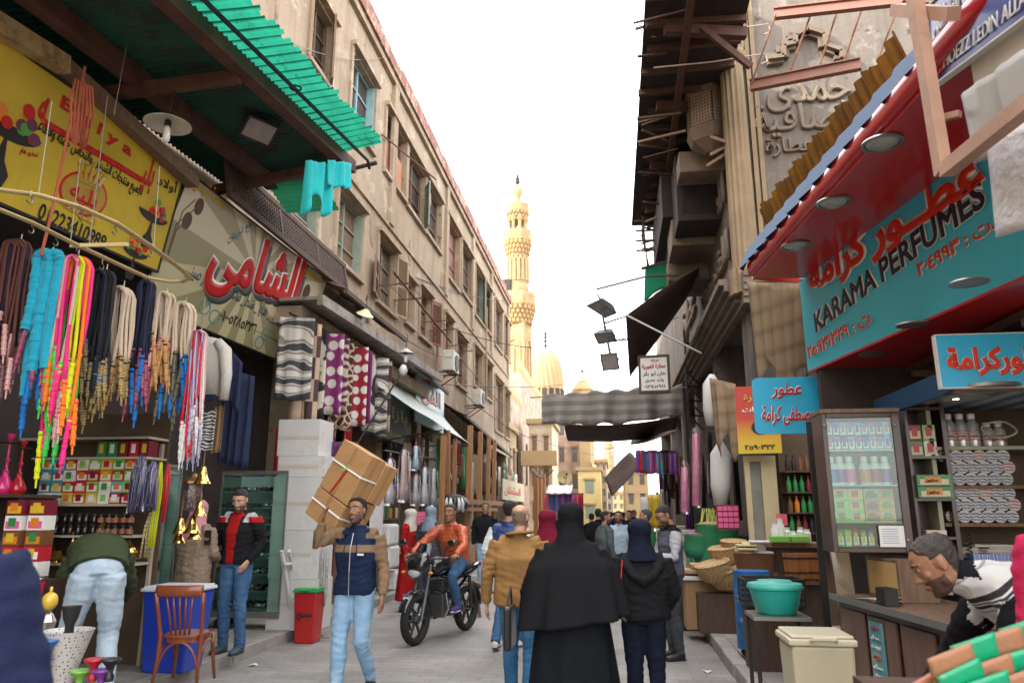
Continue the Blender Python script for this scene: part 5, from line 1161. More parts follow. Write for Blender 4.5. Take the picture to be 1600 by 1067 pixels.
def bin_(name,label,c,w_,d,h,m,ml,grp=None,taper=.82,lidh=.05,wheels=False):
 c=V(c);t=thing(name,label,'bin',c,grp);b=MB();i=len(b.v)
 for z,k in((.0,taper),(h-lidh,1.0)):
  for a,e in((-1,-1),(1,-1),(1,1),(-1,1)):b.v.append(c+V((a*w_/2*k,e*d/2*k,z)))
 b.face((i+3,i+2,i+1,i));b.face((i+4,i+5,i+6,i+7))
 for k in range(4):b.face((i+k,i+(k+1)%4,i+4+(k+1)%4,i+4+k))
 b.build('body',m,t,bevel=.02)
 b=MB();b.box(c.x-w_*.54,c.x+w_*.54,c.y-d*.54,c.y+d*.54,c.z+h-lidh,c.z+h-lidh*.35);b.box(c.x-w_*.5,c.x+w_*.5,c.y-d*.5,c.y+d*.5,c.z+h-lidh*.35,c.z+h)
 b.build('lid',ml,t,bevel=.015)
 b=MB();b.tube([c+V((-w_*.2,-d*.55,h-.03)),c+V((-w_*.18,-d*.62,h-.015)),c+V((w_*.18,-d*.62,h-.015)),c+V((w_*.2,-d*.55,h-.03))],.012,6);b.build('handle',ml,t)
 if wheels:
  for s_ in(-1,1):b=MB();b.lathe(c+V((s_*w_*.42-.025,d*.4,.09)),[(.03,0),(.09,.005),(.095,.025),(.09,.045),(.03,.05)],16,(1,0,0));b.build('wheel',M_iron,t)
 return t
def plastic(nm,c):return mat(nm,c,.38,vary=.05,spec=.5,coat=.15)
q=P(480,1003,z=.0);rbx=bin_('rubbish_bin','red rubbish bin with a green lid at the left kerb',q,.31,.30,.66,plastic('red bin plastic',(.42,.015,.015)),plastic('green lid plastic',(.02,.30,.09)))
text('lettering','ممنوع',M_blk,q+V((0,-.148,.33)),(1,0,0),(0,.05,1),.2,.10,bold=.03,parent=rbx)
t=thing('display_stand','thin stand holding long clear wrapped tubes beside the red bin','stand',P(494,1000,z=.0))
q=V(t.location);b=MB();b.tube([q,q+V((0,.0,1.5))],.014,8);b.tube([q+V((-.18,0,.04)),q+V((.18,0,.04))],.015,6);b.tube([q+V((0,-.18,.04)),q+V((0,.18,.04))],.015,6);b.tube([q+V((-.12,-.05,1.32)),q+V((.12,-.05,1.32))],.008,6);b.build('pole',M_alu,t)
M_wrap=glassy('crinkled wrap',(.96,.96,.97),.8,.22)
M_wht2=mat('white wrapped cloth',(.66,.64,.66),.5,vary=.15,vscale=9,bump=.6,bscale=25)
for k in range(5):b=MB();x=-.11+.055*k;b.tube([q+V((x,-.07,1.32)),q+V((x*1.1,-.08,1.0)),q+V((x*1.1,-.08,.55)),q+V((x,-.07,.42))],[.006,.022,.024,.008],8);b.build('clear_tube',mat('grey wrapped tube',(.36,.35,.34),.2,vary=.4,vscale=20,coat=.5),t,smooth=True)
b=MB();a0,a1=P(447,900,y=9.1),P(470,995,z=0.0);b.bar(P(440,860,y=9.2),P(462,998,z=.0),.035,.05);b.bar(P(452,860,y=9.3),P(472,985,z=.0),.035,.05);b.bar(P(443,880,y=9.2),P(455,880,y=9.3),.03)
tag(b.build('trestle',M_wcar),'white painted wooden trestle leg leaning beside the red bin','trestle')
M_knit=mat('cream knit',(.58,.54,.48),.9,vary=.12,bump=.6,bscale=60);M_nav=mat('navy cloth',(.012,.022,.06),.85,vary=.2,vscale=6)
t=thing('cardigan','cream knitted cardigan with navy edges hanging under the pale sign','cardigan',P(335,660,y=7.3))
c=P(330,530,y=7.3)
b=MB();b.tube([c+V((0,0,.02)),c+V((-.02,0,-.08)),c+V((-.02,0,-.35)),c+V((-.02,0,-.62))],[(.07,.03),(.17,.07),(.17,.08),(.17,.07)],16,side=(1,0,0));b.build('body',M_knit,t,smooth=True)
b=MB();b.tube([c+V((.09,-.02,-.04)),c+V((.19,-.03,-.14)),c+V((.24,-.05,-.40)),c+V((.24,-.06,-.68))],[.055,.07,.06,.05],12);b.build('sleeve',M_knit,t,smooth=True)
b=MB();b.tube([c+V((-.02,-.075,-.62)),c+V((-.02,-.08,-.69))],[(.175,.01),(.175,.01)],12,side=(1,0,0));b.build('hem',M_nav,t)
cloth('panel',M_nav,c+V((.12,.06,-.02)),c+V((.34,.08,-.25)),.55,2,.02,parent=t,seed=2)
zz_=pattern('zigzag knit','zebra',[(.02,.02,.03),(.6,.58,.54)],9,.9,'Z')
tag(cloth('hanging_garment',zz_,P(305,648,y=7.25),P(338,640,y=7.25),.42,2,.02,seed=5),'black and white zigzag knit hanging below the cream cardigan','garment')
tag(cloth('hanging_garment',mat('tan cloth',(.30,.19,.10),.9,vary=.2),P(336,636,y=7.4),P(352,632,y=7.4),.5,2,.02,seed=6),'narrow tan garment beside the zigzag knit','garment')
tag(cloth('hanging_garment',M_nav,P(352,575,y=7.7),P(398,588,y=7.8),1.05,4,.03,seed=7),'long navy garment hanging between the cardigan and the blankets','garment')
b=MB();b.box(P(366,0,y=7.68).x,P(374,0,y=7.68).x,7.66,7.665,P(370,718,y=7.68).z,P(370,700,y=7.68).z);tag(b.build('price_tag',M_white),'white paper tag on the long navy garment','tag')
tag(cloth('hanging_garment',K['red'],P(430,668,y=10.4),P(470,668,y=10.4),1.2,3,.04,seed=8),'deep red cloth hanging behind the white cartons','garment')
tag(cloth('hanging_garment',mat('plum velvet',(.10,.01,.06),.8,vary=.2,sheen=.5),P(515,690,y=10.2),P(560,690,y=10.2),.9,3,.04,seed=9),'plum cloth hanging above the box carrier','garment')
tag(cloth('hanging_garment',K['blue'],P(505,690,y=9.95),P(520,690,y=9.95),.9,2,.03,seed=10),'narrow blue cloth hanging behind the box carrier','garment')
zeb=pattern('zebra print','zebra',[(.02,.02,.02),(.62,.58,.5)],1.5,.8,'X');gir=pattern('giraffe print','cells',[(.58,.45,.30),(.07,.02,.02)],7,.8,thr=.10,soft=.03)
dot=pattern('white spots on red','dots',[(.66,.62,.58),(.28,.01,.02)],5.0,.8,thr=.36,soft=.03);dot2=pattern('white spots on purple','dots',[(.62,.56,.5),(.20,.02,.13)],4.5,.8,thr=.36,soft=.03)
cow=pattern('cow print','blotch',[(.02,.02,.02),(.62,.57,.45)],3.2,.8,thr=.5,soft=.02);flo=pattern('grey flower print','zebra',[(.05,.05,.06),(.50,.46,.40),(.22,.2,.19),(.6,.56,.5)],1.2,.8,'Z')
pur=mat('magenta velvet',(.20,.012,.12),.85,vary=.15,sheen=.4);patch_=pattern('patchwork print','checks',[(.50,.36,.26),(.08,.04,.04)],3,.85);tig=pattern('striped throw','zebra',[(.62,.55,.45),(.14,.02,.08)],2.0,.8,'Z')
bl_=[(468,500,560,flo,'dark grey flowered'),(492,492,530,patch_,'tan patchwork'),(505,480,560,cow,'cow print'),(524,482,545,dot2,'white spotted purple'),(533,490,505,tig,'maroon and cream striped'),(541,500,545,gir,'giraffe print'),(549,512,560,dot,'white spotted red'),(560,520,575,pur,'plain magenta'),(571,528,560,zeb,'zebra print'),(579,540,570,flo,'grey flowered'),(584,540,570,patch_,'brown panelled')]
brail=[P(462,498,x=-4.55),P(592,560,x=-4.5)]
b=MB();b.tube([brail[0]+V((0,-.2,.03)),brail[1]+V((0,.4,.03))],.02,8);tag(b.build('hanging_rail',M_iron),'dark rail carrying the printed blankets','rail')
n_=len(bl_);y0_,y1_=brail[0].y,brail[1].y+.3
for i,(px,pt,pb,m,nm)in enumerate(bl_):
 y=y0_+(y1_-y0_)*i/(n_-1);z=brail[0].z+(brail[1].z-brail[0].z)*i/(n_-1)+.03
 o=cloth('blanket',m,(-4.78+.02*(i%2),y-.02,z),(-4.28-.06*(i%3),y+.06,z-.02),1.22+.1*((i*7)%4),2,.025,seed=20+i,thick=.02)
 tag(o,nm+' blanket in the row hung under the ledge','blanket','printed blankets on the rail')
for i,(px,m,nm)in enumerate(((481,flo,'grey'),(500,pur,'magenta'),(520,dot,'spotted'),(545,K['red'],'red'))):
 q=P(px,640+i*6,x=-4.75);tag(cloth('folded_throw',m,q+V((0,-.22,.0)),q+V((0,.18,0)),.5,2,.02,seed=50+i),nm+' throw below the row of blankets','throw')
b=MB();p0,p1=P(500,468,x=-4.3),P(690,592,x=-4.3);b.bar(p0,p1,.09,.16);b.bar(p0+V((-.35,0,.03)),p1+V((-.35,0,.03)),.6,.05)
tag(b.build('shop_ledge',mat('grey painted ledge',(.34,.30,.26),.7,vary=.25,dirt=(.16,.12,.09),dscale=4)),'grey painted ledge over the blankets running down the shop row','ledge')
b=MB();b.box(XL+.004,-4.62,p0.y+.1,p1.y,p0.z-.30,p0.z-.05);tag(b.build('fascia_band',M_wallL),'cream band of wall between the blankets and the blue sign','fascia')
M_rustc=mat('rusted corrugated sheet',(.16,.11,.08),.8,metal=.2,vary=.45,vscale=4,dirt=(.07,.04,.03),dscale=3,dlo=.45,dhi=.6)
def rawn(label,py0,py1,xw,xo,sag,per=.09):
 a,c=P(*py0,x=xo),P(*py1,x=xo);t=thing('corrugated_awning',label,'awning',(a+c)/2)
 b=MB();n=int((c.y-a.y)/per*6)
 b.grid(n,6,lambda u,v:V((xo+(xw-xo)*v,a.y+(c.y-a.y)*u,a.z+(c.z-a.z)*u+.55*v-sag*math.sin(math.pi*v)*.3+.018*math.sin(2*math.pi*(c.y-a.y)*u/per))));b.build('sheet',M_rustc,t,smooth=True,fix=False)
 b=MB();b.bar(a+V((.0,0,-.05)),c+V((0,0,-.05)),.06,.08)
 y=a.y+.1
 while y<c.y:f=(y-a.y)/(c.y-a.y);b.bar((xo,y,a.z+(c.z-a.z)*f-.04),(xw,y,a.z+(c.z-a.z)*f+.48),.05);y+=.9
 b.build('frame',M_wood2,t)
rawn('long rusty corrugated awning below the lower windows, nearest the pale sign',(540,450),(634,528),XL+.02,-4.35,.3)
rawn('smaller rusty awning over the blue sign',(640,560),(700,612),XL+.02,-4.5,.2)
rawn('far rusty awning over the timber posts',(728,648),(800,712),XL+.02,-4.3,.2,.12)
pendant(P(570,492,x=-4.1),.15,'yellowed enamel lamp on the grey ledge over the blankets',mat('yellowed enamel',(.62,.56,.33),.35,vary=.1,coat=.3),up=.25,tilt=(.35,-.3,.8))
pendant(P(634,552,x=-4.0),.16,'grey enamel lamp with a big white bulb left of the blue sign',mat('grey enamel',(.40,.40,.38),.4,vary=.2),up=.4)
b=MB();q=P(630,575,x=-4.0);b.lathe(q,[(.02,.07),(.05,.05),(.09,-.04),(.06,-.13),(.01,-.15)],14);tag(b.build('globe_bulb',M_enam,smooth=True),'large white globe bulb under the grey enamel lamp','bulb')
b=MB();b.tube([P(632,575,x=-4.1),P(560,690,x=-4.4)],.02,6);tag(b.build('awning_strut',M_iron),'dark slanting strut below the grey enamel lamp','strut')
a=[P(588,580,x=-4.75),P(690,648,x=-4.75),P(590,602,x=-4.35),P(735,694,x=-3.95)]
b=MB();b.grid(14,4,lambda u,v:(a[0].lerp(a[1],u)).lerp(a[2].lerp(a[3],u),v)+V((0,0,-.05*math.sin(math.pi*v)+.015*math.sin(u*16))),V((0,0,-.012)))
tag(b.build('tarpaulin',mat('white tarpaulin',(.66,.72,.70),.5,vary=.08,translucent=.3),smooth=True),'white tarpaulin awning sloping over the wrapped dresses','awning')
for i,(p,q)in enumerate((((590,690),(690,672)),((610,700),(735,693)))):b=MB();b.bar(P(*p,x=-5.0),P(*q,x=-4.1),.03);tag(b.build('awning_rod',M_iron),['upper dark rod under the white tarpaulin','lower dark rod at the foot of the white tarpaulin'][i],'rod')
def street_board(name,label,x0,y0,x1,y1,m,X,**kw):
 """an upright board on the facade plane X given by its upper left and lower right pixels"""
 a,c=P(x0,y0,x=X),P(x1,y1,x=X);zt=P((x0+x1)/2,(y0+y1)/2-(y1-y0)/2,x=X).z;zb_=P((x0+x1)/2,(y0+y1)/2+(y1-y0)/2,x=X).z
 return Board(name,label,'sign',(X,(a.y+c.y)/2,(zt+zb_)/2),(0,1,0),(0,0,1),abs(c.y-a.y),zt-zb_,m,**kw)
M_bsign=pattern('sky print','blotch',[(.05,.30,.55),(.45,.60,.62),(.18,.45,.62)],1.2,.4,soft=.5)
s1=street_board('shop_sign','sky blue shop sign with red lettering beyond the white tarpaulin',652,590,693,668,M_bsign,-4.72)
s1.put('الفن',M_redp,.5,.60,.72,.42,bold=.05);s1.put('سلطان',M_redp,.35,.86,.4,.12,bold=.03);s1.put('هدايا',M_blk,.55,.22,.5,.14,bold=.03)
s2=street_board('shop_sign','dark grey green shop sign half hidden by the white tarpaulin',592,615,642,690,mat('grey green sheet',(.12,.15,.13),.5,vary=.25),-4.9)
s2.put('بازار',M_cream,.5,.55,.7,.34,bold=.03);s2.put('هدايا',M_cream,.45,.15,.5,.14,bold=.02)
s3=street_board('shop_sign','torn pale sign sheet with pink lettering below the blue sign',655,690,690,716,M_wcar,-4.7);s3.put('خصم',K['pink'],.45,.5,.6,.5,bold=.04)
s4=street_board('shop_sign','faded yellow sign with red lettering past the timber posts',786,752,819,782,mat('faded yellow sheet',(.55,.50,.33),.6,vary=.1),-4.4);s4.put('السلطان',M_redp,.42,.45,.75,.5,bold=.04)
M_dr=[mat('blush satin',(.62,.46,.43),.4,vary=.15,vscale=8),mat('white satin',(.68,.66,.68),.4,vary=.1),mat('ice blue satin',(.40,.55,.68),.4,vary=.15),mat('silver satin',(.48,.47,.48),.35,vary=.3,vscale=14)]
for i,(px,py,pb,w_,k,lb)in enumerate(((610,712,790,.42,1,'white dress in a clear bag half hidden by the brown carton'),(632,697,785,.50,0,'blush dress in the widest clear bag'),(650,694,735,.30,2,'ice blue dress in a clear bag'),(664,726,790,.36,1,'white dress in a clear bag right of the ice blue one'),(678,728,792,.36,3,'silver dress in a clear bag'),(650,738,790,.34,3,'silver dress in a clear bag below the ice blue one'),(700,735,775,.36,1,'short white dress in a clear bag nearest the timber posts'))):
 X=-4.2;c=P(px,py,x=X);h=c.z-P(px,pb,x=X).z;t=thing('bagged_dress',lb,'dress',c-V((0,0,h)),'dresses in clear bags');S=(0,1,0)
 b=MB();b.tube([c+V((0,0,-.06*h)),c+V((0,0,-.2*h)),c+V((0,0,-.42*h)),c+V((0,0,-.75*h)),c+V((0,0,-.95*h))],[(w_*.07,.03),(w_*.2,.06),(w_*.13,.05),(w_*.3,.08),(w_*.36,.09)],12,side=S);b.build('dress',M_dr[k],t,smooth=True)
 b=MB();b.tube([c+V((0,0,.05)),c,c+V((0,0,-.12*h)),c+V((0,0,-.5*h)),c+V((0,0,-h))],[(.05,.02),(.015,.015),(w_*.36,.09),(w_*.47,.12),(w_*.46,.11)],16,side=S);b.build('bag',M_wrap,t,smooth=True)
 b=MB();b.tube([c+V((0,0,0)),c+V((0,0,.16)),c+V((0,0,.25))],.006,5);b.build('hanger',M_hook,t)
X=-4.25
b=MB();a,c=P(600,712,x=X),P(720,738,x=X);b.tube([a+V((0,0,.1)),c+V((0,0,.25))],.018,6);tag(b.build('hanging_rail',M_iron),'dark rail carrying the bagged dresses','rail')
a,c=P(600,960,z=.13),P(690,930,z=.13);sx0=-4.5
st=thing('goods_stall','crowded stall of trinkets and small bags behind the motorcyclist','stall',(-4.8,14.0,.13))
for z in(.55,1.0,1.45,1.9):
 b=MB();b.box(-5.6,-4.62,12.3,16.0,z,z+.03);b.build('shelf',M_wood,st)
for y in(12.32,14.1,15.95):b=MB();b.box(-4.68,-4.62,y-.03,y+.03,.13,2.3);b.build('post',M_wood,st)
pal=['red','green','orange','maroon','brown','white','blue','black','pink','lime','yellow','purple','cream','black','brown']
ti=0
for li,z in enumerate((.58,1.03,1.48,1.93)):
 y=12.36
 while y<15.85:
  w_=rnd.uniform(.10,.2);h=rnd.uniform(.14,.34);k=pal[ti%15];b=MB()
  if ti%3==0:b.lathe((-4.74,y+w_/2,z),[(w_*.4,0),(w_*.46,h*.3),(w_*.3,h*.7),(w_*.14,h*.8),(w_*.16,h)],12)
  else:b.box(-4.86+rnd.uniform(-.1,.0),-4.66,y,y+w_-.01,z,z+h)
  tag(b.build('trinket',K[k],smooth=ti%3==0,bevel=0 if ti%3==0 else.01),'%s trinket on the crowded stall, %s shelf from below, number %d along'%(k,ORD[li],int((y-12.3)/.15)+1),'trinket','trinkets on the stall');ti+=1;y+=w_+.015
print_=pattern('printed white cloth','blotch',[(.03,.03,.03),(.62,.60,.58),(.66,.64,.62),(.35,.25,.25)],5,.6,soft=.02)
for i,(px,py,h)in enumerate(((612,930,.42),(612,870,.40),(622,962,.36))):
 q=P(px,py,x=-4.25);z=[.56,.98,.13][i];b=MB();b.box(-4.6,-4.2,q.y-.35,q.y+.3,z,z+h);tag(b.build('wrapped_bale',[print_,print_,M_wht2][i],bevel=.05),['lower printed bale in clear wrap behind the box carrier','upper printed bale in clear wrap behind the box carrier','white wrapped bale at the pavement edge'][i],'bale')
q=P(657,822,x=-4.0);b=MB();u=V((.25,.97,0)).normalized();b.cell(q+V((0,0,.06)),u*.27,V((-.97,.25,0))*.004,V((0,0,.24)));pk=tag(b.build('notice',mat('pink paper',(.72,.16,.28),.8,vary=.05)),'plain pink paper notice hung in front of the stall','notice')
for k in range(6):text('lettering',['عرض','خاص','بسعر','الجملة','للمحل','شكرا'][k],mat('pale pink ink',(.78,.45,.5),.8,vary=0),q+V((.005,0,.24-.07*k)),u,(0,0,1),.3,.035,parent=pk)
q=P(706,778,x=-4.0);t=thing('scarf_rack','round rack fringed with black and white scarves over the motorcyclist','rack',q-V((0,0,.25)))
b=MB();b.lathe(q,[(.02,.12),(.28,.06),(.36,-.02),(.35,-.025),(.05,.06)],24);b.build('hoop',M_iron,t)
for k in range(22):
 a_=2*math.pi*k/22;d=V((math.cos(a_),math.sin(a_),0));b=MB();s_=V((-d.y,d.x,0));b.tube([q+d*.34+V((0,0,.0)),q+d*.40+V((0,0,-.12)),q+d*.39+V((0,0,-.26-.04*(k%3)))],[(.02,.012),(.05,.02),(.045,.01)],8,side=s_);b.build('scarf',[K['black'],print_,M_wht2][k%3],t,smooth=True)
b=MB();b.tube([q+V((0,0,.1)),q+V((0,0,.5))],.01,5);b.build('cord',M_wire,t)
q=P(590,790,x=-4.2);b=MB();b.box(-4.24,-4.2,q.y-.3,q.y+.35,P(590,838,x=-4.2).z,P(590,768,x=-4.2).z);tag(b.build('panel',M_wht2),'plain white panel right of the carried cartons','panel')
M_new=mat('new sawn timber',(.36,.17,.065),.7,vary=.3,vscale=4,stretch=(8,8,.6))
tf=thing('timber_scaffold','frame of new orange brown timber posts standing before the shopfront','scaffold',P(740,900,x=-4.1))
for(p,q,w_)in(((735,665),(721,905),.15),((751,674),(739,905),.14),((764,682),(752,895),.12),((773,688),(762,895),.12),((693,680),(687,860),.12),((700,672),(711,860),.11),((711,684),(706,860),.10)):
 b=MB();a=P(*p,x=-4.1);c=P(*q,x=-4.1);c.z=.13;c.y=a.y+(c.y-a.y)*.3;b.bar(a,c,w_,w_*.8);b.build('post',M_new,tf)
for(p,q,w_)in(((722,783),(790,787),.14),((724,795),(776,796),.10),((746,815),(736,905),.09)):
 b=MB();b.bar(P(*p,x=-4.0),P(*q,x=-4.0),.07,w_);b.build('beam',M_new,tf)
tf=thing('timber_scaffold','farther timber post frame under a small brown canopy','scaffold',P(845,860,x=-3.6))
for p in(837,843,849):b=MB();a=P(p,728+(p-837),x=-3.5);b.bar(a,(a.x,a.y,.13),.2,.2);b.build('post',M_new,tf)
a,c=P(833,731,x=-3.5),P(866,733,x=-2.6);b=MB();b.grid(10,4,lambda u,v:a.lerp(c,u)+V((0,-1.2*v,-.35*math.sin(math.pi*u)-.1*v)),V((0,0,-.02)));b.build('canopy',M_soot,tf,smooth=True)
q=P(748,917,z=.0);q.x=-3.75;bin_('wheeled_bin','dark bin with a green rim behind the motorcycle',(q.x,q.y,0),.55,.6,1.0,plastic('black bin plastic',(.025,.028,.028)),plastic('dark green lid',(.01,.18,.09)),'dark wheeled bins',.8,.06,True)
def stool(c,s,m,label,h=.5,rz=0):
 c=V(c);t=thing('stool',label,'stool',c,'wooden stools',rz);b=MB();b.box(-s,s,-s,s,h-.035,h);b.build('seat',m,t,bevel=.006,world=False)
 for a,e in((-1,-1),(1,-1),(1,1),(-1,1)):b=MB();b.bar((a*s*1.05,e*s*1.05,0),(a*s*.75,e*s*.75,h-.035),.035);b.build('leg',m,t,world=False)
 b=MB()
 for a in(-1,1):b.bar((a*s*.97,-s*.97,h*.3),(a*s*.97,s*.97,h*.3),.025);b.bar((-s*.93,a*s*.93,h*.42),(s*.93,a*s*.93,h*.42),.025)
 b.build('rung',m,t,world=False);return t
q=P(728,962,z=.0);stool(q,.19,M_wood,'brown wooden stool behind the rear wheel of the motorcycle',.52,.3)
q=P(741,920,z=.0)
for i in range(2):
 b=MB();c=q+V((-.3+.24*i,.3,0));b.lathe(c,[(.09,0),(.11,.24),(.115,.25),(.10,.25),(.085,.02)],14);tag(b.build('paint_bucket',M_wcar,smooth=40),['left white bucket beside the dark bin','right white bucket beside the dark bin'][i],'bucket')
def hung(label,c,w_,h,m,d=(0,1,0),grp=None,seed=0):
 u=V(d).normalized()*w_/2;return tag(cloth('hanging_garment',m,V(c)-u,V(c)+u,h,2,.03,seed=seed,nv=6),label,'garment',grp)
GC=[('purple',mat('purple cloth',(.22,.06,.40),.8)),('bright blue',mat('bright blue cloth',(.03,.22,.60),.8)),('lilac',mat('lilac cloth',(.42,.22,.55),.8)),('coral',mat('coral cloth',(.60,.12,.12),.8)),('black',K['black']),('white',M_wht2),('crimson',mat('crimson cloth',(.35,.01,.04),.8))]
for i,px in enumerate(range(856,908,6)):
 nm,m=GC[[3,1,1,2,0,2,0,3,6][i]];hung('%s garment on the sunlit far rail, %s from the left'%(nm,ORD[i]),P(px,772+(i%2),y=26.5),.32,.95,m,(1,0,0),'garments on the far left rail',i)
b=MB();b.tube([P(850,771,y=26.6),P(912,771,y=26.6)],.02,6);b.tube([P(852,771,y=26.6),V((P(852,771,y=26.6).x,26.6,0))],.03,6);b.tube([P(910,771,y=26.6),V((P(910,771,y=26.6).x,26.6,0))],.03,6);tag(b.build('garment_rail',M_iron),'far rail of purple and blue garments','rail')
a=P(857,758,y=27);b=MB();c=P(892,770,y=25.6);b.grid(8,3,lambda u,v:V((a.x+(c.x-a.x)*u,27-1.2*v,a.z-(a.z-c.z)*v+.02*math.sin(u*20))),V((0,0,-.02)));tag(b.build('awning',M_white,smooth=True),'small white awning over the far garments','awning')
q=P(882,745,y=31);t=thing('satellite_dish','white satellite dish above the far garment rail','satellite dish',q)
ax=V((.3,-1,.25)).normalized();b=MB();b.lathe(q,[(.02,-.05),(.2,-.02),(.31,.05),(.30,.055),(.02,-.035)],24,ax);b.build('dish',M_cream,t,smooth=40);b=MB();b.tube([q,q-ax*.25+V((0,0,-.4)),V((q.x,31.3,q.z-2.2))],.03,6);b.build('mast',M_iron,t);b=MB();b.tube([q+V((0,0,-.4)),q+ax*.4],.012,5);b.ball(q+ax*.42,.05,n=8,m=6);b.build('receiver',M_iron,t)
mess=[K['black'],K['brown'],M_wood2,M_wht2,K['cream'],M_wallL,K['maroon'],M_wood,K['green']]
mname=['black','brown','dark brown','white','cream','ochre','maroon','timber coloured','green']
for i in range(44):
 y=16.5+i*.45;k=(i*5)%9;z=3.7-.5*((i*3)%4)/3;hung('%s ware hanging along the left shopfronts past the tarpaulin'%mname[k],(-4.95+.35*((i*7)%5)/4,y,z),rnd.uniform(.25,.5),rnd.uniform(.6,1.5),mess[k],(.3,1,0),'wares along the left shopfronts',100+i)
for i in range(22):
 y=17+i*.9;k=(i*4)%9;h=rnd.uniform(.5,1.15);b=MB();b.box(-5.3,-4.55+rnd.uniform(-.2,.12),y,y+rnd.uniform(.4,.8),.13,.13+h);tag(b.build('crate',mess[k],bevel=.02),'%s crate along the foot of the left shopfronts'%mname[k],'crate','crates along the left shopfronts')
q=P(288,1066,z=.13);CHX,CHY=q.x,q.y
M_bent=mat('varnished bentwood',(.22,.055,.018),.28,vary=.3,vscale=3,coat=.5,stretch=(4,4,1));M_seat=mat('worn chair seat',(.30,.15,.07),.45,vary=.25,coat=.2)
t=thing('chair','varnished bentwood chair with a curved slatted back before the blue bin','chair',(CHX,CHY,.13),rz=.12);t.scale=(.95,.95,.93)
b=MB();b.skinrings([b.ring((0,0,z),V((.205,0,0)),V((0,.20,0)),28,.75)for z in(.425,.455)],28);b.skinrings([b.ring((0,0,.385),V((.19,0,0)),V((0,.185,0)),28,.75),b.ring((0,0,.424),V((.19,0,0)),V((0,.185,0)),28,.75)],28,False);b.build('seat',M_bent,t,bevel=.006,world=False)
b=MB();b.skinrings([b.ring((0,0,z),V((r,0,0)),V((0,r,0)),28,.8)for z,r in((.4552,.17),(.458,.165))],28);b.build('seat_pad',M_seat,t,world=False)
def bk(s_,z):f=(z-.45)/.45;return V((s_*(.19+.035*f),-.17-.10*f-.03*f*f,z))
for s_ in(-1,1):
 b=MB();b.tube([V((s_*.205,-.215,0)),V((s_*.19,-.18,.25)),bk(s_,.45),bk(s_,.7),bk(s_,.84)],[.015,.018,.02,.018,.016],10);b.build('leg',M_bent,t,smooth=True,world=False)
 b=MB();b.tube([V((s_*.20,.20,0)),V((s_*.175,.165,.25)),V((s_*.165,.155,.43))],[.014,.018,.021],10);b.build('leg',M_bent,t,smooth=True,world=False)
b=MB();b.tube([V((.245*math.sin(a_),-.285+.055*(math.cos(a_)-1)*-1-.02,.86))for a_ in[-1.1+.22*k for k in range(11)]],[(.012,.055)]*11,10,side=(0,1,0));b.build('top_rail',M_bent,t,smooth=True,world=False)
for k in range(5):x=(k-2)*.05;b=MB();b.tube([V((x*.8,-.18,.44)),V((x*1.0,-.235,.65)),V((x*1.25,-.28,.835))],[(.011,.006)]*3,8,side=(1,0,0));b.build('slat',M_bent,t,smooth=True,world=False)
for s_ in('b','l','r'):
 b=MB();L=[k*math.pi/12 for k in range(13)]
 if s_=='b':b.tube([V((.185*math.cos(a_),-.19,.12+.27*math.sin(a_)))for a_ in L],.011,8)
 else:b.tube([V(((-1 if s_=='l' else 1)*.19,.175*math.cos(a_),.14+.25*math.sin(a_)))for a_ in L],.011,8)
 b.build('hoop_brace',M_bent,t,smooth=True,world=False)
q=P(295,1040,z=.13);bin_('storage_bin','blue plastic bin with a white lid behind the bentwood chair',(q.x-.05,CHY+.48,.13),.50,.42,.78,plastic('blue bin plastic',(.015,.05,.42)),plastic('white lid plastic',(.62,.66,.70)))
# ================================================================ RIGHT: PERFUME SHOP
M_turq=mat('turquoise sign sheet',(.05,.52,.68),.35,vary=.06,vscale=1.5,spec=.5);M_turq2=mat('sky blue sign sheet',(.03,.43,.70),.35,vary=.05)
M_redg=mat('glossy red panel',(.52,.012,.018),.3,vary=.08,coat=.5);M_redo=mat('orange red lettering',(.66,.035,.012),.4,vary=.04)
M_navyl=mat('navy lettering',(.012,.014,.035),.4,vary=0)
KT=3.78;KBz=2.9
kb0,kb1=P(1262,580,z=KBz),P(1600,430,z=KBz);ku=(kb1-kb0).normalized();kl=(kb1-kb0).length+.9
kc=kb0+ku*kl/2+V((0,0,(KT-KBz)/2))
KB=Board('shop_sign','long turquoise perfume shop sign with red Arabic and black KARAMA PERFUMES lettering','sign',kc,ku,(0,0,1),kl,KT-KBz,M_turq,.06)
def outl(B,body,m,a,b,h,o=M_white,bold=.03,ob=.05,**kw):
 B.putp(body,o,a,b,h,bold=ob,ext=.004,z=.003,**kw);B.putp(body,m,a,b,h*.97,bold=bold,ext=.005,z=.010,**kw)
outl(KB,'عطــور كرامة',M_redo,(1266,442),(1540,262),.40,bold=.045,ob=.11)
outl(KB,'KARAMA PERFUMES',M_navyl,(1275,505),(1540,298),.20,bold=.03,ob=.075)
outl(KB,'س.ت : ٢٠٤٩٩٣',M_redo,(1436,424),(1594,322),.15,bold=.022,ob=.045)
outl(KB,'ت : ٢٥٩٣١٣٢٩',M_redo,(1264,550),(1362,492),.15,bold=.022,ob=.045)
can=thing('shop_canopy','glossy red canopy with round downlights and a scalloped blue metal edge over the perfume sign','canopy',(1.6,5,2.8))
f0,f1=P(1176,436,z=KT),P(1488,92,z=KT);fu=(f1-f0).normalized();f1=f1+fu*.5
k0=kb0.copy();k0.z=KT;k1=k0+ku*(kl-.2)
b=MB();b.prism([f0,f1,k1+V((2.4,0,0)),k0+V((2.4,0,0))],(0,0,.06));b.build('soffit',M_redg,can,bevel=0)
b=MB();fn=V((-fu.y,fu.x,0));fn=fn if fn.x<0 else-fn
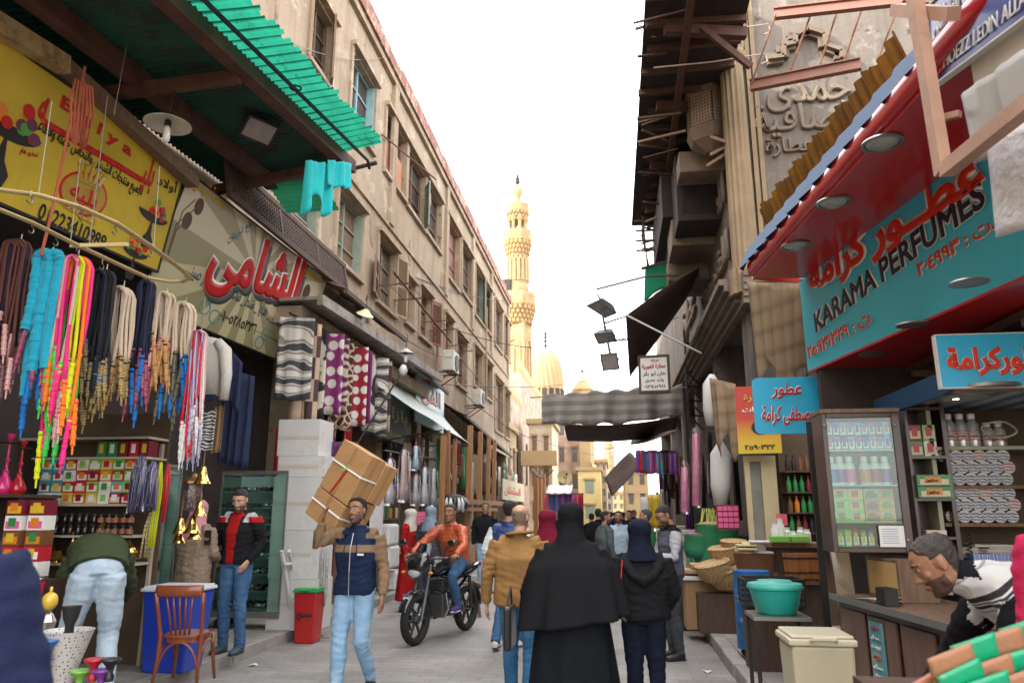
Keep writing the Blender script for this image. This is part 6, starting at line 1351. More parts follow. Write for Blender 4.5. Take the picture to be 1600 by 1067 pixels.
b.tube([f0+V((0,0,.10)),f1+V((0,0,.10))],[(.045,.075),(.045,.075)],16,side=fn,e=.7);b.build('fascia',mat('glossy red fascia',(.46,.015,.022),.2,vary=.05,coat=.6),can,smooth=40)
b=MB();b.cell((f0+k0)/2+V((0,.012,.1)),(k0-f0)/2+V((.0,0,0)),(0,.01,0),(0,0,.1));b.build('end_cap',M_redg,can)
M_dl=mat('frosted downlight',(.50,.50,.46),.25,vary=.2,vscale=8,dirt=(.3,.28,.22),dscale=6,coat=.4)
for px,py in((1378,222),(1302,315),(1243,383)):
 q=P(px,py,z=KT);b=MB();b.lathe(q,[(.115,0),(.12,-.012),(.10,-.016),(.098,-.004)],28);o=b.build('downlight',M_alu,can,smooth=40);b=MB();b.lathe(q,[(.098,-.003),(.09,-.013),(.02,-.017)],28);b.build('lens',M_dl,o,smooth=True)
M_bluem=mat('blue painted sheet metal',(.008,.065,.17),.55,vary=.2,vscale=3,dirt=(.008,.035,.08),dscale=3,dlo=.5,dhi=.7)
g0,g1=P(1164,420,z=KT+.14),P(1468,74,z=KT+.14);gu=(g1-g0).normalized();gL=(g1-g0).length;gn=V((gu.y,-gu.x,0));gn=gn if gn.x<0 else-gn
b=MB();ns=13
for k in range(ns):
 a,c=g0+gu*gL*k/ns,g0+gu*gL*(k+1)/ns
 b.grid(6,3,lambda u,v:a.lerp(c,u)+V((0,0,-.02+.22*v+.03*u))+gn*(.02-.10*v+.06*(1-u)*(u>.02)),-gn*.006)
b.build('scalloped_edge',M_bluem,can,smooth=40)
M_yelm=mat('yellow corrugated sheet',(.25,.125,.013),.55,vary=.4,vscale=3,dirt=(.13,.07,.02),dscale=2.5,dlo=.45,dhi=.65)
h0,h1=P(1186,328,z=4.75),P(1400,52,z=4.75);hL=(h1-h0).length;hu=(h1-h0).normalized();hn=V((hu.y,-hu.x,0));hn=hn if hn.x<0 else-hn
b=MB();nn_=int(hL/.16*6);b.grid(nn_,3,lambda u,v:h0+hu*hL*u-hn*(.25*v+.02*math.sin(2*math.pi*u*hL/.12))+V((0,0,-.75*v+.03*math.sin(u*40))))
b.build('corrugated_sheet',M_yelm,can,smooth=True,fix=False)
b=MB();b.prism([kb0+V((.0,.0,-.02)),kb0+ku*(kl-.1)+V((0,0,-.02)),kb0+ku*(kl-.1)+V((.75,0,-.02)),kb0+V((.75,0,-.02))],(0,0,.02));b.build('lower_soffit',M_redg,can)
for px,py in((1514,440),(1425,506),(1362,552)):
 q=P(px,py,z=KBz-.02);b=MB();b.lathe(q,[(.10,0),(.105,-.01),(.09,-.014)],24);o=b.build('downlight',M_alu,can,smooth=40);b=MB();b.lathe(q,[(.088,-.003),(.02,-.012)],24);b.build('lens',M_dl,o,smooth=True)
shop=thing('perfume_shop','dark recessed perfume shop interior behind the counter and display cabinets','shop',(3.2,6,.13))
b=MB();b.box(1.9,5.2,6.95,7.05,.13,3.76);b.box(5.1,5.2,1.5,6.95,.13,3.76);b.build('back_wall',M_dark,shop)  # shade of the shop depth put into the wall colour
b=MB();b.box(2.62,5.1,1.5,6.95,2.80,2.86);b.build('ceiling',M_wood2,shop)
b=MB()
for k in range(6):y=2.2+.9*k;b.bar((2.6,y,2.77),(5.0,y,2.77),.06,.05)
b.build('joist',M_wood,shop)
MX=1.72
sa,sb=P(1484,88,x=MX),P(1622,-22,x=MX)
b=MB();b.box(MX+.03,4,.6,P(1500,60,x=MX).y,3.45,6.5)
tw=thing('stone_wall','pale broken stone wall corner behind the blue street name plate','wall',(2.6,2.5,3.4))
b.build('masonry',mat('pale worn stone',(.58,.54,.47),.85,vary=.2,vscale=3,bump=.4,bscale=12),tw)
NB=Board('street_name_plate','blue enamel street name plate with white Arabic and English lettering','street sign',(MX,(sa.y+sb.y)/2,(sa.z+sb.z)/2+.13),sb-sa,(0,0,1),1.15,.42,mat('royal blue enamel',(.03,.06,.30),.3,vary=.1,coat=.4),.02,M_white,.008)
NB.put('AL MOEZZ LEDIN ALLAH ST.',M_white,.5,.18,.92,.17,bold=.012);NB.put('شارع المعز لدين الله الفاطمى',M_white,.5,.66,.9,.42,bold=.02)
t=thing('timber_bracket','peach painted timber bracket hanging in front of the perfume sign','bracket',P(1475,275,x=1.55))
M_peach=mat('peach painted timber',(.50,.30,.21),.6,vary=.2,vscale=4,dirt=(.28,.15,.1),dscale=5,dlo=.55,dhi=.7)
j0,j1,j2=P(1428,-10,x=1.50),P(1474,270,x=1.50),P(1625,148,x=1.50)
b=MB();b.bar(j0,j1,.075,.05,up=(1,0,0));b.build('post',M_peach,t);b=MB();b.bar(j1+(j2-j1).normalized()*.03,j2,.06,.06);b.build('arm',M_peach,t)
b=MB();b.bar(P(1460,188,x=1.53),P(1500,178,x=1.6),.03);b.build('strut',M_peach,t);b=MB();b.bar(P(1490,22,x=1.56),P(1400,16,x=1.56),.06);b.build('arm',M_peach,t)
o=cloth('hanging_sheet',mat('pale plastic sheet',(.60,.60,.58),.4,vary=.1,translucent=.3),P(1498,150,x=1.62),P(1606,72,x=1.62),.36,2,.02,seed=3,thick=.004);tag(o,'pale plastic sheet hanging under the street name plate','sheet')
o=cloth('hanging_sheet',M_wht2,P(1540,225,x=1.60),P(1660,150,x=1.60),.42,1,.02,seed=5,thick=.004);tag(o,'white cloth end hanging over the right end of the perfume sign','cloth')
q0,q1=P(1178,633,y=7.4),P(1283,633,y=7.4);cz=P(1230,633,y=7.4)
H1=Board('hanging_sign','rounded sky blue sign on a thin pole, two lines of red Arabic','sign',cz,(1,0,0),(0,0,1),q1.x-q0.x,P(1230,590,y=7.4).z-P(1230,678,y=7.4).z,M_turq2,.03,round_=.05)
for bd,m,zz,e in((.05,M_white,.003,1.0),(.024,M_redp,.009,.98)):
 H1.put('عطور',m,.50,.76,.46*e,.30*e,bold=bd,z=zz,slant=.2);H1.put('مصطفى كرامة',m,.5,.32,.80*e,.36*e,bold=bd,z=zz,slant=.2)
b=MB();b.tube([(cz.x+.22,7.44,.13),(cz.x+.20,7.44,cz.z+.2)],.022,10);b.build('pole',M_peach,H1.o)
q0,q1=P(1466,565,y=5.0),P(1660,560,y=5.0)
H2=Board('hanging_sign','rectangular sky blue sign at the right frame edge with bold red Arabic','sign',(q0+q1)/2+V((0,0,0)),(q1-q0).normalized(),(0,0,1),(q1-q0).length,P(1530,525,y=5.0).z-P(1530,607,y=5.0).z,M_turq2,.03,M_white,.006)
for bd,m,zz in((.075,M_white,.003),(.045,M_redo,.010)):H2.put('عطوركرامة',m,.50,.48,.88,.56,bold=bd,z=zz)
tl_=thing('counter_canopy','small blue and wood canopy with two lit round lamps over the shop shelves','canopy',P(1500,640,y=5.6))
a0,a1=P(1380,640,y=6.2),P(1600,612,y=5.0)
zc=P(1480,622,y=5.5).z
b=MB();b.box(P(1390,620,y=6.2).x,4.6,5.1,6.5,zc+.02,zc+.05);b.build('panel',pattern('blue white boards','stripes',[(.10,.22,.40),(.55,.55,.52)],1.6,.5,'X',soft=.05),tl_)
b=MB();b.box(P(1390,620,y=6.2).x-.03,P(1390,620,y=6.2).x-.001,5.1,6.5,zc-.02,zc+.13);b.build('side_trim',M_bluem,tl_);b=MB();b.box(P(1390,620,y=6.2).x,4.6,5.07,5.099,zc-.02,zc+.13);b.build('front_trim',M_wood,tl_)
M_lit=mat('lit lamp disc',(1,.98,.92),.4,vary=0,emit=9)
for px,py in((1493,622),(1540,608)):
 q=P(px,py,z=zc);b=MB();b.lathe(q,[(.20,.019),(.205,-.004),(.175,-.008)],28);o=b.build('lamp_ring',M_alu,tl_,smooth=40);b=MB();b.lathe(q,[(.174,-.002),(.02,-.008)],28);b.build('lamp_disc',M_lit,o)
DYc=5.7
def rx(px,py=780):return P(px,py,y=DYc).x
def rz_(py,px=1350):return P(px,py,y=DYc).z
dx0,dx1,dz0,dz1=rx(1303),rx(1407),rz_(855),rz_(652)
dc=thing('display_case','dark wooden glass fronted case of creams and teas above the counter','display cabinet',((dx0+dx1)/2,DYc+.15,dz0))
M_dkw=mat('dark varnished wood',(.055,.025,.02),.35,vary=.3,coat=.3,vscale=5)
b=MB();t_=.035;D=.28
b.box(dx0-t_,dx0,DYc,DYc+D,dz0-t_,dz1+t_);b.box(dx1,dx1+t_*1.6,DYc,DYc+D,dz0-t_,dz1+t_);b.box(dx0,dx1,DYc,DYc+D,dz0-t_,dz0);b.box(dx0,dx1,DYc,DYc+D,dz1,dz1+t_);b.build('case',M_dkw,dc,bevel=.004)
b=MB();b.box(dx0,dx1,DYc+D-.02,DYc+D-.01,dz0,dz1);b.build('back',mat('case back',(.25,.27,.22),.6,vary=.2),dc)
b=MB();b.box(dx0+.002,dx1-.002,DYc+.008,DYc+.013,dz0+.002,dz1-.002);b.build('pane',M_glass,dc)
for z in(rz_(702),rz_(757),rz_(815)):b=MB();b.box(dx0+.002,dx1-.002,DYc+.02,DYc+D-.03,z-.008,z);b.build('shelf',MATS['glass shelf edge'],dc)
for x,z in((dx0-.015,dz1-.06),(dx1+.02,dz1-.06),(dx1+.02,dz0+.05)):b=MB();b.ball((x,DYc-.004,z),.013,n=10,m=6);b.build('knob',M_alu,dc)
b=MB();b.box(dx0-.04,dx1+.06,DYc-.01,DYc+D+.05,dz1+t_+.002,dz1+t_+.03);b.build('top_board',M_wood,dc)
W_=dx1-dx0
for r in range(2):
 for i in range(9):k=['blue','pink','purple','cyan','pink','blue','cyan','pink','cyan'][(i+r*4)%9];x=dx0+W_*(i+.5)/9;z=rz_(702)+r*.105;prod('%s cream carton on the top shelf of the glass case, %s row, %s along'%(k,['lower','upper'][r],ORD[i]),(x,DYc+.05,z),W_/9*.93,.09,.10,K[k],K['white'],'cream cartons',spot=K[['pink','blue','purple'][(i+r)%3]])
M_btl=mat('white plastic bottle',(.68,.66,.66),.35,vary=.03,coat=.2)
for i,f in enumerate((.06,.20,.35,.58,.74,.90)):
 c=V((dx0+W_*f,DYc+.10,rz_(757)));t=thing('bottle','white bottle with a %s label in the glass case, %s from the left'%(['blue','violet','pink','coral','red','lilac'][i],ORD[i]),'bottle',c,'white bottles in the glass case');b=MB();b.lathe(c,[(.036,0),(.04,.01),(.04,.13),(.03,.155),(.022,.165)],16);b.build('body',M_btl,t,smooth=50)
 b=MB();b.lathe(c,[(.024,.166),(.025,.205),(.02,.21)],14);b.build('cap',M_white,t,smooth=40);b=MB();b.lathe(c,[(.0405,.02),(.0405,.115)],16,cap=False);b.build('label',K[['blue','purple','pink','orange','red','purple'][i]],t)
for r in range(3):
 for i,(k,s_)in enumerate((('yellow','lime'),('lime','yellow'),('orange','brown'),('yellow','orange'))):prod('%s tea carton on the third shelf, %s layer, %s from the left'%(k,['bottom','middle','top'][r],ORD[i]),(dx0+W_*(.14+.235*i),DYc+.06+.01*(i%2),rz_(815)+r*.078),W_*.225,.10,.076,K[['lime','lime','orange','yellow'][i]if r<2 else['yellow','yellow','lime','orange'][i]],K[s_],'tea cartons',spot=K[['brown','red','brown','green'][i]])
for i,k in enumerate(('green','lime','red','green','purple')):prod('%s small carton on the bottom shelf of the glass case, %s from the left'%(k,ORD[i]),(dx0+W_*(.08+.115*i),DYc+.05,dz0+.002),W_*.10,.06,.115,K[k],K['white'],'small cartons',spot=K['yellow'])
b=MB();b.box(dx0+W_*.62,dx0+W_*.99,DYc-.012,DYc-.004,dz0+.005,dz0+.15);b.cur=1
for k in range(7):b.box(dx0+W_*.66,dx0+W_*.9,DYc-.0135,DYc-.0125,dz0+.03+.016*k,dz0+.033+.016*k)
tag(b.build('notice',[M_white,K['blue']]),'small white ruled notice stuck low on the glass case','notice')
nx0,nx1=P(1428,740,y=5.9).x,P(1470,740,y=5.9).x+.05;nt=thing('niche_shelves','narrow dark wooden niche between the glass case and the tin shelves','shelves',((nx0+nx1)/2,6,rz_(855)))
N=lambda py:P(1450,py,y=5.9).z
b=MB();b.box(nx0-.02,nx0,5.9,6.15,N(860),N(640));b.box(nx1,nx1+.03,5.9,6.15,N(950),N(632));b.box(nx0,nx1,6.13,6.15,N(860),N(640));b.box(nx0,nx1,5.9,6.13,N(640),N(636));b.build('case',M_dkw,nt)
for py in(712,778,838):b=MB();b.box(nx0,nx1,5.9,6.128,N(py)-.02,N(py));b.build('shelf',M_dkw,nt)
for i in range(2):
 z=N(778)+.002+.085*i;t=prod('long green and cream soap box in the niche, %s one'%['lower','upper'][i],((nx0+nx1)/2,5.86,z),(nx1-nx0)*1.0,.2,.08,K['green'],K['cream'],'long soap boxes',spot=K['orange']);text('lettering','صابون',M_blk,((nx0+nx1)/2-.02,5.855,z+.04),(1,0,0),(0,0,1),.09,.03,bold=.03,parent=t)
for i,k in enumerate(('green','lime','white','maroon')):prod('%s carton at the top of the niche, %s'%(k,['left below','right above','right below','left above'][i]),(nx0+.06+.1*(i in(1,2)),5.95,N(712)+(.0 if i in(0,2)else.12)),.09,.1,.115,K[k],K['cream'],'niche cartons',spot=K['red'])
prod('small brown carton alone on the lowest niche shelf',((nx0+nx1)/2,5.93,N(838)),.14,.1,.045,K['cream'],K['white'])
TY=5.95
tx=lambda px:P(px,760,y=TY).x
tz=lambda py:P(1540,py,y=TY).z
ts=thing('tin_shelves','pale green edged shelves of round tins at the right','shelves',(tx(1540),TY+.15,.9))
M_pgr=mat('pale green painted board',(.36,.38,.27),.6,vary=.2)
for py in(697,758,817,866):b=MB();b.box(tx(1470),tx(1660),TY,TY+.34,tz(py)-.025,tz(py));b.build('shelf',M_pgr if py==697 else M_wood,ts)
b=MB();b.box(tx(1468)-.03,tx(1468),TY,TY+.34,tz(930),tz(632));b.build('upright',M_pgr,ts);b=MB();b.box(tx(1470),tx(1660),TY+.345,TY+.36,tz(930),tz(632));b.build('back',M_back,ts)
M_tin=mat('tin metal',(.42,.41,.38),.35,metal=.7,vary=.2);M_tlid=pattern('scribbled lid label','zebra',[(.05,.06,.20),(.50,.50,.48)],14,.5,thr=.30,soft=.03);M_tlid2=pattern('scribbled red lid label','zebra',[(.35,.05,.05),(.50,.50,.48)],13,.5,thr=.30,soft=.03)
for s_,(base,nm)in enumerate(((758,'upper'),(817,'lower'))):
 for r in range(3):
  n_=6 if r!=1 else 6
  for i in range(n_):
   R=.047;c=V((tx(1484+18.6*i+(6 if r%2 else 0))+.0,TY+.02,tz(base)+R+r*R*1.78));t=thing('tin','round marked tin, %s row of the %s tin shelf, %s from the left'%(['bottom','middle','top'][r],nm,ORD[i]),'tin',c-V((0,0,R)),'round tins with marked lids')
   b=MB();b.lathe(c,[(R*.96,0),(R*.97,.005),(R*.94,.01),(R*.94,.20)],18,(0,1,0));b.build('can',M_tin,t,smooth=40);b=MB();b.lathe(c,[(R*.86,-.004),(R*.9,.001)],18,(0,1,0));b.build('lid',M_tlid if(i*5+r*3)%7 else M_tlid2,t)
M_spray=mat('brushed can',(.60,.60,.58),.3,metal=.6,vary=.1)
for i,px in enumerate((1502,1521,1540,1563,1582)):
 c=V((tx(px),TY+.08,tz(697)));h=.25 if i<3 else.18;t=thing('aluminium_bottle','silver bottle on the top shelf over the tins, %s from the left'%ORD[i],'bottle',c,'silver bottles');b=MB();b.lathe(c,[(.042,0),(.045,.01),(.045,h*.68),(.028,h*.8),(.022,h*.84)],16);b.build('body',M_spray,t,smooth=50);b=MB();b.lathe(c,[(.026,h*.845),(.027,h),(.02,h+.004)],14);b.build('cap',M_white,t,smooth=40)
 b=MB();b.lathe(c,[(.0455,h*.2),(.0455,h*.5)],16,cap=False);b.build('label',M_tlid2,t)
b=MB();q=V((tx(1572),TY-.02,tz(672)));b.tube([q+V((.12*math.cos(a),.02*math.sin(3*a),.06*math.sin(a)))for a in[k*.5 for k in range(26)]],.007,6);tag(b.build('cable_coil',mat('pale green cable',(.35,.42,.33),.5)),'pale green cable coil hung over the silver bottles','cable')
for i,(px,w_,h)in enumerate(((1508,.22,.05),(1545,.26,.07))):
 b=MB()
 for k in range(4):j=rnd.uniform(-.015,.015);b.box(tx(px)-w_/2+j,tx(px)+w_/2+j,TY+.02,TY+.26,tz(866)+h*k/4+.001,tz(866)+h*(k+.9)/4)
 tag(b.build('paper_pile',mat('old paper',(.50,.46,.38),.8,vary=.15)),['left','right'][i]+' pile of old papers on the lowest tin shelf','papers')
b=MB();q=V((tx(1499),TY-.03,tz(870)));b.tube([q+V((.016*math.cos(k*1.2),.016*math.sin(k*1.2),.16-k*.006))for k in range(40)],.005,5);tag(b.build('coiled_cord',M_blk),'black coiled telephone cord hanging left of the papers','cord')
tp=pattern('blue paste carton','stripes',[(.05,.16,.5),(.55,.57,.62),(.5,.04,.06),(.08,.25,.6)],6,.35,'X',soft=.02)
for r in range(9):
 for c in range(4):b=MB();x=tx(1496+22*c);b.box(x,x+.105,TY-.1+.004*((r+c)%2),TY+.05,tz(925)+.03*r,tz(925)+.0285*(r+1)+.0015*r);tag(b.build('carton',tp),'blue striped paste carton behind the cashier, %s layer, %s from the left'%(ORD[r],ORD[c]),'box','blue striped cartons')
b=MB();b.box(tx(1488),tx(1620),TY-.12,TY+.3,.13,tz(925)-.002);tag(b.build('base_cupboard',M_dkw),'dark base cupboard under the blue striped cartons','cupboard')
ctz=1.0
ca0,ca1=P(1303,928,z=ctz),P(1455,968,z=ctz);cu_=(ca1-ca0).normalized();cn_=V((-cu_.y,cu_.x,0));cn_=cn_ if cn_.x>0 else-cn_
ct=thing('shop_counter','brown panelled shop counter with a grey metal edge and a faded turquoise poster','counter',V((ca0.x,ca0.y,.13)))
L_=1.55;mid=ca0+cu_*L_/2
b=MB();b.cell(mid+cn_*.33+V((0,0,-.435)),cu_*L_/2,cn_*.30,V((0,0,.415)));b.build('body',M_dkw,ct)
M_pan=mat('varnished panel',(.15,.075,.045),.35,vary=.35,vscale=3,stretch=(6,6,.7),coat=.3)
for k in range(3):b=MB();c=ca0+cu_*(.24+.45*k)+cn_*.022+V((0,0,-.44));b.cell(c,cu_*.20,cn_*.008,V((0,0,.36)));b.build('panel',M_pan,ct,bevel=.01)
b=MB();b.cell(mid+cn_*.31+V((0,0,-.008)),cu_*(L_/2+.02),cn_*.33,V((0,0,.010)));b.build('top',M_wood,ct);b=MB();b.cell(mid-cn_*.024+V((0,0,-.012)),cu_*(L_/2+.03),cn_*.004,V((0,0,.022)));b.build('edge_strip',M_alu,ct)
c=ca0+cu_*.62+cn_*.008+V((0,0,-.33));u_=cu_
b=MB();b.cell(c,cu_*.10,cn_*.003,V((0,0,.22)));po=b.build('poster',mat('faded turquoise paper',(.12,.36,.42),.8,vary=.2,dirt=(.35,.4,.38),dscale=6),ct)
for k in range(7):text('lettering',['عطور','عسل','زيوت','بخور','مسك','عود','كرامة'][k],M_white if k%3 else M_redp,c-cn_*.004+V((0,0,.18-.06*k)),cu_,(0,0,1),.13,.03,bold=.02,parent=po)
q=P(1378,905,y=5.05);b=MB();c=ca0+cu_*.36+cn_*.34+V((0,0,.145));b.cell(c,cu_*.24,cn_*.13,V((0,0,.14)));b.cur=1;b.cell(c-cn_*.131,cu_*.21,cn_*.0015,V((0,0,.115)));tag(b.build('wooden_box',[M_wood,mat('buff card',(.55,.36,.14),.7,vary=.1)],bevel=.005),'buff fronted wooden box standing on the counter','box')
for i in range(5):
 b=MB();c=ca0+cu_*(.40+.055*i)+cn_*.10+V((0,0,.006+.006*i));a_=rnd.uniform(-.3,.3);e=cu_*math.cos(a_)+cn_*math.sin(a_);f=cn_*math.cos(a_)-cu_*math.sin(a_)
 b.grid(4,3,lambda u,v:c+e*(u-.5)*.20+f*(v-.5)*.15+V((0,0,.03*(u*v)*(i==4)+.004*math.sin(u*5))));tag(b.build('paper_sheet',M_white),'white paper sheet in the loose pile on the counter, %s along'%ORD[i],'paper','loose papers on the counter')
c=ca0+cu_*.72+cn_*.06+V((0,0,.06));b=MB();b.cell(c,cu_*.065,cn_*.045,V((0,0,.055)));b.cell(c+V((0,0,.057)),cu_*.05,cn_*.03,V((0,0,.002)));tag(b.build('card_reader',M_iron,bevel=.006),'small black box at the counter edge beside the papers','box')
b=MB();q=P(1303,925,z=ctz);b.tube([P(1300,862,y=5.5),P(1312,905,y=5.5),P(1330,925,z=ctz+.02)],[(.02,.003),(.03,.004),(.025,.003)],8);tag(b.build('plastic_strip',M_wrap),'clear plastic strip dangling over the left counter end','plastic strip')
b=MB();q0,q1=P(1272,680,y=6.4),P(1303,990,y=6.1);b.bar((q0.x+.05,6.35,2.25),(q0.x+.16,6.35,.13),.13,.10);tag(b.build('post',mat('cream peeling post',(.50,.41,.28),.7,vary=.2,dirt=(.25,.18,.12),dscale=5,dlo=.55,dhi=.7)),'cream peeling post between the spice shop and the counter','post')
b=MB();q=P(1268,700,y=7.0);b.bar((q.x,7.0,.13),(q.x,7.0,2.4),.05);tag(b.build('post',M_blk),'slim black post behind the hanging sign pole','post')
t=street_board('wall_panel','dark turquoise panel with faded gold writing behind the hanging sign',1282,592,1330,655,mat('dark teal board',(.03,.09,.11),.6,vary=.2),2.5)
q=P(1270,1100,z=.0);q=V((1.47,5.1,.0));q=P(1272,985,y=5.0);bin_('rubbish_bin','cream plastic bin with a loose lid at the right kerb',(q.x,5.0,.0),.36,.36,q.z,plastic('cream plastic',(.55,.50,.34)),plastic('cream lid plastic',(.62,.57,.42)),None,.86,.06)
a,c=P(1180,962,y=6.75),P(1262,962,y=6.75);mt_=thing('metal_table','grey metal side table holding a turquoise green tub','table',((a.x+c.x)/2,6.9,.13))
b=MB();b.box(a.x-.02,c.x+.02,6.7,7.15,a.z-.03,a.z);b.build('top',M_alu,mt_)
for x,y in((a.x,6.72),(c.x,6.72),(a.x,7.12),(c.x,7.12)):b=MB();b.bar((x,y,.13),(x,y,a.z-.031),.03);b.build('leg',M_iron,mt_)
q=V(((a.x+c.x)/2,6.93,a.z));t=thing('plastic_tub','turquoise green plastic tub with a lid on the metal table','tub',q);M_mint=plastic('mint plastic',(.02,.44,.36))
b=MB();b.lathe(q,[(.15,.0),(.17,.02),(.215,.2),(.235,.21),(.235,.225),(.21,.22)],28);b.build('body',M_mint,t,smooth=40);b=MB();b.lathe(q,[(.232,.226),(.225,.25),(.15,.262),(.14,.275),(.03,.28)],28);b.build('lid',plastic('pale mint plastic',(.10,.5,.44)),t,smooth=40)
q=P(1178,1000,z=.13);q=V((q.x,8.3,.13));bx0=P(1153,950,y=8.3).x;bx1=P(1212,950,y=8.3).x;rr=(bx1-bx0)/2;cx_=(bx0+bx1)/2;tz1=P(1180,893,y=8.3).z
t=thing('oil_drum','scratched blue drum on casters under the dark crate','drum',(cx_,8.3+rr,.13));b=MB();hh=tz1-.22;c=V((cx_,8.3+rr,.22));b.lathe(c,[(rr,0),(rr,hh*.32),(rr*1.03,hh*.34),(rr,hh*.36),(rr,hh*.64),(rr*1.03,hh*.66),(rr,hh*.68),(rr,hh),(rr*.9,hh)],28);b.build('barrel',mat('scratched blue paint',(.02,.12,.36),.4,vary=.2,dirt=(.25,.3,.36),dscale=5,dlo=.58,dhi=.66),t,smooth=40)
for a_ in(0,1.57,3.14,4.71):b=MB();b.lathe(c+V((rr*.75*math.cos(a_+.8),rr*.75*math.sin(a_+.8),-.05))-V((0,.015,0)),[(.015,0),(.04,.004),(.04,.026),(.015,.03)],12,(0,1,0));b.build('caster',M_iron,t)
def crate(c,w_,d,h,m,label):
 t=thing('plastic_crate',label,'crate',c);c=V(c);b=MB();n=5
 b.box(c.x-w_/2,c.x+w_/2,c.y-d/2,c.y+d/2,c.z,c.z+.015)
 for k in range(n):
  z=c.z+.02+(h-.04)*k/(n-1)
  for s_ in(-1,1):b.bar((c.x-w_/2,c.y+s_*d/2,z),(c.x+w_/2,c.y+s_*d/2,z),.012,.022);b.bar((c.x+s_*w_/2,c.y-d/2,z),(c.x+s_*w_/2,c.y+d/2,z),.012,.022)
 for k in range(7):
  for s_ in(-1,1):x=c.x-w_/2+w_*k/6;b.bar((x,c.y+s_*d/2,c.z),(x,c.y+s_*d/2,c.z+h),.016)
 b.build('basket',m,t);b=MB()
 for s_ in(-1,1):b.bar((c.x-w_/2-.01,c.y+s_*d/2,c.z+h),(c.x+w_/2+.01,c.y+s_*d/2,c.z+h),.03,.03);b.bar((c.x+s_*w_/2,c.y-d/2,c.z+h),(c.x+s_*w_/2,c.y+d/2,c.z+h),.03,.03)
 b.build('rim',m,t)
q=P(1203,944,y=8.0);crate((q.x,7.9,q.z),.55,.4,P(1203,903,y=8.0).z-q.z,M_blk,'dark slotted plastic crate on a stand by the blue drum')
b=MB();b.box(q.x-.26,q.x+.26,7.75,8.05,.13,q.z-.01);tag(b.build('crate_stand',M_wood2),'dark stand under the slotted crate','stand')
M_card=mat('brown cardboard',(.36,.22,.11),.8,vary=.12)
ss=thing('spice_stand','stepped brown stand of spice tubs, boxes and wooden pails','stand',(2.2,9.3,.13));sY=9.0
def qx(px,py,y):return P(px,py,y=y)
for(x0p,x1p,py,y,d)in((1205,1290,848,9.0,.5),(1205,1290,905,8.6,.5),(1155,1215,893,9.0,.5)):
 a,c=qx(x0p,py,y),qx(x1p,py,y);b=MB();b.box(a.x,c.x,y,y+d,a.z-.05,a.z);b.build('shelf',M_wood,ss);b=MB();b.box(a.x+.03,c.x-.03,y+.06,y+d,.13,a.z-.052);b.build('base',M_wood2,ss)
for i,px in enumerate((1212,1221,1231,1240,1252,1262)):
 q=qx(px,846,9.05);h=[.20,.26,.16,.12,.16,.14][i];b=MB();b.lathe(q,[(.04,.0),(.045,h*.7),(.03,h*.8),(.032,h)],14);tag(b.build('white_tub',M_btl,smooth=40),'white plastic tub on the spice stand, %s from the left'%ORD[i],'tub','white tubs')
for i,px in enumerate((1218,1250)):q=qx(px,847,8.95);b=MB();b.box(q.x-.1,q.x+.1,8.9,9.02,q.z,q.z+.07);tag(b.build('tray',K['lime'],bevel=.01),['left','right'][i]+' green tray under the white tubs','tray')
b=MB();q=qx(1222,815,9.1);b.box(q.x-.06,q.x+.06,9.1,9.105,q.z-.04,q.z+.09);b.box(q.x-.005,q.x+.005,9.102,9.104,q.z-.25,q.z-.04);tag(b.build('price_card',mat('rose card',(.66,.12,.16),.7)),'rose price card standing over the white tubs','card')
for i,px in enumerate((1240,1258,1276)):
 q=qx(px,903,8.65);t=thing('wooden_pail','banded wooden pail on the spice stand, %s from the left'%ORD[i],'pail',q,'wooden pails');b=MB();b.lathe(q,[(.085,0),(.10,.26),(.09,.26),(.08,.02)],14);b.build('staves',mat('orange pail wood',(.34,.12,.035),.5,vary=.3,coat=.2,stretch=(9,9,.6)),t)
 for z in(.05,.2):b=MB();b.lathe(q,[(.0865+z*.06,z),(.0895+z*.06,z),(.0905+z*.06,z+.02),(.0875+z*.06,z+.02)],14,cap=False);b.build('band',M_iron,t)
q=qx(1180,890,9.0);t=thing('wicker_tub','round brown tub heaped with pale wrapped sachets','tub',q);b=MB();b.lathe(q,[(.20,0),(.23,.17),(.235,.18),(.21,.17)],20);b.build('body',mat('brown bowl',(.17,.075,.03),.5,vary=.25),t,smooth=40)
for k in range(7):b=MB();c=q+V((rnd.uniform(-.1,.1),rnd.uniform(-.1,.1),.19+.02*k));b.cell(c,(.11,rnd.uniform(-.03,.03),0),(0,.08,0),(0,0,.012));b.build('sachet',[M_wht2,K['cream'],mat('pale yellow film',(.6,.56,.3),.4)][k%3],t,bevel=.008)
M_wick=pattern('woven straw','checks',[(.30,.19,.08),(.45,.31,.15)],40,.8,bump=.8)
def basket(c,r,h,label,tilt=0.0):
 c=V(c);t=thing('straw_basket',label,'basket',c,'straw baskets');ax=V((-math.sin(tilt),-.1*bool(tilt),math.cos(tilt))).normalized();b=MB();b.lathe(c,[(r*.7,0),(r*.95,h*.5),(r,h),(r*.93,h),(r*.85,h*.5),(r*.6,.03)],22,ax);b.build('body',M_wick,t,smooth=40)
 b=MB();b.lathe(c,[(r*.98,h-.01),(r*1.06,h),(r*.98,h+.02),(r*.92,h)],22,ax);b.build('rim',M_wick,t,smooth=True)
for i,(px,py,r,ti)in enumerate(((1120,905,.22,.25),(1140,915,.24,.3),(1158,912,.22,.2),(1135,880,.2,.15),(1150,870,.17,.1))):basket(P(px,py,y=10.0+.1*i),r,.2,'%s straw basket of the heap before the spice shop'%['leftmost','largest middle','rightmost','upper left','topmost'][i],ti)
b=MB();q=P(1140,925,y=10.2);b.box(q.x-.42,q.x+.3,10.0,10.6,.13,q.z);tag(b.build('bench',M_wood2),'dark bench carrying the heap of straw baskets','bench')
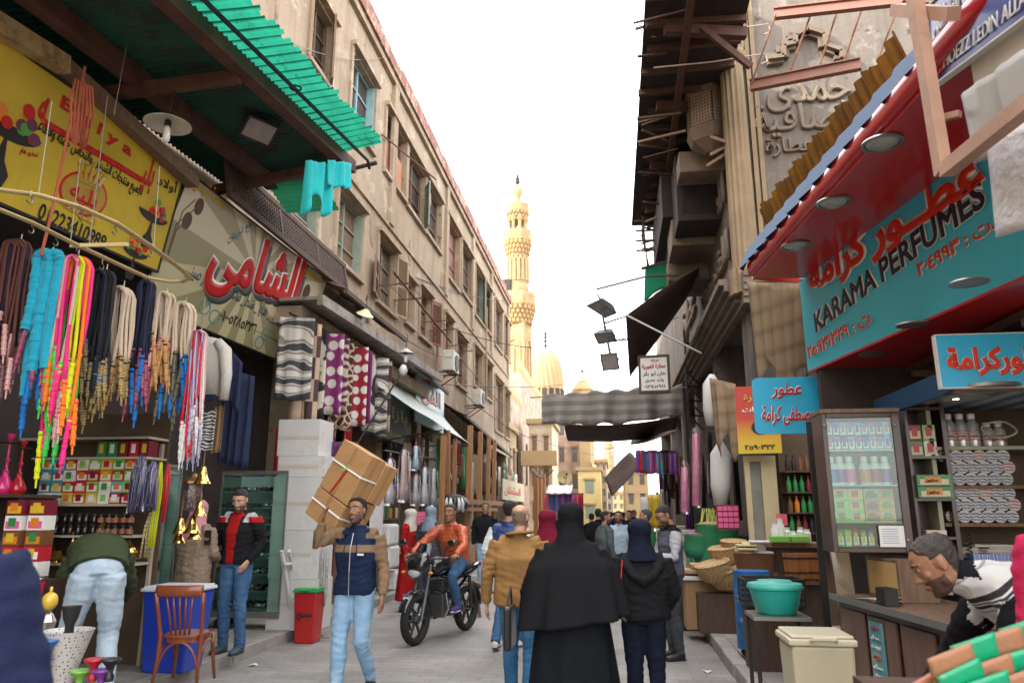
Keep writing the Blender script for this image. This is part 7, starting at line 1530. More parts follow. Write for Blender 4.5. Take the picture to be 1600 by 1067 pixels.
M_gs=mat('green woven sack',(.03,.22,.09),.7,vary=.2,bump=.4,bscale=60)
for i,(px,py0,py1,w_)in enumerate(((1092,838,872,.42),(1112,822,905,.48),(1133,822,905,.46))):
 a,c=P(px,py0,y=11.4),P(px,py1,y=11.4);t=thing('open_sack',['left short green sack of dried hibiscus','tall green sack of sticks, middle one','tall green sack beside the red sachet card'][i],'sack',(a.x,11.5,c.z),'green sacks');b=MB();b.tube([c+V((0,.15,0)),c.lerp(a,.4)+V((0,.15,0)),a+V((0,.15,-.02)),a+V((0,.15,.03))],[(w_*.40,.2),(w_*.5,.24),(w_*.46,.22),(w_*.5,.25)],18,side=(1,0,0));b.build('sack',M_gs,t,smooth=True)
 b=MB();b.ball(a+V((0,.15,.02)),w_*.42,.2,.05,16,6);b.build('contents',[K['maroon'],M_wick,M_wick][i],t,smooth=True)
 if i:
  b=MB()
  for k in range(16):x=rnd.uniform(-.16,.16);b.bar(a+V((x,.1,.02)),a+V((x+rnd.uniform(-.08,.08),.1+rnd.uniform(-.05,.1),rnd.uniform(.1,.28))),.014,.01)
  b.build('sticks',mat('lemon green reed',(.42,.46,.12),.7),t)
b=MB();q=P(1105,906,y=11.6);b.box(q.x-.45,q.x+.5,11.3,12.0,.13,q.z+.0);tag(b.build('bench',M_card),'brown cardboard plinth under the green sacks','plinth')
q=P(1138,808,y=10.9);b=MB();b.box(q.x-.16,q.x+.15,10.9,10.92,q.z-.17,q.z+.17);b.cur=1
for r in range(4):
 for c in range(4):b.box(q.x-.14+.072*c,q.x-.08+.072*c,10.885,10.899,q.z-.14+.077*r,q.z-.08+.077*r)
tag(b.build('sachet_card',[K['maroon'],K['pink']]),'red card of small pink sachets hung over the green sacks','card')
q=P(1100,967,z=.13);stool((q.x,q.y,.13),.18,M_redwood,'reddish brown stool on the right pavement before the baskets',.5,.2)
q=P(1078,988,z=.0);bin_('wheeled_bin','dark wheeled bin with a blue lid beside the phone reader',(q.x+.0,q.y+.35,.0),.42,.5,P(1078,900,y=q.y).z,plastic('black bin plastic',(.025,.028,.028)),plastic('blue lid',(.02,.12,.42)),'dark wheeled bins',.85,.06,True)
for i,(px,py,w_,k)in enumerate(((1085,898,.5,'white'),(1092,888,.45,'cream'),(1098,880,.32,'brown'))):q=P(px,py,y=10.4);b=MB();b.box(q.x-w_/2,q.x+w_/2,10.2,10.6,q.z-.055,q.z);tag(b.build('flat_box',[M_wcar,M_card,M_wick][i],bevel=.01),['lowest pale flat box beside the phone reader','middle brown flat box beside the phone reader','topmost straw tray beside the phone reader'][i],'box')
b=MB();q=P(1092,905,y=10.4);b.box(q.x-.2,q.x+.3,10.25,10.65,.13,q.z-.01);tag(b.build('carton_plinth',M_card,bevel=.01),'cardboard carton carrying the flat boxes','carton')
pb=Board('poster','red and yellow poster with a pot and phone number beside the spice shop door','poster',P(1184,655,y=10.4),(1,-.15,0),(0,0,1),.56,.92,pattern('red yellow print','stripes',[(.60,.42,.03),(.45,.05,.02),(.42,.03,.02)],.17,.5,'Z',soft=.5),.02)
pb.put('٢٥٩٠٣٢٢',M_blk,.5,.10,.7,.09,bold=.03);pb.put('عطارة',M_gold,.5,.82,.6,.13,bold=.03);pb.put('بهارات',M_white,.45,.64,.6,.10,bold=.02);pb.disc(.55,.38,.12,.10,M_blk,name='pot_print')
dY=10.6;a,c=P(1162,712,y=dY),P(1222,850,y=dY);dt=thing('shop_door','cream framed glass door below the red and yellow poster','door',((a.x+c.x)/2,dY,.13))
b=MB();b.box(a.x,a.x+.07,dY,dY+.06,.13,a.z);b.box(c.x-.2,c.x,dY,dY+.06,.13,a.z);b.box(a.x+.07,c.x-.2,dY,dY+.06,a.z-.08,a.z);b.box(a.x+.07,c.x-.2,dY,dY+.06,.13,.9);b.build('frame',mat('cream door paint',(.48,.40,.24),.5,vary=.15),dt);b=MB();b.box(a.x+.072,c.x-.202,dY+.02,dY+.03,.902,a.z-.082);b.build('pane',mat('grey door glass',(.22,.23,.19),.15,vary=.3,coat=.5),dt)
sh2=thing('bottle_shelves','dim shelves of bottles inside the spice shop behind the hanging sign','shelves',P(1250,850,y=10.5))
a,c=P(1225,700,y=10.5),P(1285,840,y=10.5)
b=MB();b.box(a.x,c.x+.5,10.9,10.95,.13,a.z+.6);b.build('back',M_back,sh2)
nb=0
for py in(735,768,800,832):
 z=P(1250,py,y=10.5).z;b=MB();b.box(a.x,c.x+.5,10.55,10.9,z-.02,z);b.build('shelf',M_wood2,sh2)
 for i in range(8):x=a.x+.05+.085*i;nm=rnd.choice(['brown','orange','black','maroon','brown','green']);b=MB();b.lathe((x,10.62,z),[(.032,0),(.034,.12),(.014,.17),(.016,.22)],10);tag(b.build('bottle',K[nm],smooth=40),'%s bottle in the dim spice shop, %s shelf from above, %s along'%(nm,ORD[[735,768,800,832].index(py)],ORD[i]),'bottle','bottles in the spice shop')
b=MB();b.box(2.12,3.9,10.96,11.1,.13,4.5);tag(b.build('shop_interior',M_dark),'back wall of the spice shop, coloured dark for shade','wall')  # wall painted near black for the unlit depth of the shop
b=MB();b.box(XR+1.2,XR+1.28,11.2,33,.13,4.9);tag(b.build('shop_interior',M_dark),'back wall inside the far right shops, coloured dark for shade','wall')  # shade inside these shops painted on as wall colour
M_sack=pattern('striped sacking','stripes',[(.19,.13,.08),(.24,.17,.105),(.25,.18,.11),(.26,.185,.115)],1.3,.9,'Z',soft=.4,dist=.4)
o=cloth('sacking_curtain',M_sack,P(1168,440,y=8.2),P(1262,446,y=7.4),1.15,5,.06,seed=12,flare=.75,hem=.25,nv=14);tag(o,'striped brown sacking curtain bunched under the red canopy','curtain')
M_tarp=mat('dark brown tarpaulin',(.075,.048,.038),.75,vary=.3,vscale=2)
def tarp(label,pts,m,sag=.1,th=.012,nm='tarpaulin',n=10):
 a,c,d,e=pts;b=MB();nv_=(c-a).cross(d-a).normalized();b.grid(n,n,lambda u,v:(a.lerp(c,u)).lerp(d.lerp(e,u),v)+V((0,0,-sag*math.sin(math.pi*u)*math.sin(math.pi*v)+.03*math.sin(u*9+v*4))),nv_*th);return tag(b.build(nm,m,smooth=True),label,'awning')
tarp('dark brown tarpaulin awning sloping out over the white framed sign',[P(1092,418,y=14.0),P(1092,440,y=17.5),P(978,492,y=14.0),P(984,590,y=16.5)],M_tarp,.25)
tarp('green cloth screen above the dark brown tarpaulin',[P(1008,418,y=16),P(1058,402,y=16),P(1006,470,y=16),P(1052,440,y=16)],mat('green screen cloth',(.01,.32,.16),.7,vary=.15,translucent=.4),.0)
b=MB();b.bar(P(1002,420,y=15.9),P(1075,400,y=15.9),.06);tag(b.build('awning_rod',M_iron),'dark rod along the top of the green cloth screen','rod')
b=MB();b.tube([P(978,492,y=13.95),P(1096,552,y=13.95)],.022,6);tag(b.build('tension_rod',mat('pale steel rod',(.35,.36,.33),.4,metal=.5)),'pale slanting rod bracing the dark brown tarpaulin','rod')
LY=15.0
M_gryl=mat('grey lamp metal',(.16,.16,.15),.5,metal=.5,vary=.25)
f1_=P(940,483,y=LY);flood(f1_,.42,.52,(-.35,-.25,-1),'largest grey street floodlight, topmost of the three on the arm',M_gryl)
f2_=P(946,527,y=LY);flood(f2_,.42,.3,(-.2,-.6,-1),'middle grey street floodlight of the three on the arm',M_gryl)
f3_=P(953,565,y=LY);flood(f3_,.36,.36,(-.3,-.9,-.45),'lowest grey street floodlight, showing its pale glass',M_gryl)
b=MB();b.tube([P(1010,432,y=LY),P(932,452,y=LY),P(938,472,y=LY),P(948,527,y=LY),P(955,560,y=LY)],.025,8);b.tube([P(985,492,y=LY+.1),P(945,505,y=LY)],.02,6);b.tube([P(985,530,y=LY+.1),P(946,533,y=LY)],.02,6);b.tube([P(1010,432,y=LY),V((XR,LY+.6,P(1010,425,y=LY).z+.1))],.025,8)
tag(b.build('lamp_arm',M_gryl),'grey tubular arm carrying the three street floodlights','lamp arm')
WS=Board('framed_sign','white sign in a dark frame with red and black Arabic under the brown tarpaulin','sign',P(1022,584,y=14.6),(1,-.12,0),(0,0,1),.52,.66,mat('milky panel',(.66,.66,.62),.4,vary=.05),.10,M_wood2,.05)
WS.put('شركة',M_redp,.55,.90,.3,.11,bold=.03);WS.put('عطارة الغورية',M_redp,.5,.72,.9,.18,bold=.03);WS.put('خان ابو بكر',M_blk,.5,.50,.85,.15,bold=.02);WS.put('وارد بحرى',M_blk,.5,.31,.7,.14,bold=.02);WS.put('٠١٢٤٥٩١١',M_blk,.5,.12,.8,.10,bold=.02)
AY=19.0
a0,a1=P(846,622,y=AY),P(1066,606,y=AY);dz_=P(850,622,y=AY).z-P(850,662,y=AY).z
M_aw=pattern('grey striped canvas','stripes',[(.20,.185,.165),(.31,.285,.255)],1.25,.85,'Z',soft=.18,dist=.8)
t=thing('street_awning','grey striped canvas awning stretched across the street, sagging in scallops','awning',(a0+a1)/2-V((0,0,1)))
L_=(a1-a0).length
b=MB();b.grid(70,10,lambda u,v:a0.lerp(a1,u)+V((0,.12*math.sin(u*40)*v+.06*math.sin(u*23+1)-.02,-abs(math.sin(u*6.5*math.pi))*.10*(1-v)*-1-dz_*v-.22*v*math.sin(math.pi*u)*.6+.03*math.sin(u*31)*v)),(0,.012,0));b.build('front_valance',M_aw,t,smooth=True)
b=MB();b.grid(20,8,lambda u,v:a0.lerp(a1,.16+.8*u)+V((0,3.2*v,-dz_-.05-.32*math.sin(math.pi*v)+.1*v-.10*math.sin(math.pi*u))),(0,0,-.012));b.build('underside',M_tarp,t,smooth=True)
b=MB();b.tube([a0+V((-.3,.05,.03)),a1+V((.5,.05,.03))],.02,6);b.build('rope',M_greywire,t)
b=MB();b.bar((a1.x+.05,AY+.1,a1.z+.2),(a1.x+.1,AY+.1,.13),.07);b.build('post',M_iron,t)
b=MB()
for k in range(6):
 z=a1.z+.9-.35*k;b.bar((a1.x,AY-1.2,z),(XR,AY-1.0,z),.035);b.bar((a1.x,AY-1.2,z),(a1.x+.35,AY-1.1,z-.35),.03)
b.bar((a1.x,AY-1.2,a1.z+1.2),(a1.x,AY-1.2,a1.z-1.4),.05);tag(b.build('iron_bracket',M_iron),'dark openwork iron bracket at the right end of the striped awning','bracket')
tarp('dark awning over the far right garments',[P(990,682,y=23),P(1062,672,y=17),P(984,694,y=23),P(1000,690,y=17)],M_tarp,.1)
tarp('drooping dark tarpaulin at the far right shops',[P(983,706,y=27),P(1004,722,y=26),P(944,746,y=27),P(956,776,y=26)],M_tarp,.1)
rc=[('violet','purple'),('red','red'),('bright blue','blue'),('pink','pink'),('purple','purple'),('cyan','cyan'),('maroon','maroon'),('black','black')]
for i in range(9):nm,k=rc[i%8];hung('%s garment under the far right awning, %s from the left'%(nm,ORD[i]),P(1000+6.5*i,703+(i%3),y=17.5),.22,.52,K[k],(1,.2,0),'garments under the far right awning',200+i)
for i in range(26):
 y=12.2+.78*i;k=(i*7)%15;z=2.4+.7*((i*5)%4)/3;hung('%s ware hanging along the right shopfronts'%pal[k],(1.75+.3*((i*3)%4)/3,y,z),rnd.uniform(.25,.5),rnd.uniform(.6,1.3),K[pal[k]]if i%3 else M_wood2,(.4,1,0),'wares along the right shopfronts',240+i)
for i in range(16):y=13.4+1.2*i;k=(i*4)%9;h=rnd.uniform(.5,1.1);b=MB();b.box(1.45+rnd.uniform(0,.2),2.4,y,y+rnd.uniform(.5,.9),.13,.13+h);tag(b.build('crate',mess[k],bevel=.02),'%s crate along the foot of the right shopfronts'%mname[k],'crate','crates along the right shopfronts')
for i,(px,p0,p1,w_)in enumerate(((1088,678,790,.16),(1070,730,800,.14))):
 a,c=P(px,p0,y=12.6),P(px,p1,y=12.6);t=thing('hanging_roll',['longer','shorter'][i]+' clear wrapped roll of pink flowered cloth on the right','cloth roll',c,'pink flowered rolls');b=MB();b.tube([a,c],[w_*.42]*2,12);b.build('roll',pattern('pink flower cloth','blotch',[(.62,.03,.2),(.70,.25,.38),(.75,.6,.62)],9,.6,soft=.1),t,smooth=40);b=MB();b.tube([a+V((0,0,.12)),a+V((0,0,.02)),c-V((0,0,.03))],[.02,w_*.62,w_*.55],12);b.build('wrapper',M_wrap,t,smooth=True)
for i,(px,p0,p1,w_)in enumerate(((1112,585,665,.35),(1126,690,790,.4))):
 a,c=P(px,p0,y=11.9),P(px,p1,y=11.9);b=MB();b.tube([a,a.lerp(c,.2),a.lerp(c,.7),c],[(.04,.04),(w_*.4,.14),(w_*.38,.15),(w_*.25,.1)],14,side=(1,0,0));tag(b.build('wrapped_bundle',M_wcar,smooth=True),['upper pale wrapped bundle hanging under the cornice','lower pale wrapped bundle beside the spice shop'][i],'bundle')
o=cloth('sacking_strip',M_sack,P(1108,590,y=11.6),P(1150,600,y=11.3),1.0,2,.05,seed=31,flare=.8,hem=.2);tag(o,'narrow striped sacking strip hanging beside the upper wrapped bundle','cloth')
q=P(1045,760,y=20);hung('yellow cloth hanging far down the right side',P(1022,772,y=30),.5,1.3,K['yellow'],(1,0,0),None,301);hung('white cloth hanging far down the right side',P(1010,776,y=31),.5,1.5,M_wht2,(1,0,0),None,302)
px_block('far_shop','pale far shop block closing the right side of the street',976,1012,735,48,12,M_lime2,3,2)
# ================================================================ PEOPLE
def remesh(mb,vox,sm=4):
 """one continuous surface from overlapping pieces"""
 bm=bmesh.new();bm.from_mesh(mb.mesh('t'));bmesh.ops.recalc_face_normals(bm,faces=bm.faces);me=bpy.data.meshes.new('t');bm.to_mesh(me);bm.free()
 o=bpy.data.objects.new('t',me);COL.objects.link(o)
 r=o.modifiers.new('r','REMESH');r.mode='VOXEL';r.voxel_size=vox;r.adaptivity=0
 if sm:s=o.modifiers.new('s','SMOOTH');s.iterations=sm;s.factor=.5
 dg=bpy.context.evaluated_depsgraph_get();out=bpy.data.meshes.new_from_object(o.evaluated_get(dg));bpy.data.objects.remove(o);bpy.data.meshes.remove(me);out.materials.clear();return out
def verts(me):a=np.empty(len(me.vertices)*3);me.vertices.foreach_get('co',a);return a.reshape(-1,3)
def folds(me,amp,joints=(),seed=0):
 """cloth creases: soft noise everywhere, tight ripples round the joints"""
 nv=len(me.vertices);nr=np.empty(nv*3);me.vertices.foreach_get('normal',nr);nr=nr.reshape(-1,3);co=verts(me);d=np.zeros(nv);s=V((seed*3.1,seed,0))
 for i,p in enumerate(co):
  p=V(p);d[i]=amp*(noise.noise(p*5+s)*.9+noise.noise(V((p.x*15,p.y*15,p.z*7))+s)*.6+noise.noise(V((p.x*9+p.z*14,p.y*9,p.z*26))+s)*.45)
 for j,ax,w in joints:
  q=co-np.array(j);r2=(q**2).sum(1);t=q@np.array(ax);ph=np.array([noise.noise(V(p)*7+s)for p in co]);d+=amp*.5*np.exp(-r2/w**2)*np.sin(t*95+ph*7+q[:,0]*25+seed)*(.6+ph)
 me.vertices.foreach_set('co',(co+nr*d[:,None]).ravel());me.update()
def part(name,me,parent,mats,fn=None):
 for m in(mats if isinstance(mats,(list,tuple))else[mats]):me.materials.append(m)
 if fn:me.polygons.foreach_set('material_index',[fn(p.center)for p in me.polygons])
 return link(name,me,parent,smooth=True)
def shell(src,test,off,jit=0.0,seed=0):
 """the part of a surface where test() holds, lifted by off and closed to it at its edge"""
 bm=bmesh.new();bm.from_mesh(src);bm.normal_update()
 bmesh.ops.delete(bm,geom=[f for f in bm.faces if not test(f.calc_center_median())],context='FACES');bm.normal_update()
 nr={v:v.normal.copy()for v in bm.verts}
 for v in bm.verts:
  e=v.is_boundary or any(k.other_vert(v).is_boundary for k in v.link_edges)and.6
  v.co+=nr[v]*(off*(0.12 if e is True else e or 1)+(0 if e is True else jit*noise.noise(v.co*45+V((seed,0,0)))))
 me=bpy.data.meshes.new('t');bm.to_mesh(me);bm.free();return me
def hand(b,w,d,n,s=1.0,thumb=1,curl=.35,spread=1.0):
 """palm, four unequal bent fingers and a thumb from the palm's side; n points out of the palm"""
 w,d=V(w),V(d).normalized();n=V(n);n=(n-d*n.dot(d)).normalized();a=d.cross(n)*thumb
 b.tube([w-d*.05,w,w+d*.03,w+d*.07,w+d*.095],[(.027*s,.021*s),(.027*s,.019*s),(.036*s,.016*s),(.042*s,.0145*s),(.036*s,.011*s)],10,side=a)
 for k,(o,L)in enumerate(((.031,.066),(.0105,.076),(-.0105,.071),(-.031,.055))):
  p=w+d*(.085-.006*(k in(0,3)))*s+a*o*s;pts=[p-d*.02,p];an=curl*.6;q=(d+a*o*2.2*spread).normalized()
  for j in range(3):e=q*math.cos(an)+n*math.sin(an);p=p+e*L*s*(.44,.31,.25)[j];pts.append(p);an+=curl
  b.tube(pts,[.0085*s,.0088*s,.0082*s,.0074*s,.0055*s],8)
 p=w+d*.022*s+a*.026*s;q=(d*.62+a*.62+n*.35).normalized();b.tube([p-a*.015,p,p+q*.036*s,p+(q*.75+d*.3).normalized()*.066*s],[.012*s,.0125*s,.0105*s,.0065*s],8)
M_skins={k:mat('skin '+k,c,.5,vary=.08,vscale=18,spec=.35,bump=.08,bscale=90)for k,c in(('tan',(.37,.19,.11)),('fair',(.50,.29,.19)),('brown',(.27,.13,.075)))}
M_hair=mat('black hair',(.018,.013,.011),.45,vary=.4,vscale=30,bump=.7,bscale=130,stretch=(1,1,3));M_hairg=mat('greying hair',(.06,.05,.045),.5,vary=.5,vscale=40,bump=.6,bscale=120)
M_stub=mat('dark stubble',(.10,.055,.038),.7,vary=.3,vscale=60);M_eyew=mat('eye white',(.40,.36,.33),.25,vary=0);M_iris=mat('dark iris',(.02,.01,.008),.15,vary=0);M_lip=mat('lip',(.33,.13,.10),.45,vary=.05)
J0=dict(pelvis=(0,0,.95),waist=(0,-.005,1.08),chest=(0,0,1.28),neck=(0,-.015,1.46),hipR=(.09,0,.92),hipL=(-.09,0,.92),kneeR=(.10,.025,.5),kneeL=(-.10,.025,.5),ankR=(.105,-.02,.09),ankL=(-.105,-.02,.09),toeR=(.12,.16,.03),toeL=(-.12,.16,.03),shR=(.185,-.01,1.41),shL=(-.185,-.01,1.41),elR=(.245,-.03,1.13),elL=(-.245,-.03,1.13),wrR=(.25,.06,.88),wrL=(-.25,.06,.88))
FACE=((-.118,.055,.018,.02),(-.105,.045,.037,.045),(-.08,.03,.051,.065),(-.05,.015,.059,.080),(-.02,.008,.066,.090),(.01,.003,.071,.096),(.04,-.002,.074,.100),(.07,-.006,.070,.094),(.095,-.008,.055,.074),(.11,-.008,.033,.046),(.118,-.008,.008,.012))
def person(label,loc,yaw,h,J=None,skin='tan',turn=0,tilt=0,roll=0,top=None,legs=None,shoes=None,hair='short',hairm=None,beard=False,hijab=None,vox=.013,hands='RL',curl=.35,fat=1.0,seed=1,group=None,handd={},glasses=False,skirt=None,cat='person',face=True,brow=True):
 """top = (materials, colour function, hem height, looseness); legs = (material, looseness); local axes: x to the right, y forward, z up, for a 1.75 m figure"""
 root=thing('person',label,cat,loc,group,math.radians(yaw));S=h/1.75;root.scale=(S,S,S)
 j={k:V(v)for k,v in dict(J0,**(J or{})).items()};sd=(j['shR']-j['shL']).normalized();hs=(j['hipR']-j['hipL']).normalized()
 up=(j['neck']-j['chest']).normalized();R=Matrix.Rotation(math.radians(turn),3,'Z')@Matrix.Rotation(math.radians(tilt),3,'X')@Matrix.Rotation(math.radians(roll),3,'Y')
 hc=j.get('head')or j['neck']+up*.07+R@V((0,.035,.105));H=lambda x,y,z:hc+R@V((x,y,z));Ri=R.transposed()
 def toh(p):return Ri@(V(p)-hc)
 b=MB();b.skinrings([b.ring(H(0,cy,z),R@V((rx,0,0)),R@V((0,ry,0)),20,.92)for z,cy,rx,ry in FACE],20)
 b.tube([j['neck']-up*.08,j['neck'],H(0,-.012,-.07),H(0,-.012,.0)],[.066,.058,.053,.05],14)
 b.tube([H(0,.088,.03),H(0,.104,.0),H(0,.118,-.022),H(0,.100,-.036)],[.007,.010,.0125,.007],8)
 for s in(-1,1):
  b.ball(H(s*.012,.104,-.027),.0088,n=8,m=6);b.ball(H(s*.044,.066,-.012),.02,n=8,m=6);b.ball(H(s*.048,.022,-.066),.021,n=8,m=6)
  b.tube([H(s*.012,.093,.036),H(s*.034,.087,.041),H(s*.056,.066,.034)],[.0085,.0085,.006],6);b.ball(H(s*.075,-.008,.0),.008,.019,.031,8,8,R);b.ball(H(s*.078,-.002,-.022),.006,.01,.012,6,6,R)
 b.ball(H(0,.094,-.056),.022,.011,.0065,10,6,R);b.ball(H(0,.093,-.067),.019,.011,.0065,10,6,R);b.ball(H(0,.084,-.1),.017,n=8,m=6)
 head=remesh(b,.0052 if vox<.016 else.008,2)
 bm=bmesh.new();bm.from_mesh(head)
 for q in hands:
  b=MB();w,e=j['wr'+q],j['el'+q];dd,nn=handd.get(q,((w-e).normalized(),V((-1 if q=='R' else 1,0,.0))));hand(b,w,dd,nn,1.0,-1 if q=='R' else 1,curl)
  t=remesh(b,.0042 if vox<.016 else.007,1);bm.from_mesh(t);bpy.data.meshes.remove(t)
 b=MB();b.tube([j['pelvis'],j['waist'],j['chest'],j['neck']-up*.02],[(.11,.08),(.10,.075),(.12,.08),(.05,.05)],12,side=sd)
 for q in 'RL':b.tube([j['sh'+q],j['el'+q],j['wr'+q]],[.04,.035,.024],8);b.tube([j['hip'+q],j['knee'+q],j['ank'+q]],[.07,.045,.03],8)
 t=remesh(b,.02,0);bm.from_mesh(t);bpy.data.meshes.remove(t)
 me=bpy.data.meshes.new('body');bm.to_mesh(me);bm.free();body=part('body',me,root,M_skins[skin])
 if face:
  for s in(-1,1):
   b=MB();b.ball(H(s*.0315,.0815,.018),.0125,.0105,.0085,12,8,R);b.cur=1;b.ball(H(s*.0315,.0895,.018),.0058,.0042,.0058,10,6,R);b.build('eye',[M_eyew,M_iris],root,smooth=True,world=False)
   if brow:b=MB();b.tube([H(s*.012,.099,.036),H(s*.032,.0955,.043),H(s*.054,.075,.036)],[(.003,.0045),(.003,.0055),(.002,.003)],6);b.build('eyebrow',M_hair,root,smooth=True,world=False)
  b=MB();b.tube([H(-.023,.092,-.061),H(-.010,.104,-.0585),H(0,.1055,-.0605),H(.010,.104,-.0585),H(.023,.092,-.061)],[.003,.0055,.0048,.0055,.003],8);b.tube([H(-.018,.094,-.066),H(0,.105,-.069),H(.018,.094,-.066)],[.003,.0055,.003],8);b.build('lips',M_lip,root,smooth=True,world=False)
 if beard:part('beard',shell(head,lambda c:(lambda p:p.z<-.035-.3*max(0,abs(p.x)-.04)and p.y>.012 and not(abs(p.x)<.024 and-.074<p.z<-.05)and not(abs(p.x)<.02 and p.z>-.042)and p.z>-.125)(toh(c)),.0016),root,M_stub)
 if glasses:
  b=MB()
  for s in(-1,1):b.tube([H(s*.032+.023*math.cos(a),.108,.014+.018*math.sin(a))for a in[k*.55 for k in range(13)]],.0022,5);b.tube([H(s*.054,.106,.02),H(s*.079,.04,.022),H(s*.080,-.015,.012)],.002,5)
  b.tube([H(-.009,.108,.016),H(.009,.108,.016)],.002,5);b.build('glasses',M_blk,root,world=False)
 def hairt(p):
  if abs(p.x)>.066 and-.03<p.y<.02 and p.z<.03:return False
  if hair=='bald':return False
  if hair=='ring':return p.z>-.07 and p.z<.035+(.03 if p.y<-.05 else 0)and p.y<.03
  fl={'short':.083,'thin':.098,'curly':.090}[hair]-abs(p.x)*.15+.006*noise.noise(V((p.x*60,0,seed)))
  return p.z>fl if p.y>.052 else p.z>.05+(p.y-.02)*.8 if p.y>.022 else p.z>-.012 if p.y>.004 else p.z>(.03 if p.y>-.03 else-.07)
 if hair and hair!='bald' and not hijab:part('hair',shell(head,lambda c:hairt(toh(c)),{'short':.008,'thin':.005,'curly':.012,'ring':.003}[hair],.009 if hair=='curly' else.004,seed),root,hairm or M_hair)
 bpy.data.meshes.remove(head)
 if top:
  ms,fn,hem,lo=top;b=MB();f=fat*(1+lo);px_=(j['waist']-j['pelvis']).normalized()
  b.tube([j['pelvis']-px_*hem,j['pelvis']+px_*.02,j['waist'],j['chest'],j['neck']-up*.06,j['neck']+up*.005],[(.168*f,.125*f),(.172*f,.130*f),(.160*f,.122*f),(.178*f,.13*f),(.155,.10),(.072,.068)],22,side=sd,e=.9)
  b.tube([j['neck']-up*.03,j['neck']+up*.045],[(.076,.072),(.074,.072)],16,side=sd)
  jl=[]
  for q in 'RL':
   s_,e_,w_=j['sh'+q],j['el'+q],j['wr'+q];b.tube([j['neck']-up*.07,s_.lerp(j['neck']-up*.05,.45),s_],[.055,.066,.070+.01*lo],12)
   b.tube([s_,s_.lerp(e_,.5),e_,e_.lerp(w_,.5),w_.lerp(e_,.10),w_.lerp(e_,.02)],[(.072+.012*lo)*f**.5,(.064+.012*lo)*f**.5,.056+.012*lo,.050+.012*lo,.042,.038],12);jl+=[(e_,(w_-s_).normalized(),.13),(s_-V((0,0,.08)),(e_-s_).normalized(),.13)]
  jl.append((j['waist'],px_,.22));me=remesh(b,vox,3);folds(me,.0125+.005*lo,jl,seed);part('jacket',me,root,ms,fn)
 if legs:
  m,lo=legs[:2];b=MB();d_=(j['waist']-j['pelvis']).normalized()
  b.tube([j['pelvis']+d_*.10,j['pelvis']+d_*.02,(j['hipR']+j['hipL'])/2-d_*.03],[(.150*fat,.112*fat),(.166*fat,.125*fat),(.150,.115)],20,side=hs);jl=[]
  for q in 'RL':
   a,k,e=j['hip'+q],j['knee'+q],j['ank'+q];b.tube([a+V((0,0,.03)),a.lerp(k,.3),k,k.lerp(e,.35),e+(k-e)*.02,e-(k-e)*.06],[.098*(1+lo),.09*(1+lo),.066*(1+lo),.064*(1+lo),.05*(1+1.6*lo),.05*(1+1.8*lo)],14);jl+=[(k,(e-a).normalized(),.13),(e,(e-k).normalized(),.14),(a,(k-a).normalized(),.12)]
  me=remesh(b,vox,3);folds(me,.0105,jl,seed+5);part('trousers',me,root,m,legs[2]if len(legs)>2 else None)
 if shoes:
  for q in 'RL':
   a,t=j['ank'+q],j['toe'+q];d=(t-a);d.z=0;d.normalize();g=a-V((0,0,.09))if abs(t.z-a.z+.06)<.03 else V((a.x,a.y,a.z-.085));b=MB();b.tube([g-d*.055+V((0,0,.04)),g+V((0,0,.045)),g+d*.09+V((0,0,.036)),g+d*.15+V((0,0,.028)),g+d*.175+V((0,0,.022))],[(.032,.038),(.04,.045),(.046,.034),(.042,.026),(.024,.018)],14,side=d.cross(V((0,0,1))),e=.8);b.tube([g+V((0,0,.05)),g+V((0,0,.11))],[.047,.048],12);o=part('shoe',remesh(b,.009,2),root,shoes if not isinstance(shoes,tuple)else shoes[0])
   b=MB();b.tube([g-d*.06+V((0,0,.008)),g+V((0,0,.008)),g+d*.1+V((0,0,.008)),g+d*.182+V((0,0,.010))],[(.030,.010),(.042,.010),(.049,.010),(.022,.010)],14,side=d.cross(V((0,0,1))),e=.7);b.build('sole',shoes[1]if isinstance(shoes,tuple)else M_blk,o,smooth=40,world=False)
 if hijab:
  m,ln=hijab[:2];b=MB()
  b.skinrings([b.ring(H(0,cy-.006,z*1.09),R@V((rx*1.2+.014,0,0)),R@V((0,ry*1.14+.014,0)),20,.95)for z,cy,rx,ry in FACE],20)
  dn=(j['chest']-j['neck']).normalized();b.tube([H(0,-.012,.02),H(0,-.006,-.08),j['neck']+V((0,.01,.03)),j['neck']+dn*.07,j['neck']+dn*(.10+ln)],[(.092,.105),(.100,.108),(.118,.115),(.172,.14),(.185+ln*.3,.15+ln*.2)],20,side=sd)
  me=remesh(b,.010 if vox<.016 else.015,3);folds(me,.007,[(H(0,0,-.1),V((.3,.3,.9)),.14)],seed+9)
  bm=bmesh.new();bm.from_mesh(me);bmesh.ops.delete(bm,geom=[f for f in bm.faces if(lambda p:p.y>.02 and(p.x/.060)**2+((p.z+.012)/.098)**2<1)(toh(f.calc_center_median()))],context='FACES');bm.to_mesh(me);bm.free();part('headscarf',me,root,m)
 if skirt:
  m,z0,z1,r0,r1,nf,am=skirt;b=MB();n=90;st=[]
  for k in range(25):
   t=k/24;z=z0+(z1-z0)*t;i=len(b.v);st.append(i)
   for q in range(n):
    a=2*math.pi*q/n;rr=(r0[0]+(r1[0]-r0[0])*t**.8,r0[1]+(r1[1]-r0[1])*t**.8);w_=1+am*t*(math.sin(a*nf+1.5*t+seed)+.5*math.sin(a*(nf*2-3)+2+seed*2));b.v.append(V((math.cos(a)*rr[0]*w_,math.sin(a)*rr[1]*w_,z)))
  b.skinrings(st,n);b.build('skirt',m,root,smooth=True,world=False)
 return root
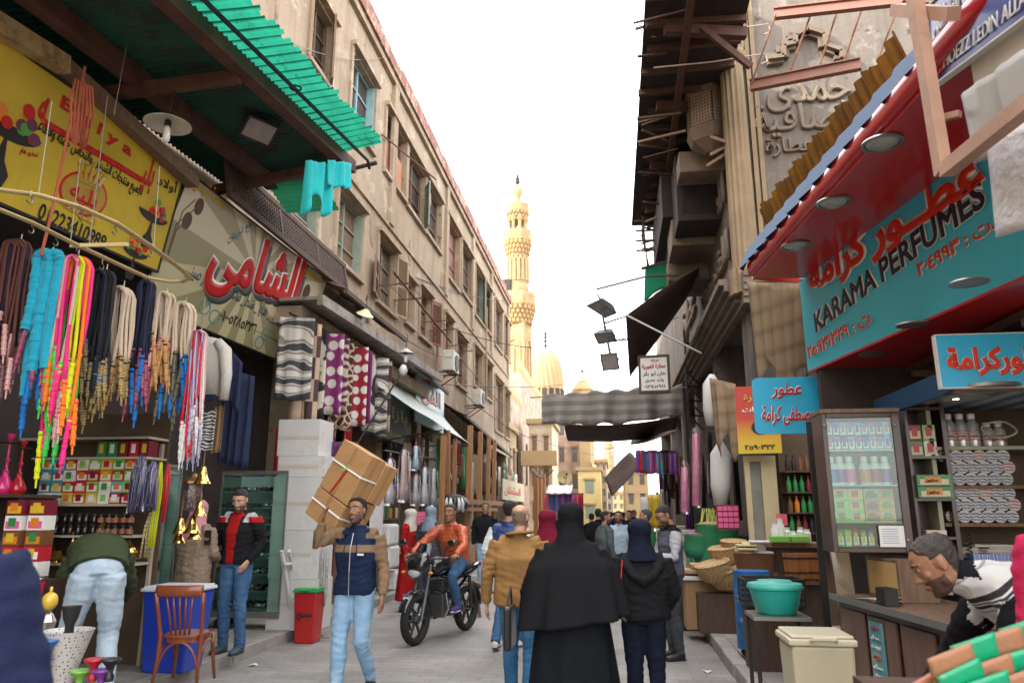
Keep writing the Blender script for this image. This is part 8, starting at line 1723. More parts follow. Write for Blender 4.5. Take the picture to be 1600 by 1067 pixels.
def fabric(nm,c,**k):return mat(nm,c,k.pop('rough',.9),spec=.15,vary=k.pop('vary',.12),vscale=k.pop('vscale',9),bump=k.pop('bump',.25),bscale=k.pop('bscale',110),sheen=k.pop('sheen',.0),**k)
F_nv,F_tn,F_jn,F_dj,F_bk,F_red,F_camel,F_olive=fabric('navy sweat cloth',(.012,.022,.055)),fabric('khaki sleeve',(.20,.13,.075)),fabric('pale denim',(.24,.39,.55),dirt=(.42,.55,.66),dscale=3.5,dlo=.5,dhi=.72),fabric('mid denim',(.05,.11,.22),dirt=(.10,.20,.34),dscale=4,dlo=.5,dhi=.7),fabric('black cloth',(.011,.011,.013)),fabric('red jersey',(.33,.012,.012)),fabric('camel cotton',(.30,.165,.06)),fabric('olive knit',(.045,.060,.028),bump=.5,bscale=45,stretch=(3,3,.4))
F_stone,F_grey,F_dgrey,F_dnavy,F_maroon,F_white=fabric('stone washed denim',(.33,.42,.50),dirt=(.45,.53,.60),dscale=3,dlo=.45,dhi=.7),fabric('light grey shirt',(.42,.42,.44)),fabric('charcoal trousers',(.055,.06,.065)),fabric('dark navy cloth',(.012,.015,.032)),fabric('maroon jersey',(.16,.01,.03)),fabric('white cotton',(.66,.66,.66))
F_rust=mat('rust orange leather',(.42,.085,.03),.38,vary=.2,vscale=7,bump=.3,bscale=30,coat=.15);F_pinkh=fabric('dusty pink scarf',(.52,.25,.27));F_tweed=pattern('brown tweed','blotch',[(.06,.035,.025),(.26,.19,.13),(.12,.08,.055)],34,.9,soft=.5,bump=.4)
M_shoe,M_shw,M_shb=mat('dark shoe',(.025,.023,.022),.5,vary=.2),mat('white shoe',(.62,.61,.60),.5,vary=.1),mat('blue grey shoe',(.05,.08,.11),.6,vary=.2)
def at(px,py,y,z=.0):q=P(px,py,y=y);return V((q.x,y,z))
pl=at(556,900,6.75)
def c1(p):
 ar=abs(p.x)>.2+.0*p.z and p.z<1.5 or p.x>.19
 if p.y>.05 and 1.27<p.z<1.335 and not ar:return 1
 if ar or p.z>1.39 and abs(p.x)>.11:return 1
 return 2 if p.z<.90 else 0
porter=person('young man in a navy and khaki jacket walking with brown cartons on one shoulder',pl,176,1.72,dict(elR=(.37,.10,1.34),wrR=(.29,.14,1.54),shR=(.19,0,1.44),elL=(-.265,-.02,1.13),wrL=(-.30,.08,.89),kneeR=(.09,.10,.5),ankR=(.085,.12,.09),toeR=(.09,.30,.03),kneeL=(-.10,.05,.5),ankL=(-.10,-.22,.13),toeL=(-.11,-.05,.03)),'brown',turn=-6,tilt=4,roll=6,top=([F_nv,F_tn,fabric('striped rib',(.03,.02,.05))],c1,.06,.14),legs=(F_jn,.06),shoes=M_shoe,hair='curly',beard=True,vox=.011,handd={'R':(V((-.15,.1,.95)),V((-1,-.1,0)))},curl=.4)
b=MB();b.tube([V((0,.148,.88)),V((0,.158,1.1)),V((0,.155,1.3)),V((0,.10,1.44))],.004,5);b.build('zip',M_alu,porter,world=False)
b=MB();b.tube([V((-.11,.04,1.45)),V((-.12,-.06,1.43)),V((0,-.13,1.40)),V((.12,-.06,1.43)),V((.11,.04,1.45)),V((.06,.105,1.43))],[(.03,.035),(.04,.05),(.045,.06),(.04,.05),(.03,.035),(.02,.02)],12,side=(0,-.4,-1));me=remesh(b,.012,3);folds(me,.01,[],2);part('hood',me,porter,F_nv)
for s in(-1,1):b=MB();b.tube([V((s*.05,.115,1.42)),V((s*.06,.158,1.3)),V((s*.062,.166,1.2))],.004,5);b.build('drawstring',F_nv,porter,world=False)
b=MB();b.box(-.13,-.07,.150,.158,1.245,1.262);b.build('chest_badge',M_white,porter,world=False)
M_kraft=mat('kraft carton board',(.42,.235,.10),.75,vary=.14,vscale=3,stretch=(1,1,4),dirt=(.32,.17,.07),dscale=5,dlo=.55,dhi=.7)
A_,D_,B_=P(538,685,y=7.05),P(476,800,y=7.05),P(582,712,y=6.78);la=(D_-A_);Ll=la.length;la.normalize();w1=(B_-A_);w1=(w1-la*w1.dot(la));Lw=w1.length;w1.normalize();w2=la.cross(w1);w2=w2 if w2.y>0 else-w2;Ld=.34
ctr=A_+la*Ll/2+w1*Lw/2+w2*Ld/2
t=thing('carton_bundle','bundle of tied brown cartons resting on the shoulder of the walking porter','cartons',ctr+la*Ll/2)
for(u0,u1,v0,v1,w0,w3)in((0,.64,0,1,0,.56),(.65,1,0,1,0,.56),(.03,.52,.02,1.02,.57,1.08),(.53,.97,.0,1,.57,1.0)):
 b=MB();c=A_+la*Ll*(u0+u1)/2+w1*Lw*(v0+v1)/2+w2*Ld*(w0+w3)/2;b.cell(c,la*Ll*(u1-u0)/2,w1*Lw*(v1-v0)/2,w2*Ld*(w3-w0)/2);o=b.build('carton',M_kraft,t,bevel=.008)
 b=MB();b.cell(c-w2*(Ld*(w3-w0)/2+.001),la*Ll*(u1-u0)/2*.99,w1*.024,w2*.0008);b.cell(c+w1*(Lw*(v1-v0)/2+.001),la*Ll*(u1-u0)/2*.99,w2*.022,w1*.0008);b.build('tape',mat('brown tape',(.36,.20,.085),.25,vary=.05,coat=.4),o)
for(f,m)in((.28,mat('white strap',(.62,.62,.62),.5,vary=0)),(.80,MATS['white strap'])):
 b=MB();c=A_+la*Ll*f;q=[c-w2*.005-w1*.005,c+w1*(Lw+.008)-w2*.005,c+w1*(Lw+.008)+w2*(Ld*1.09),c-w1*.005+w2*Ld*1.09];b.tube(q+[q[0]],[(.010,.002)]*5,6);b.build('strap',m,t)
for f0,f1,m in((.30,.62,K['red']),(.24,.34,K['lime'])):
 b=MB();b.bar(A_+la*Ll*f0+w1*Lw*.55-w2*.006,A_+la*Ll*f1+w1*Lw*.42-w2*.006,.028,.004,up=w2);b.build('strap',m,t)
mf,mr=P(648,1008,z=0),P(712,992,z=0);hd=math.atan2(mf.x-mr.x,-(mf.y-mr.y));MYAW=math.pi-.30;mc=V((mf.x+.66*.296,mf.y+.66*.955,0))
bk_=thing('motorcycle','black motorcycle with a round headlight and smoked screen, ridden towards the viewer','motorcycle',mc,None,MYAW)
M_tyre,M_mblk,M_eng,M_chr=mat('tyre rubber',(.018,.018,.018),.8,vary=.15),mat('black motorcycle paint',(.012,.013,.015),.18,vary=.05,coat=.8),mat('engine alloy',(.13,.13,.13),.45,metal=.7,vary=.3),mat('chrome',(.6,.6,.6),.12,metal=1,vary=0)
def L_(nm,m,fn,par=bk_,**k):b=MB();fn(b);return b.build(nm,m,par,world=False,**k)
def wheel(y,r=.30):
 w=L_('wheel',M_eng,lambda b:(b.skinrings([b.ring((x,y,r),V((0,rr,0)),V((0,0,rr)),32)for x,rr in((-.035,r-.07),(-.035,r-.05),(.035,r-.05),(.035,r-.07),(-.035,r-.07))],32,False),[b.bar((0,y,r),(0,y+math.cos(a)*(r-.06),r+math.sin(a)*(r-.06)),.03,.02)for a in[k*2*math.pi/6 for k in range(6)]],b.lathe((-.05,y,r),[(.045,0),(.05,.02),(.05,.08),(.045,.1)],14,(1,0,0))))
 L_('tyre',M_tyre,lambda b:b.skinrings([b.ring((.052*math.cos(a),y,r),V((0,r-.045+.045*math.sin(a),0)),V((0,0,r-.045+.045*math.sin(a))),36)for a in[k*2*math.pi/12 for k in range(13)]],36,False),w,smooth=True)
 L_('brake_disc',M_chr,lambda b:b.lathe((.06,y,r),[(.05,0),(.13,.0),(.13,.005),(.05,.005)],24,(1,0,0)),w)
wheel(.66);wheel(-.66)
L_('fork',M_eng,lambda b:[b.tube([(s*.085,.66,.30),(s*.085,.56,.62),(s*.085,.46,.95)],[.024,.026,.022],10)for s in(-1,1)])
L_('front_mudguard',M_mblk,lambda b:b.grid(14,4,lambda u,v:V(((v-.5)*.12,.66+math.cos(.35+u*2.0)*(.35-.03*abs(v-.5)),.30+math.sin(.35+u*2.0)*(.35-.03*abs(v-.5)))),(0,0,.006)),smooth=True)
L_('fairing',M_mblk,lambda b:b.tube([(0,.72,.86),(0,.66,.93),(0,.60,1.02),(0,.54,1.08)],[(.09,.06),(.155,.10),(.15,.09),(.10,.05)],16,side=(1,0,0),e=.7),smooth=True,bevel=0)
L_('headlight',mat('headlamp glass',(.62,.63,.62),.06,vary=.15,vscale=30,coat=1),lambda b:b.ball((0,.715,.88),.095,.05,.08,18,10),smooth=True)
L_('headlight_rim',M_chr,lambda b:b.tube([(.098*math.cos(a),.722,.88+.083*math.sin(a))for a in[k*math.pi/10 for k in range(21)]],.008,6))
L_('windscreen',glassy('smoked screen',(.35,.45,.50),.9,.04),lambda b:b.grid(10,8,lambda u,v:V(((u-.5)*(.28-.10*v),.66-.17*v-.16*(u-.5)**2,.97+.24*v)),(0,.006,0)),smooth=True)
L_('number_plate',M_white,lambda b:b.box(-.035,.045,.88,.886,.50,.62));L_('plate_stripe',K['blue'],lambda b:b.box(-.035,.045,.887,.889,.59,.62))
L_('handlebar',M_eng,lambda b:b.tube([(-.36,.30,1.02),(-.2,.40,1.03),(0,.46,1.0),(.2,.40,1.03),(.36,.30,1.02)],.014,8))
for s in(-1,1):
 L_('grip',M_tyre,lambda b:b.tube([(s*.27,.353,1.026),(s*.38,.29,1.02)],.02,10));mi=L_('mirror',M_mblk,lambda b:(b.tube([(s*.22,.40,1.03),(s*.30,.44,1.16),(s*.33,.44,1.2)],.008,6),b.ball((s*.37,.44,1.22),.065,.022,.04,14,8)),smooth=True)
 L_('indicator',mat('amber lens',(.6,.22,.02),.2,vary=0),lambda b:b.ball((s*.20,.66,.86),.035,.028,.02,10,6),smooth=True);L_('footpeg',M_eng,lambda b:b.tube([(s*.12,-.10,.34),(s*.28,-.10,.34)],.014,8))
L_('tank',M_mblk,lambda b:b.tube([(0,.36,.86),(0,.26,.93),(0,.08,.93),(0,-.10,.86)],[(.07,.06),(.15,.11),(.15,.11),(.10,.06)],16,side=(1,0,0),e=.8),smooth=True)
L_('seat',M_tyre,lambda b:b.tube([(0,-.06,.82),(0,-.3,.82),(0,-.62,.87),(0,-.78,.9)],[(.09,.04),(.13,.05),(.12,.05),(.07,.03)],14,side=(1,0,0),e=.8),smooth=True)
L_('tail',M_mblk,lambda b:b.tube([(0,-.5,.77),(0,-.85,.84),(0,-.98,.88)],[(.11,.06),(.09,.05),(.05,.03)],12,side=(1,0,0)),smooth=True);L_('tail_light',M_hr,lambda b:b.box(-.06,.06,-1.0,-.97,.85,.9))
L_('engine',M_eng,lambda b:(b.box(-.13,.13,-.16,.22,.28,.56),[b.box(-.115+.004*(k%2),.115,.06-.1,.20,.565+.028*k,.583+.028*k)for k in range(6)],b.lathe((-.17,-.02,.40),[(.11,0),(.12,.03),(.12,.31),(.11,.34)],18,(1,0,0))),bevel=.01)
L_('frame',M_mblk,lambda b:(b.tube([(0,.44,.95),(0,.36,.5),(0,.2,.27),(0,-.3,.3),(0,-.45,.6),(0,-.8,.8)],.022,8),[b.tube([(s*.07,.4,.85),(s*.08,-.2,.72),(s*.07,-.7,.78)],.018,8)for s in(-1,1)],[b.tube([(s*.07,-.25,.36),(s*.075,-.66,.30)],.022,8)for s in(-1,1)],[b.tube([(s*.10,-.62,.32),(s*.12,-.52,.74)],.026,8)for s in(-1,1)]))
L_('crash_bar',M_chr,lambda b:[b.tube([(s*.06,.33,.62),(s*.26,.36,.6),(s*.29,.34,.42),(s*.2,.28,.30),(s*.05,.2,.28)],.013,8)for s in(-1,1)])
L_('exhaust',M_chr,lambda b:b.tube([(.08,.2,.45),(.12,.3,.30),(.15,.0,.24),(.16,-.4,.30),(.17,-.8,.38)],[.022,.022,.025,.05,.052],12),smooth=True)
L_('rear_mudguard',M_mblk,lambda b:b.grid(10,3,lambda u,v:V(((v-.5)*.12,-.66+math.cos(1.4+u*1.7)*.36,.30+math.sin(1.4+u*1.7)*.36)),(0,0,.006)),smooth=True)
person('rider in a rust orange leather jacket sitting on the black motorcycle',mc,math.degrees(MYAW),1.75,dict(pelvis=(0,-.34,.93),waist=(0,-.31,1.06),chest=(0,-.24,1.25),neck=(0,-.20,1.42),hipR=(.10,-.30,.91),hipL=(-.10,-.30,.91),kneeR=(.20,.12,.78),kneeL=(-.20,.12,.78),ankR=(.20,-.06,.42),ankL=(-.20,-.06,.42),toeR=(.21,.10,.36),toeL=(-.21,.10,.36),shR=(.18,-.18,1.37),shL=(-.18,-.18,1.37),elR=(.34,.05,1.16),elL=(-.34,.05,1.16),wrR=(.335,.26,1.06),wrL=(-.335,.26,1.06)),'brown',turn=8,tilt=-2,top=([F_rust],None,.04,.16),legs=(F_dj,.02),shoes=(fabric('violet trainer',(.09,.05,.22)),M_shw),hair='short',vox=.013,handd={'R':(V((.2,.9,-.1)),V((0,0,-1))),'L':(V((-.2,.9,-.1)),V((0,0,-1)))},curl=.95)
q=at(150,930,5.75,.13)
pb_=person('man bending over the brass wares in an olive ribbed sweater and pale jeans',q,36,1.80,dict(pelvis=(0,0,.95),waist=(-.01,.20,1.10),chest=(-.02,.44,1.10),neck=(-.02,.60,1.0),head=(-.02,.72,.88),shR=(.18,.50,1.05),shL=(-.2,.50,1.05),elR=(.26,.62,.78),elL=(-.28,.58,.78),wrR=(.18,.80,.62),wrL=(-.2,.78,.60),kneeR=(.12,.07,.5),kneeL=(-.16,.10,.5),ankR=(.13,-.06,.09),ankL=(-.2,-.02,.09),toeR=(.14,.14,.03),toeL=(-.24,.16,.03)),'tan',tilt=-70,top=([F_olive],None,-.11,.16),legs=(F_stone,.17,None),shoes=M_shoe,vox=.011,fat=1.12)
for s in(-1,1):part('back_pocket',shell(next(o for o in pb_.children if o.name.startswith('trousers')).data,lambda p:.035<s*p.x<.145 and.74+.012*math.cos((s*p.x-.09)*40)<p.z<.90 and p.y<-.02,.005),pb_,F_stone)
d_=V((-.01,.20,.15)).normalized();c=V((0,.0,.95))
for nm,o_,hh,r_,m in(('belt',.075,.02,1.0,M_blk),('shirt_hem',.112,.024,.995,mat('mustard shirt',(.52,.25,.02),.8))):
 b=MB();b.tube([c+d_*(o_-hh),c+d_*(o_+hh)],[(.197*r_,.150*r_)]*2,28,side=(1,0,0),e=.9);b.build(nm,m,pb_,smooth=40,world=False)
q=at(304,850,7.75,.13)
person('woman in a dusty pink headscarf and brown tweed coat standing with her back turned',q,-12,1.60,dict(elL=(-.25,.05,1.14),wrL=(-.18,.22,1.05),elR=(.25,.05,1.14),wrR=(.18,.22,1.05)),'fair',top=([F_tweed],None,.36,.22),legs=(F_dnavy,.0),shoes=M_shoe,hijab=(F_pinkh,.10),vox=.013,fat=1.08,seed=3)
q=at(368,900,7.95,.13)
def c5(p):
 if p.y>.03 and abs(p.x)<.085 and p.z>.9 and abs(p.x)<.045+.06*(p.z-.9):return 1
 if p.z>1.37 and abs(p.x)>.1:return 2 if p.z>1.43 or abs(p.x)<.15 else 1
 return 0
p5=person('man in a black jacket with red and white shoulders over a red sweater, looking down',q,172,1.74,dict(elR=(.27,.02,1.16),wrR=(.20,.27,1.16),elL=(-.27,-.06,1.15),wrL=(-.20,.08,.96)),'fair',turn=14,tilt=-24,top=([F_bk,F_red,F_grey],c5,.03,.12),legs=(F_dj,.05),shoes=M_shb,hair='short',beard=True,vox=.011,seed=4,handd={'R':(V((-.5,.8,.15)),V((-.3,-.2,.9)))})
b=MB();b.box(.085,.16,.36,.372,1.14,1.29);tag(b.build('phone',M_blk,p5,world=False),None)
q=at(812,900,6.6)
p6=person('bald man in a camel jacket and blue jeans walking away, seen from behind',q,-3,1.66,dict(elL=(-.30,-.04,1.14),wrL=(-.31,.02,.88),elR=(.27,-.02,1.13),wrR=(.24,.10,.92),kneeL=(-.10,.06,.5),ankL=(-.10,.14,.09),toeL=(-.11,.3,.03),ankR=(.1,-.14,.11),toeR=(.11,.04,.03)),'fair',turn=-12,top=([F_camel],None,.07,.26),legs=(fabric('bright denim',(.045,.15,.30),dirt=(.12,.26,.42),dscale=4,dlo=.5,dhi=.7),.10),shoes=M_shoe,hair='ring',hairm=mat('shaven grey hair',(.22,.15,.11),.7,vary=.3,vscale=50),vox=.011,fat=1.1,glasses=True,seed=5)
b=MB();b.tube([V((.10*math.cos(a),-.015+.095*math.sin(a),1.50+.012*math.sin(a+2)))for a in[k*math.pi/9 for k in range(19)]],[(.016,.036)]*19,10,side=(0,0,1));o=b.build('collar',F_camel,p6,smooth=True,world=False)
q7=at(893,900,5.6);hx=P(963,965,y=5.62)
s7=1.66/1.75;w7=(hx-q7)/s7
p7=person('woman in a black cape and long skirt walking away hand in hand with a girl',q7,0,1.66,dict(elR=(.33,-.02,1.10),wrR=(w7.x-.01,w7.y+.02,w7.z+.10),elL=(-.34,-.02,1.10),wrL=(-.38,.08,.92),shR=(.2,0,1.39),shL=(-.2,0,1.39)),'tan',top=([F_bk],None,.0,.05),hijab=(F_bk,.12),vox=.012,fat=1.12,seed=6,shoes=M_shoe,skirt=(fabric('dark blue black skirt',(.010,.012,.016),vary=.2),1.06,.02,(.25,.20),(.37,.34),7,.085),handd={'R':(V((.12,.1,-1)),V((-1,0,0)))},curl=.55)
n_=60;b=MB();rows=18
def cape(u,v):
 a=2*math.pi*u;t=v;zt=1.50-.62*t-.05*t*math.cos(a)*-1*(1 if math.cos(a)<0 else 1.2)
 rx=.07+.255*min(1,t*3.2)**.7+.125*max(0,t-.2);ry=.07+.12*min(1,t*3.2)**.8+.15*max(0,t-.2);w=1+.13*t*(abs(math.sin(a*3.5+1.3))**.6*1.4-1+.4*math.sin(a*11+2+2*t))
 zt-=.045*(min(1,t*3.2)**2)*abs(math.cos(a))*(1-t);return V((math.cos(a)*rx*w,math.sin(a)*ry*w-.01,zt))
b.grid(72,24,cape);o=b.build('cape',F_bk,p7,smooth=True,world=False,fix=True);o.modifiers.new('thickness','SOLIDIFY').thickness=.006
b=MB()
for c in((-.02,-.14,1.40),(.17,-.20,1.22),(-.33,-.15,.98),(.05,.0,1.5)):b.ball(c,.008,n=8,m=6)
b.build('pins',M_chr,p7,world=False)
b=MB();b.tube([V((.33+.0,.0,.95)),V(p7.children[0].location)+V((w7.x-.012,w7.y+.018,w7.z+.15))],[.035,.032],10);b.build('bangle',M_redp,p7,world=False)
b=MB();b.box(-.50,-.44,-.05,.25,.62,.92);o=b.build('handbag',mat('black leather',(.015,.014,.014),.3,vary=.2,coat=.3),None,bevel=.02);o.location=q7+V((-.46,.05,.64));tag(o,'small black leather handbag at the left side of the black caped woman','handbag')
b=MB();b.tube([q7+V((-.47,-.02,.94)),q7+V((-.45,.03,1.06)),q7+V((-.46,.16,.94))],.008,6);b.build('strap',M_blk,o)
q8=at(1003,900,6.0);s8=1.54/1.75;w8=(P(972,962,y=5.66)-q8)/s8
hoodm=fabric('black hooded jersey',(.013,.013,.015))
p8=person('girl in a navy headscarf, black hooded jacket and navy trousers walking beside the caped woman',q8,2,1.54,dict(elL=(-.26,-.10,1.12),wrL=(w8.x-.01,w8.y+.01,w8.z+.10),elR=(.27,.0,1.13),wrR=(.22,.18,.98),kneeL=(-.09,.02,.5),ankL=(-.08,.1,.09),toeL=(-.08,.27,.03),ankR=(.11,-.08,.09),toeR=(.12,.1,.03)),'tan',turn=14,top=([hoodm],None,.02,.30),legs=(F_dnavy,.10),shoes=M_shoe,hijab=(fabric('navy scarf',(.010,.013,.028)),-.06),vox=.011,fat=1.06,seed=7,handd={'L':(V((-.12,-.05,-1)),V((1,0,0)))},curl=.6)
b=MB();b.tube([V((-.14,-.02,1.44)),V((-.13,-.11,1.36)),V((-.07,-.16,1.27)),V((0,-.175,1.24)),V((.07,-.16,1.27)),V((.13,-.11,1.36)),V((.14,-.02,1.44))],[(.03,.04),(.045,.06),(.05,.075),(.05,.08),(.05,.075),(.045,.06),(.03,.04)],12,side=(0,-.4,-1));me=remesh(b,.012,4);folds(me,.01,[],3);part('hood',me,p8,hoodm)
b=MB();b.tube([V((-.10,-.03,1.47)),V((-.0,-.10,1.475)),V((.10,-.03,1.47))],.007,6);b.tube([V((-.17,-.11,1.42)),V((-.19,-.15,1.25))],.006,6);b.tube([V((-.19,-.15,1.26)),V((-.19,-.155,1.13))],[.008,.03],8);b.build('red_tassel',M_redp,p8,world=False)
b=MB();b.tube([V((-.165,-.06,1.40)),V((-.21,-.02,1.3)),V((-.22,.02,1.15))],[(.05,.012)]*3,8);b.build('scarf_end',pattern('pink white print','blotch',[(.5,.02,.08),(.62,.5,.5)],22,.8,soft=.05),p8,smooth=True,world=False)
def c9(p):return 1 if abs(p.x)>.2 or(abs(p.x)>.19 and p.z<1.4)else 0
person('dark haired man in a quilted navy waistcoat walking away beside the bald man',at(795,900,9.4),-8,1.74,dict(elL=(-.28,-.06,1.14),wrL=(-.27,.02,.88),ankR=(.1,.16,.09),toeR=(.11,.33,.03),ankL=(-.1,-.22,.12),toeL=(-.11,-.06,.03),kneeR=(.1,.12,.5)),'tan',turn=-30,top=([mat('quilted navy',(.015,.04,.14),.5,vary=.1,bump=.8,bscale=12,stretch=(.4,.4,3)),F_white],c9,.05,.18),legs=(F_dj,.05),shoes=M_shw,hair='short',vox=.013,seed=8)
person('woman in a maroon headscarf walking between the bald man and the caped woman',at(856,900,7.9),4,1.62,None,'tan',top=([F_nv],None,.1,.2),legs=(F_dnavy,.1),shoes=M_shoe,hijab=(F_maroon,-.04),vox=.013,seed=9)
def c11(p):return 1 if abs(p.x)>.2 else 2 if p.z>1.43 else 0
p11=person('man in a grey waistcoat with pale sleeves standing reading his phone at the right kerb',at(1050,920,9.0),108,1.70,dict(elR=(.27,.06,1.14),wrR=(.12,.30,1.16),elL=(-.26,.06,1.14),wrL=(-.10,.31,1.14)),'tan',tilt=-28,turn=6,top=([fabric('blue grey waistcoat',(.09,.10,.13)),F_grey,F_bk],c11,.04,.1),legs=(F_dgrey,.08),shoes=M_shoe,hair='short',beard=True,vox=.012,glasses=True,seed=10)
b=MB();b.box(-.04,.04,.36,.372,1.16,1.31);b.build('phone',M_blk,p11,world=False)
def capm(root,m):
 pass
person('man in a green jacket and dark cap glimpsed left of the phone reader',at(1012,850,12.2),80,1.64,None,'tan',top=([fabric('green jacket',(.03,.14,.05))],None,.05,.15),legs=(F_dgrey,.05),shoes=M_shoe,hair='short',hairm=F_dgrey,vox=.016,seed=11)
person('man in a grey green jacket in the far crowd looking right',at(946,850,13.2),-60,1.62,None,'tan',turn=-20,top=([fabric('grey green jacket',(.08,.10,.10))],None,.05,.15),legs=(F_dgrey,.05),shoes=M_shoe,hair='short',beard=True,vox=.016,seed=12)
person('man in a pale denim jacket in the far crowd facing the viewer',at(968,850,14.4),170,1.62,None,'tan',top=([F_stone],None,.05,.12),legs=(F_dj,.05),shoes=M_shoe,hair='short',beard=True,vox=.016,seed=13)
person('woman in a cream headscarf and dark red dress at the crowded stall',at(640,850,12.6,.13),-100,1.52,None,'fair',turn=30,top=([F_red],None,.3,.2),skirt=(F_red,.95,.05,(.19,.15),(.26,.24),6,.04),shoes=M_shoe,hijab=(fabric('cream scarf',(.50,.44,.40)),.05),vox=.016,seed=14)
person('woman in a blue grey headscarf at the stall behind the motorcyclist',at(672,850,12.3,.13),-20,1.56,None,'fair',top=([F_dgrey],None,.3,.2),skirt=(F_dgrey,.95,.05,(.19,.15),(.26,.24),6,.04),shoes=M_shoe,hijab=(fabric('blue grey scarf',(.20,.25,.31)),.05),vox=.016,seed=15)
person('man in a black jacket and jeans standing behind the timber posts',at(758,850,15.2,.13),190,1.66,None,'tan',top=([F_bk],None,.05,.12),legs=(F_jn,.05),shoes=M_shoe,hair='short',vox=.016,seed=16)
M_plaid=bpy.data.materials.new('striped fleece');M_plaid.use_nodes=True;n,l=_nodes(M_plaid);bs=n['Principled BSDF'];bs.inputs['Roughness'].default_value=.9
tc=n.new('ShaderNodeTexCoord');mp=n.new('ShaderNodeMapping');mp.inputs['Rotation'].default_value=(0,0,0);l.new(tc.outputs['Object'],mp.inputs[0]);sp=n.new('ShaderNodeSeparateXYZ');l.new(mp.outputs[0],sp.inputs[0])
def _band(axis,k,ramp):
 nodes_=n.new('ShaderNodeMath');nodes_.operation='MULTIPLY';nodes_.inputs[1].default_value=k;l.new(sp.outputs[axis],nodes_.inputs[0]);fr=n.new('ShaderNodeMath');fr.operation='FRACT';l.new(nodes_.outputs[0],fr.inputs[0]);r=n.new('ShaderNodeValToRGB');r.color_ramp.interpolation='CONSTANT';e=r.color_ramp.elements
 while len(e)>1:e.remove(e[-1])
 e[0].position=0;e[0].color=(*ramp[0][1],1)
 for p_,c_ in ramp[1:]:q=e.new(p_);q.color=(*c_,1)
 l.new(fr.outputs[0],r.inputs[0]);return r.outputs[0]
W_,Bk,Gy=(.60,.60,.59),(.02,.02,.025),(.30,.30,.32)
dg_=n.new('ShaderNodeMath');dg_.operation='MULTIPLY_ADD';dg_.inputs[1].default_value=.75
l.new(sp.outputs[1],dg_.inputs[0]);l.new(sp.outputs[2],dg_.inputs[2]);cbx=n.new('ShaderNodeCombineXYZ');l.new(sp.outputs[0],cbx.inputs[0]);l.new(dg_.outputs[0],cbx.inputs[1]);sp2=n.new('ShaderNodeSeparateXYZ');l.new(cbx.outputs[0],sp2.inputs[0]);sp=sp2
s1_=_band(1,5.5,[(0,W_),(.42,Gy),(.47,W_),(.56,Bk),(.66,W_),(.70,Bk),(.74,W_),(.78,Bk),(.92,W_)]);s2_=_band(0,6.0,[(0,(1,1,1)),(.6,(.72,.72,.74)),(.64,(1,1,1)),(.7,(.72,.72,.74)),(.73,(1,1,1))])
mx_=n.new('ShaderNodeMixRGB');mx_.blend_type='MULTIPLY';mx_.inputs[0].default_value=1;l.new(s1_,mx_.inputs[1]);l.new(s2_,mx_.inputs[2]);l.new(mx_.outputs[0],bs.inputs['Base Color'])
q=P(1445,880,y=3.5);CY_=3.5;cb0=V((q.x+.60,CY_,.13));hz=(q.z-.13)
def seg(p,a,c):a,c=V(a),V(c);d=c-a;t=max(0,min(1,(p-a).dot(d)/d.length_squared));return(p-a-d*t).length
def c17(p):
 s=1 if p.x>0 else-1;return 0 if min(seg(p,(s*.235,.30,1.06),(s*.26,.44,.84)),seg(p,(s*.26,.44,.84),(s*.19,.58,.64)))<.092 or p.y>.40 and p.z>1.20 else 1
person('balding man in a black and white striped fleece bent over the shop counter',cb0,84,1.75,dict(pelvis=(0,-.16,.80),waist=(0,-.02,.96),chest=(0,.20,1.11),neck=(0,.43,1.19),head=(.0,.53,hz),hipR=(.1,-.06,.74),hipL=(-.1,-.06,.74),kneeR=(.12,.32,.62),kneeL=(-.12,.32,.62),ankR=(.12,.24,.12),ankL=(-.12,.24,.12),toeR=(.12,.42,.03),toeL=(-.12,.42,.03),shR=(.2,.29,1.10),shL=(-.2,.29,1.10),elR=(.26,.46,.84),elL=(-.26,.42,.82),wrR=(.18,.60,.66),wrL=(-.2,.56,.62)),'tan',tilt=-34,turn=-8,top=([F_bk,M_plaid],c17,.05,.16),legs=(F_dgrey,.05),shoes=M_shoe,hair='thin',hairm=M_hairg,beard=True,vox=.010,fat=1.1,seed=17)
stool((cb0.x+.10,CY_,.13),.17,M_wood2,'dark stool under the man bent over the counter',.60)
person('person in a plain navy coat cut off by the left frame edge, nearest the viewer',at(-166,900,1.55),10,1.84,dict(elR=(.30,.02,1.12),wrR=(.28,.12,.9)),'tan',top=([fabric('plain navy coat',(.016,.022,.06))],None,.3,.35),legs=(F_dnavy,.1),shoes=M_shoe,hair='short',vox=.014,fat=1.12,seed=18)
F_prn=pattern('pink heart print','blotch',[(.62,.05,.25),(.60,.47,.38),(.64,.56,.46)],12,.85,soft=.05)
person('person in a bright pink top and printed scarf cut off by the right frame edge',at(1752,900,2.6,.13),-40,1.72,None,'tan',top=([fabric('bright pink jersey',(.62,.03,.11))],None,.3,.25),legs=(F_dnavy,.1),shoes=M_shoe,hijab=(F_prn,.22),vox=.014,seed=19)
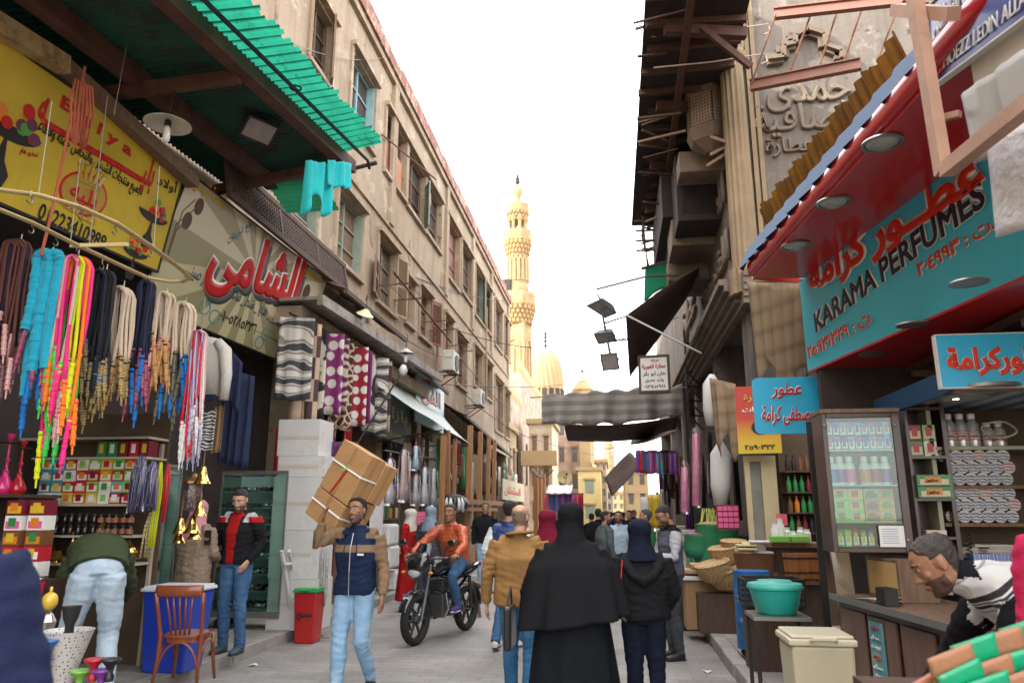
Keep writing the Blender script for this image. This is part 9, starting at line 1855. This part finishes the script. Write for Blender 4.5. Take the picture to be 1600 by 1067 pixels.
far=[person('person in a dark coat in the far crowd, %s'%w,at(px,850,y),yw,hh,None,'tan',top=([m],None,.25,.15),legs=(F_dgrey,.05),shoes=M_shoe,hair='short',vox=.02,seed=30+i,face=False,group='far crowd in the street')for i,(w,px,y,yw,hh,m)in enumerate((('just right of the caped woman',936,17,0,1.68,F_bk),('beside the far garment rail',880,22,170,1.66,F_nv)))]
for i,(px,y,w)in enumerate(((925,20,'behind the caped woman'),(955,22,'between the two bearded men'),(985,19,'beside the right awning garments'),(992,27,'farthest at the right shops'),(938,30,'small in mid street'),(962,34,'smallest in mid street'),(905,26,'near the yellow house'),(890,32,'below the pink tower'),(868,24,'under the far white awning'),(975,25,'by the pale far shop'))):dup(far[i%2],at(px,850,y),'person in dark clothes in the far crowd, '+w,math.radians((i*77)%360),scale=(.90+.02*(i%4)))
M_pg,M_pt=mat('emerald satin leather',(.01,.36,.17),.3,vary=.15,coat=.3,bump=.2,bscale=30,dirt=(.25,.30,.10),dscale=14,dlo=.58,dhi=.66),mat('tan leather',(.40,.19,.10),.42,vary=.15,bump=.3,bscale=40)
M_cf=mat('coral leather',(.56,.20,.12),.4,vary=.1)
pz=P(1520,1040,y=2.15)
for i,(px,py,g,rl)in enumerate(((1485,1030,1,.35),(1520,1012,0,.3),(1560,1000,1,.25),(1595,985,0,.3),(1500,1055,0,.4),(1545,1045,1,.3),(1590,1030,0,.25),(1465,1058,1,.5),(1540,1072,0,.3),(1590,1065,1,.3),(1450,1070,2,.4))):
 q=P(px+6,py+14,y=2.2+.03*(i%4));u=V((math.cos(rl),.1,math.sin(rl))).normalized();v=V((-math.sin(rl)*.8,-.35,math.cos(rl))).normalized();nn=u.cross(v);b=MB()
 b.grid(10,8,lambda a,c:q+u*(a-.5)*.125+v*(c-.5)*.098-nn*-.016*(math.sin(math.pi*a)*math.sin(math.pi*c))**.5*.3,nn*-.005)
 o=b.build('pouch',[M_pg,M_pt,M_cf][g],smooth=True);tag(o,'%s leather pouch in the heap at the lower right, %s'%(['emerald','tan','coral'][g],['upper left','left of the top','near the top','topmost','middle left','middle','right of the middle','leftmost but one','low centre','low right','leftmost'][i]),'pouch','leather pouches')
b=MB();q=P(1540,1115,y=2.3);b.box(q.x-.22,q.x+.5,2.1,2.7,.13,q.z+.01);tag(b.build('pouch_table',M_wood2),'low dark table under the leather pouches','table')
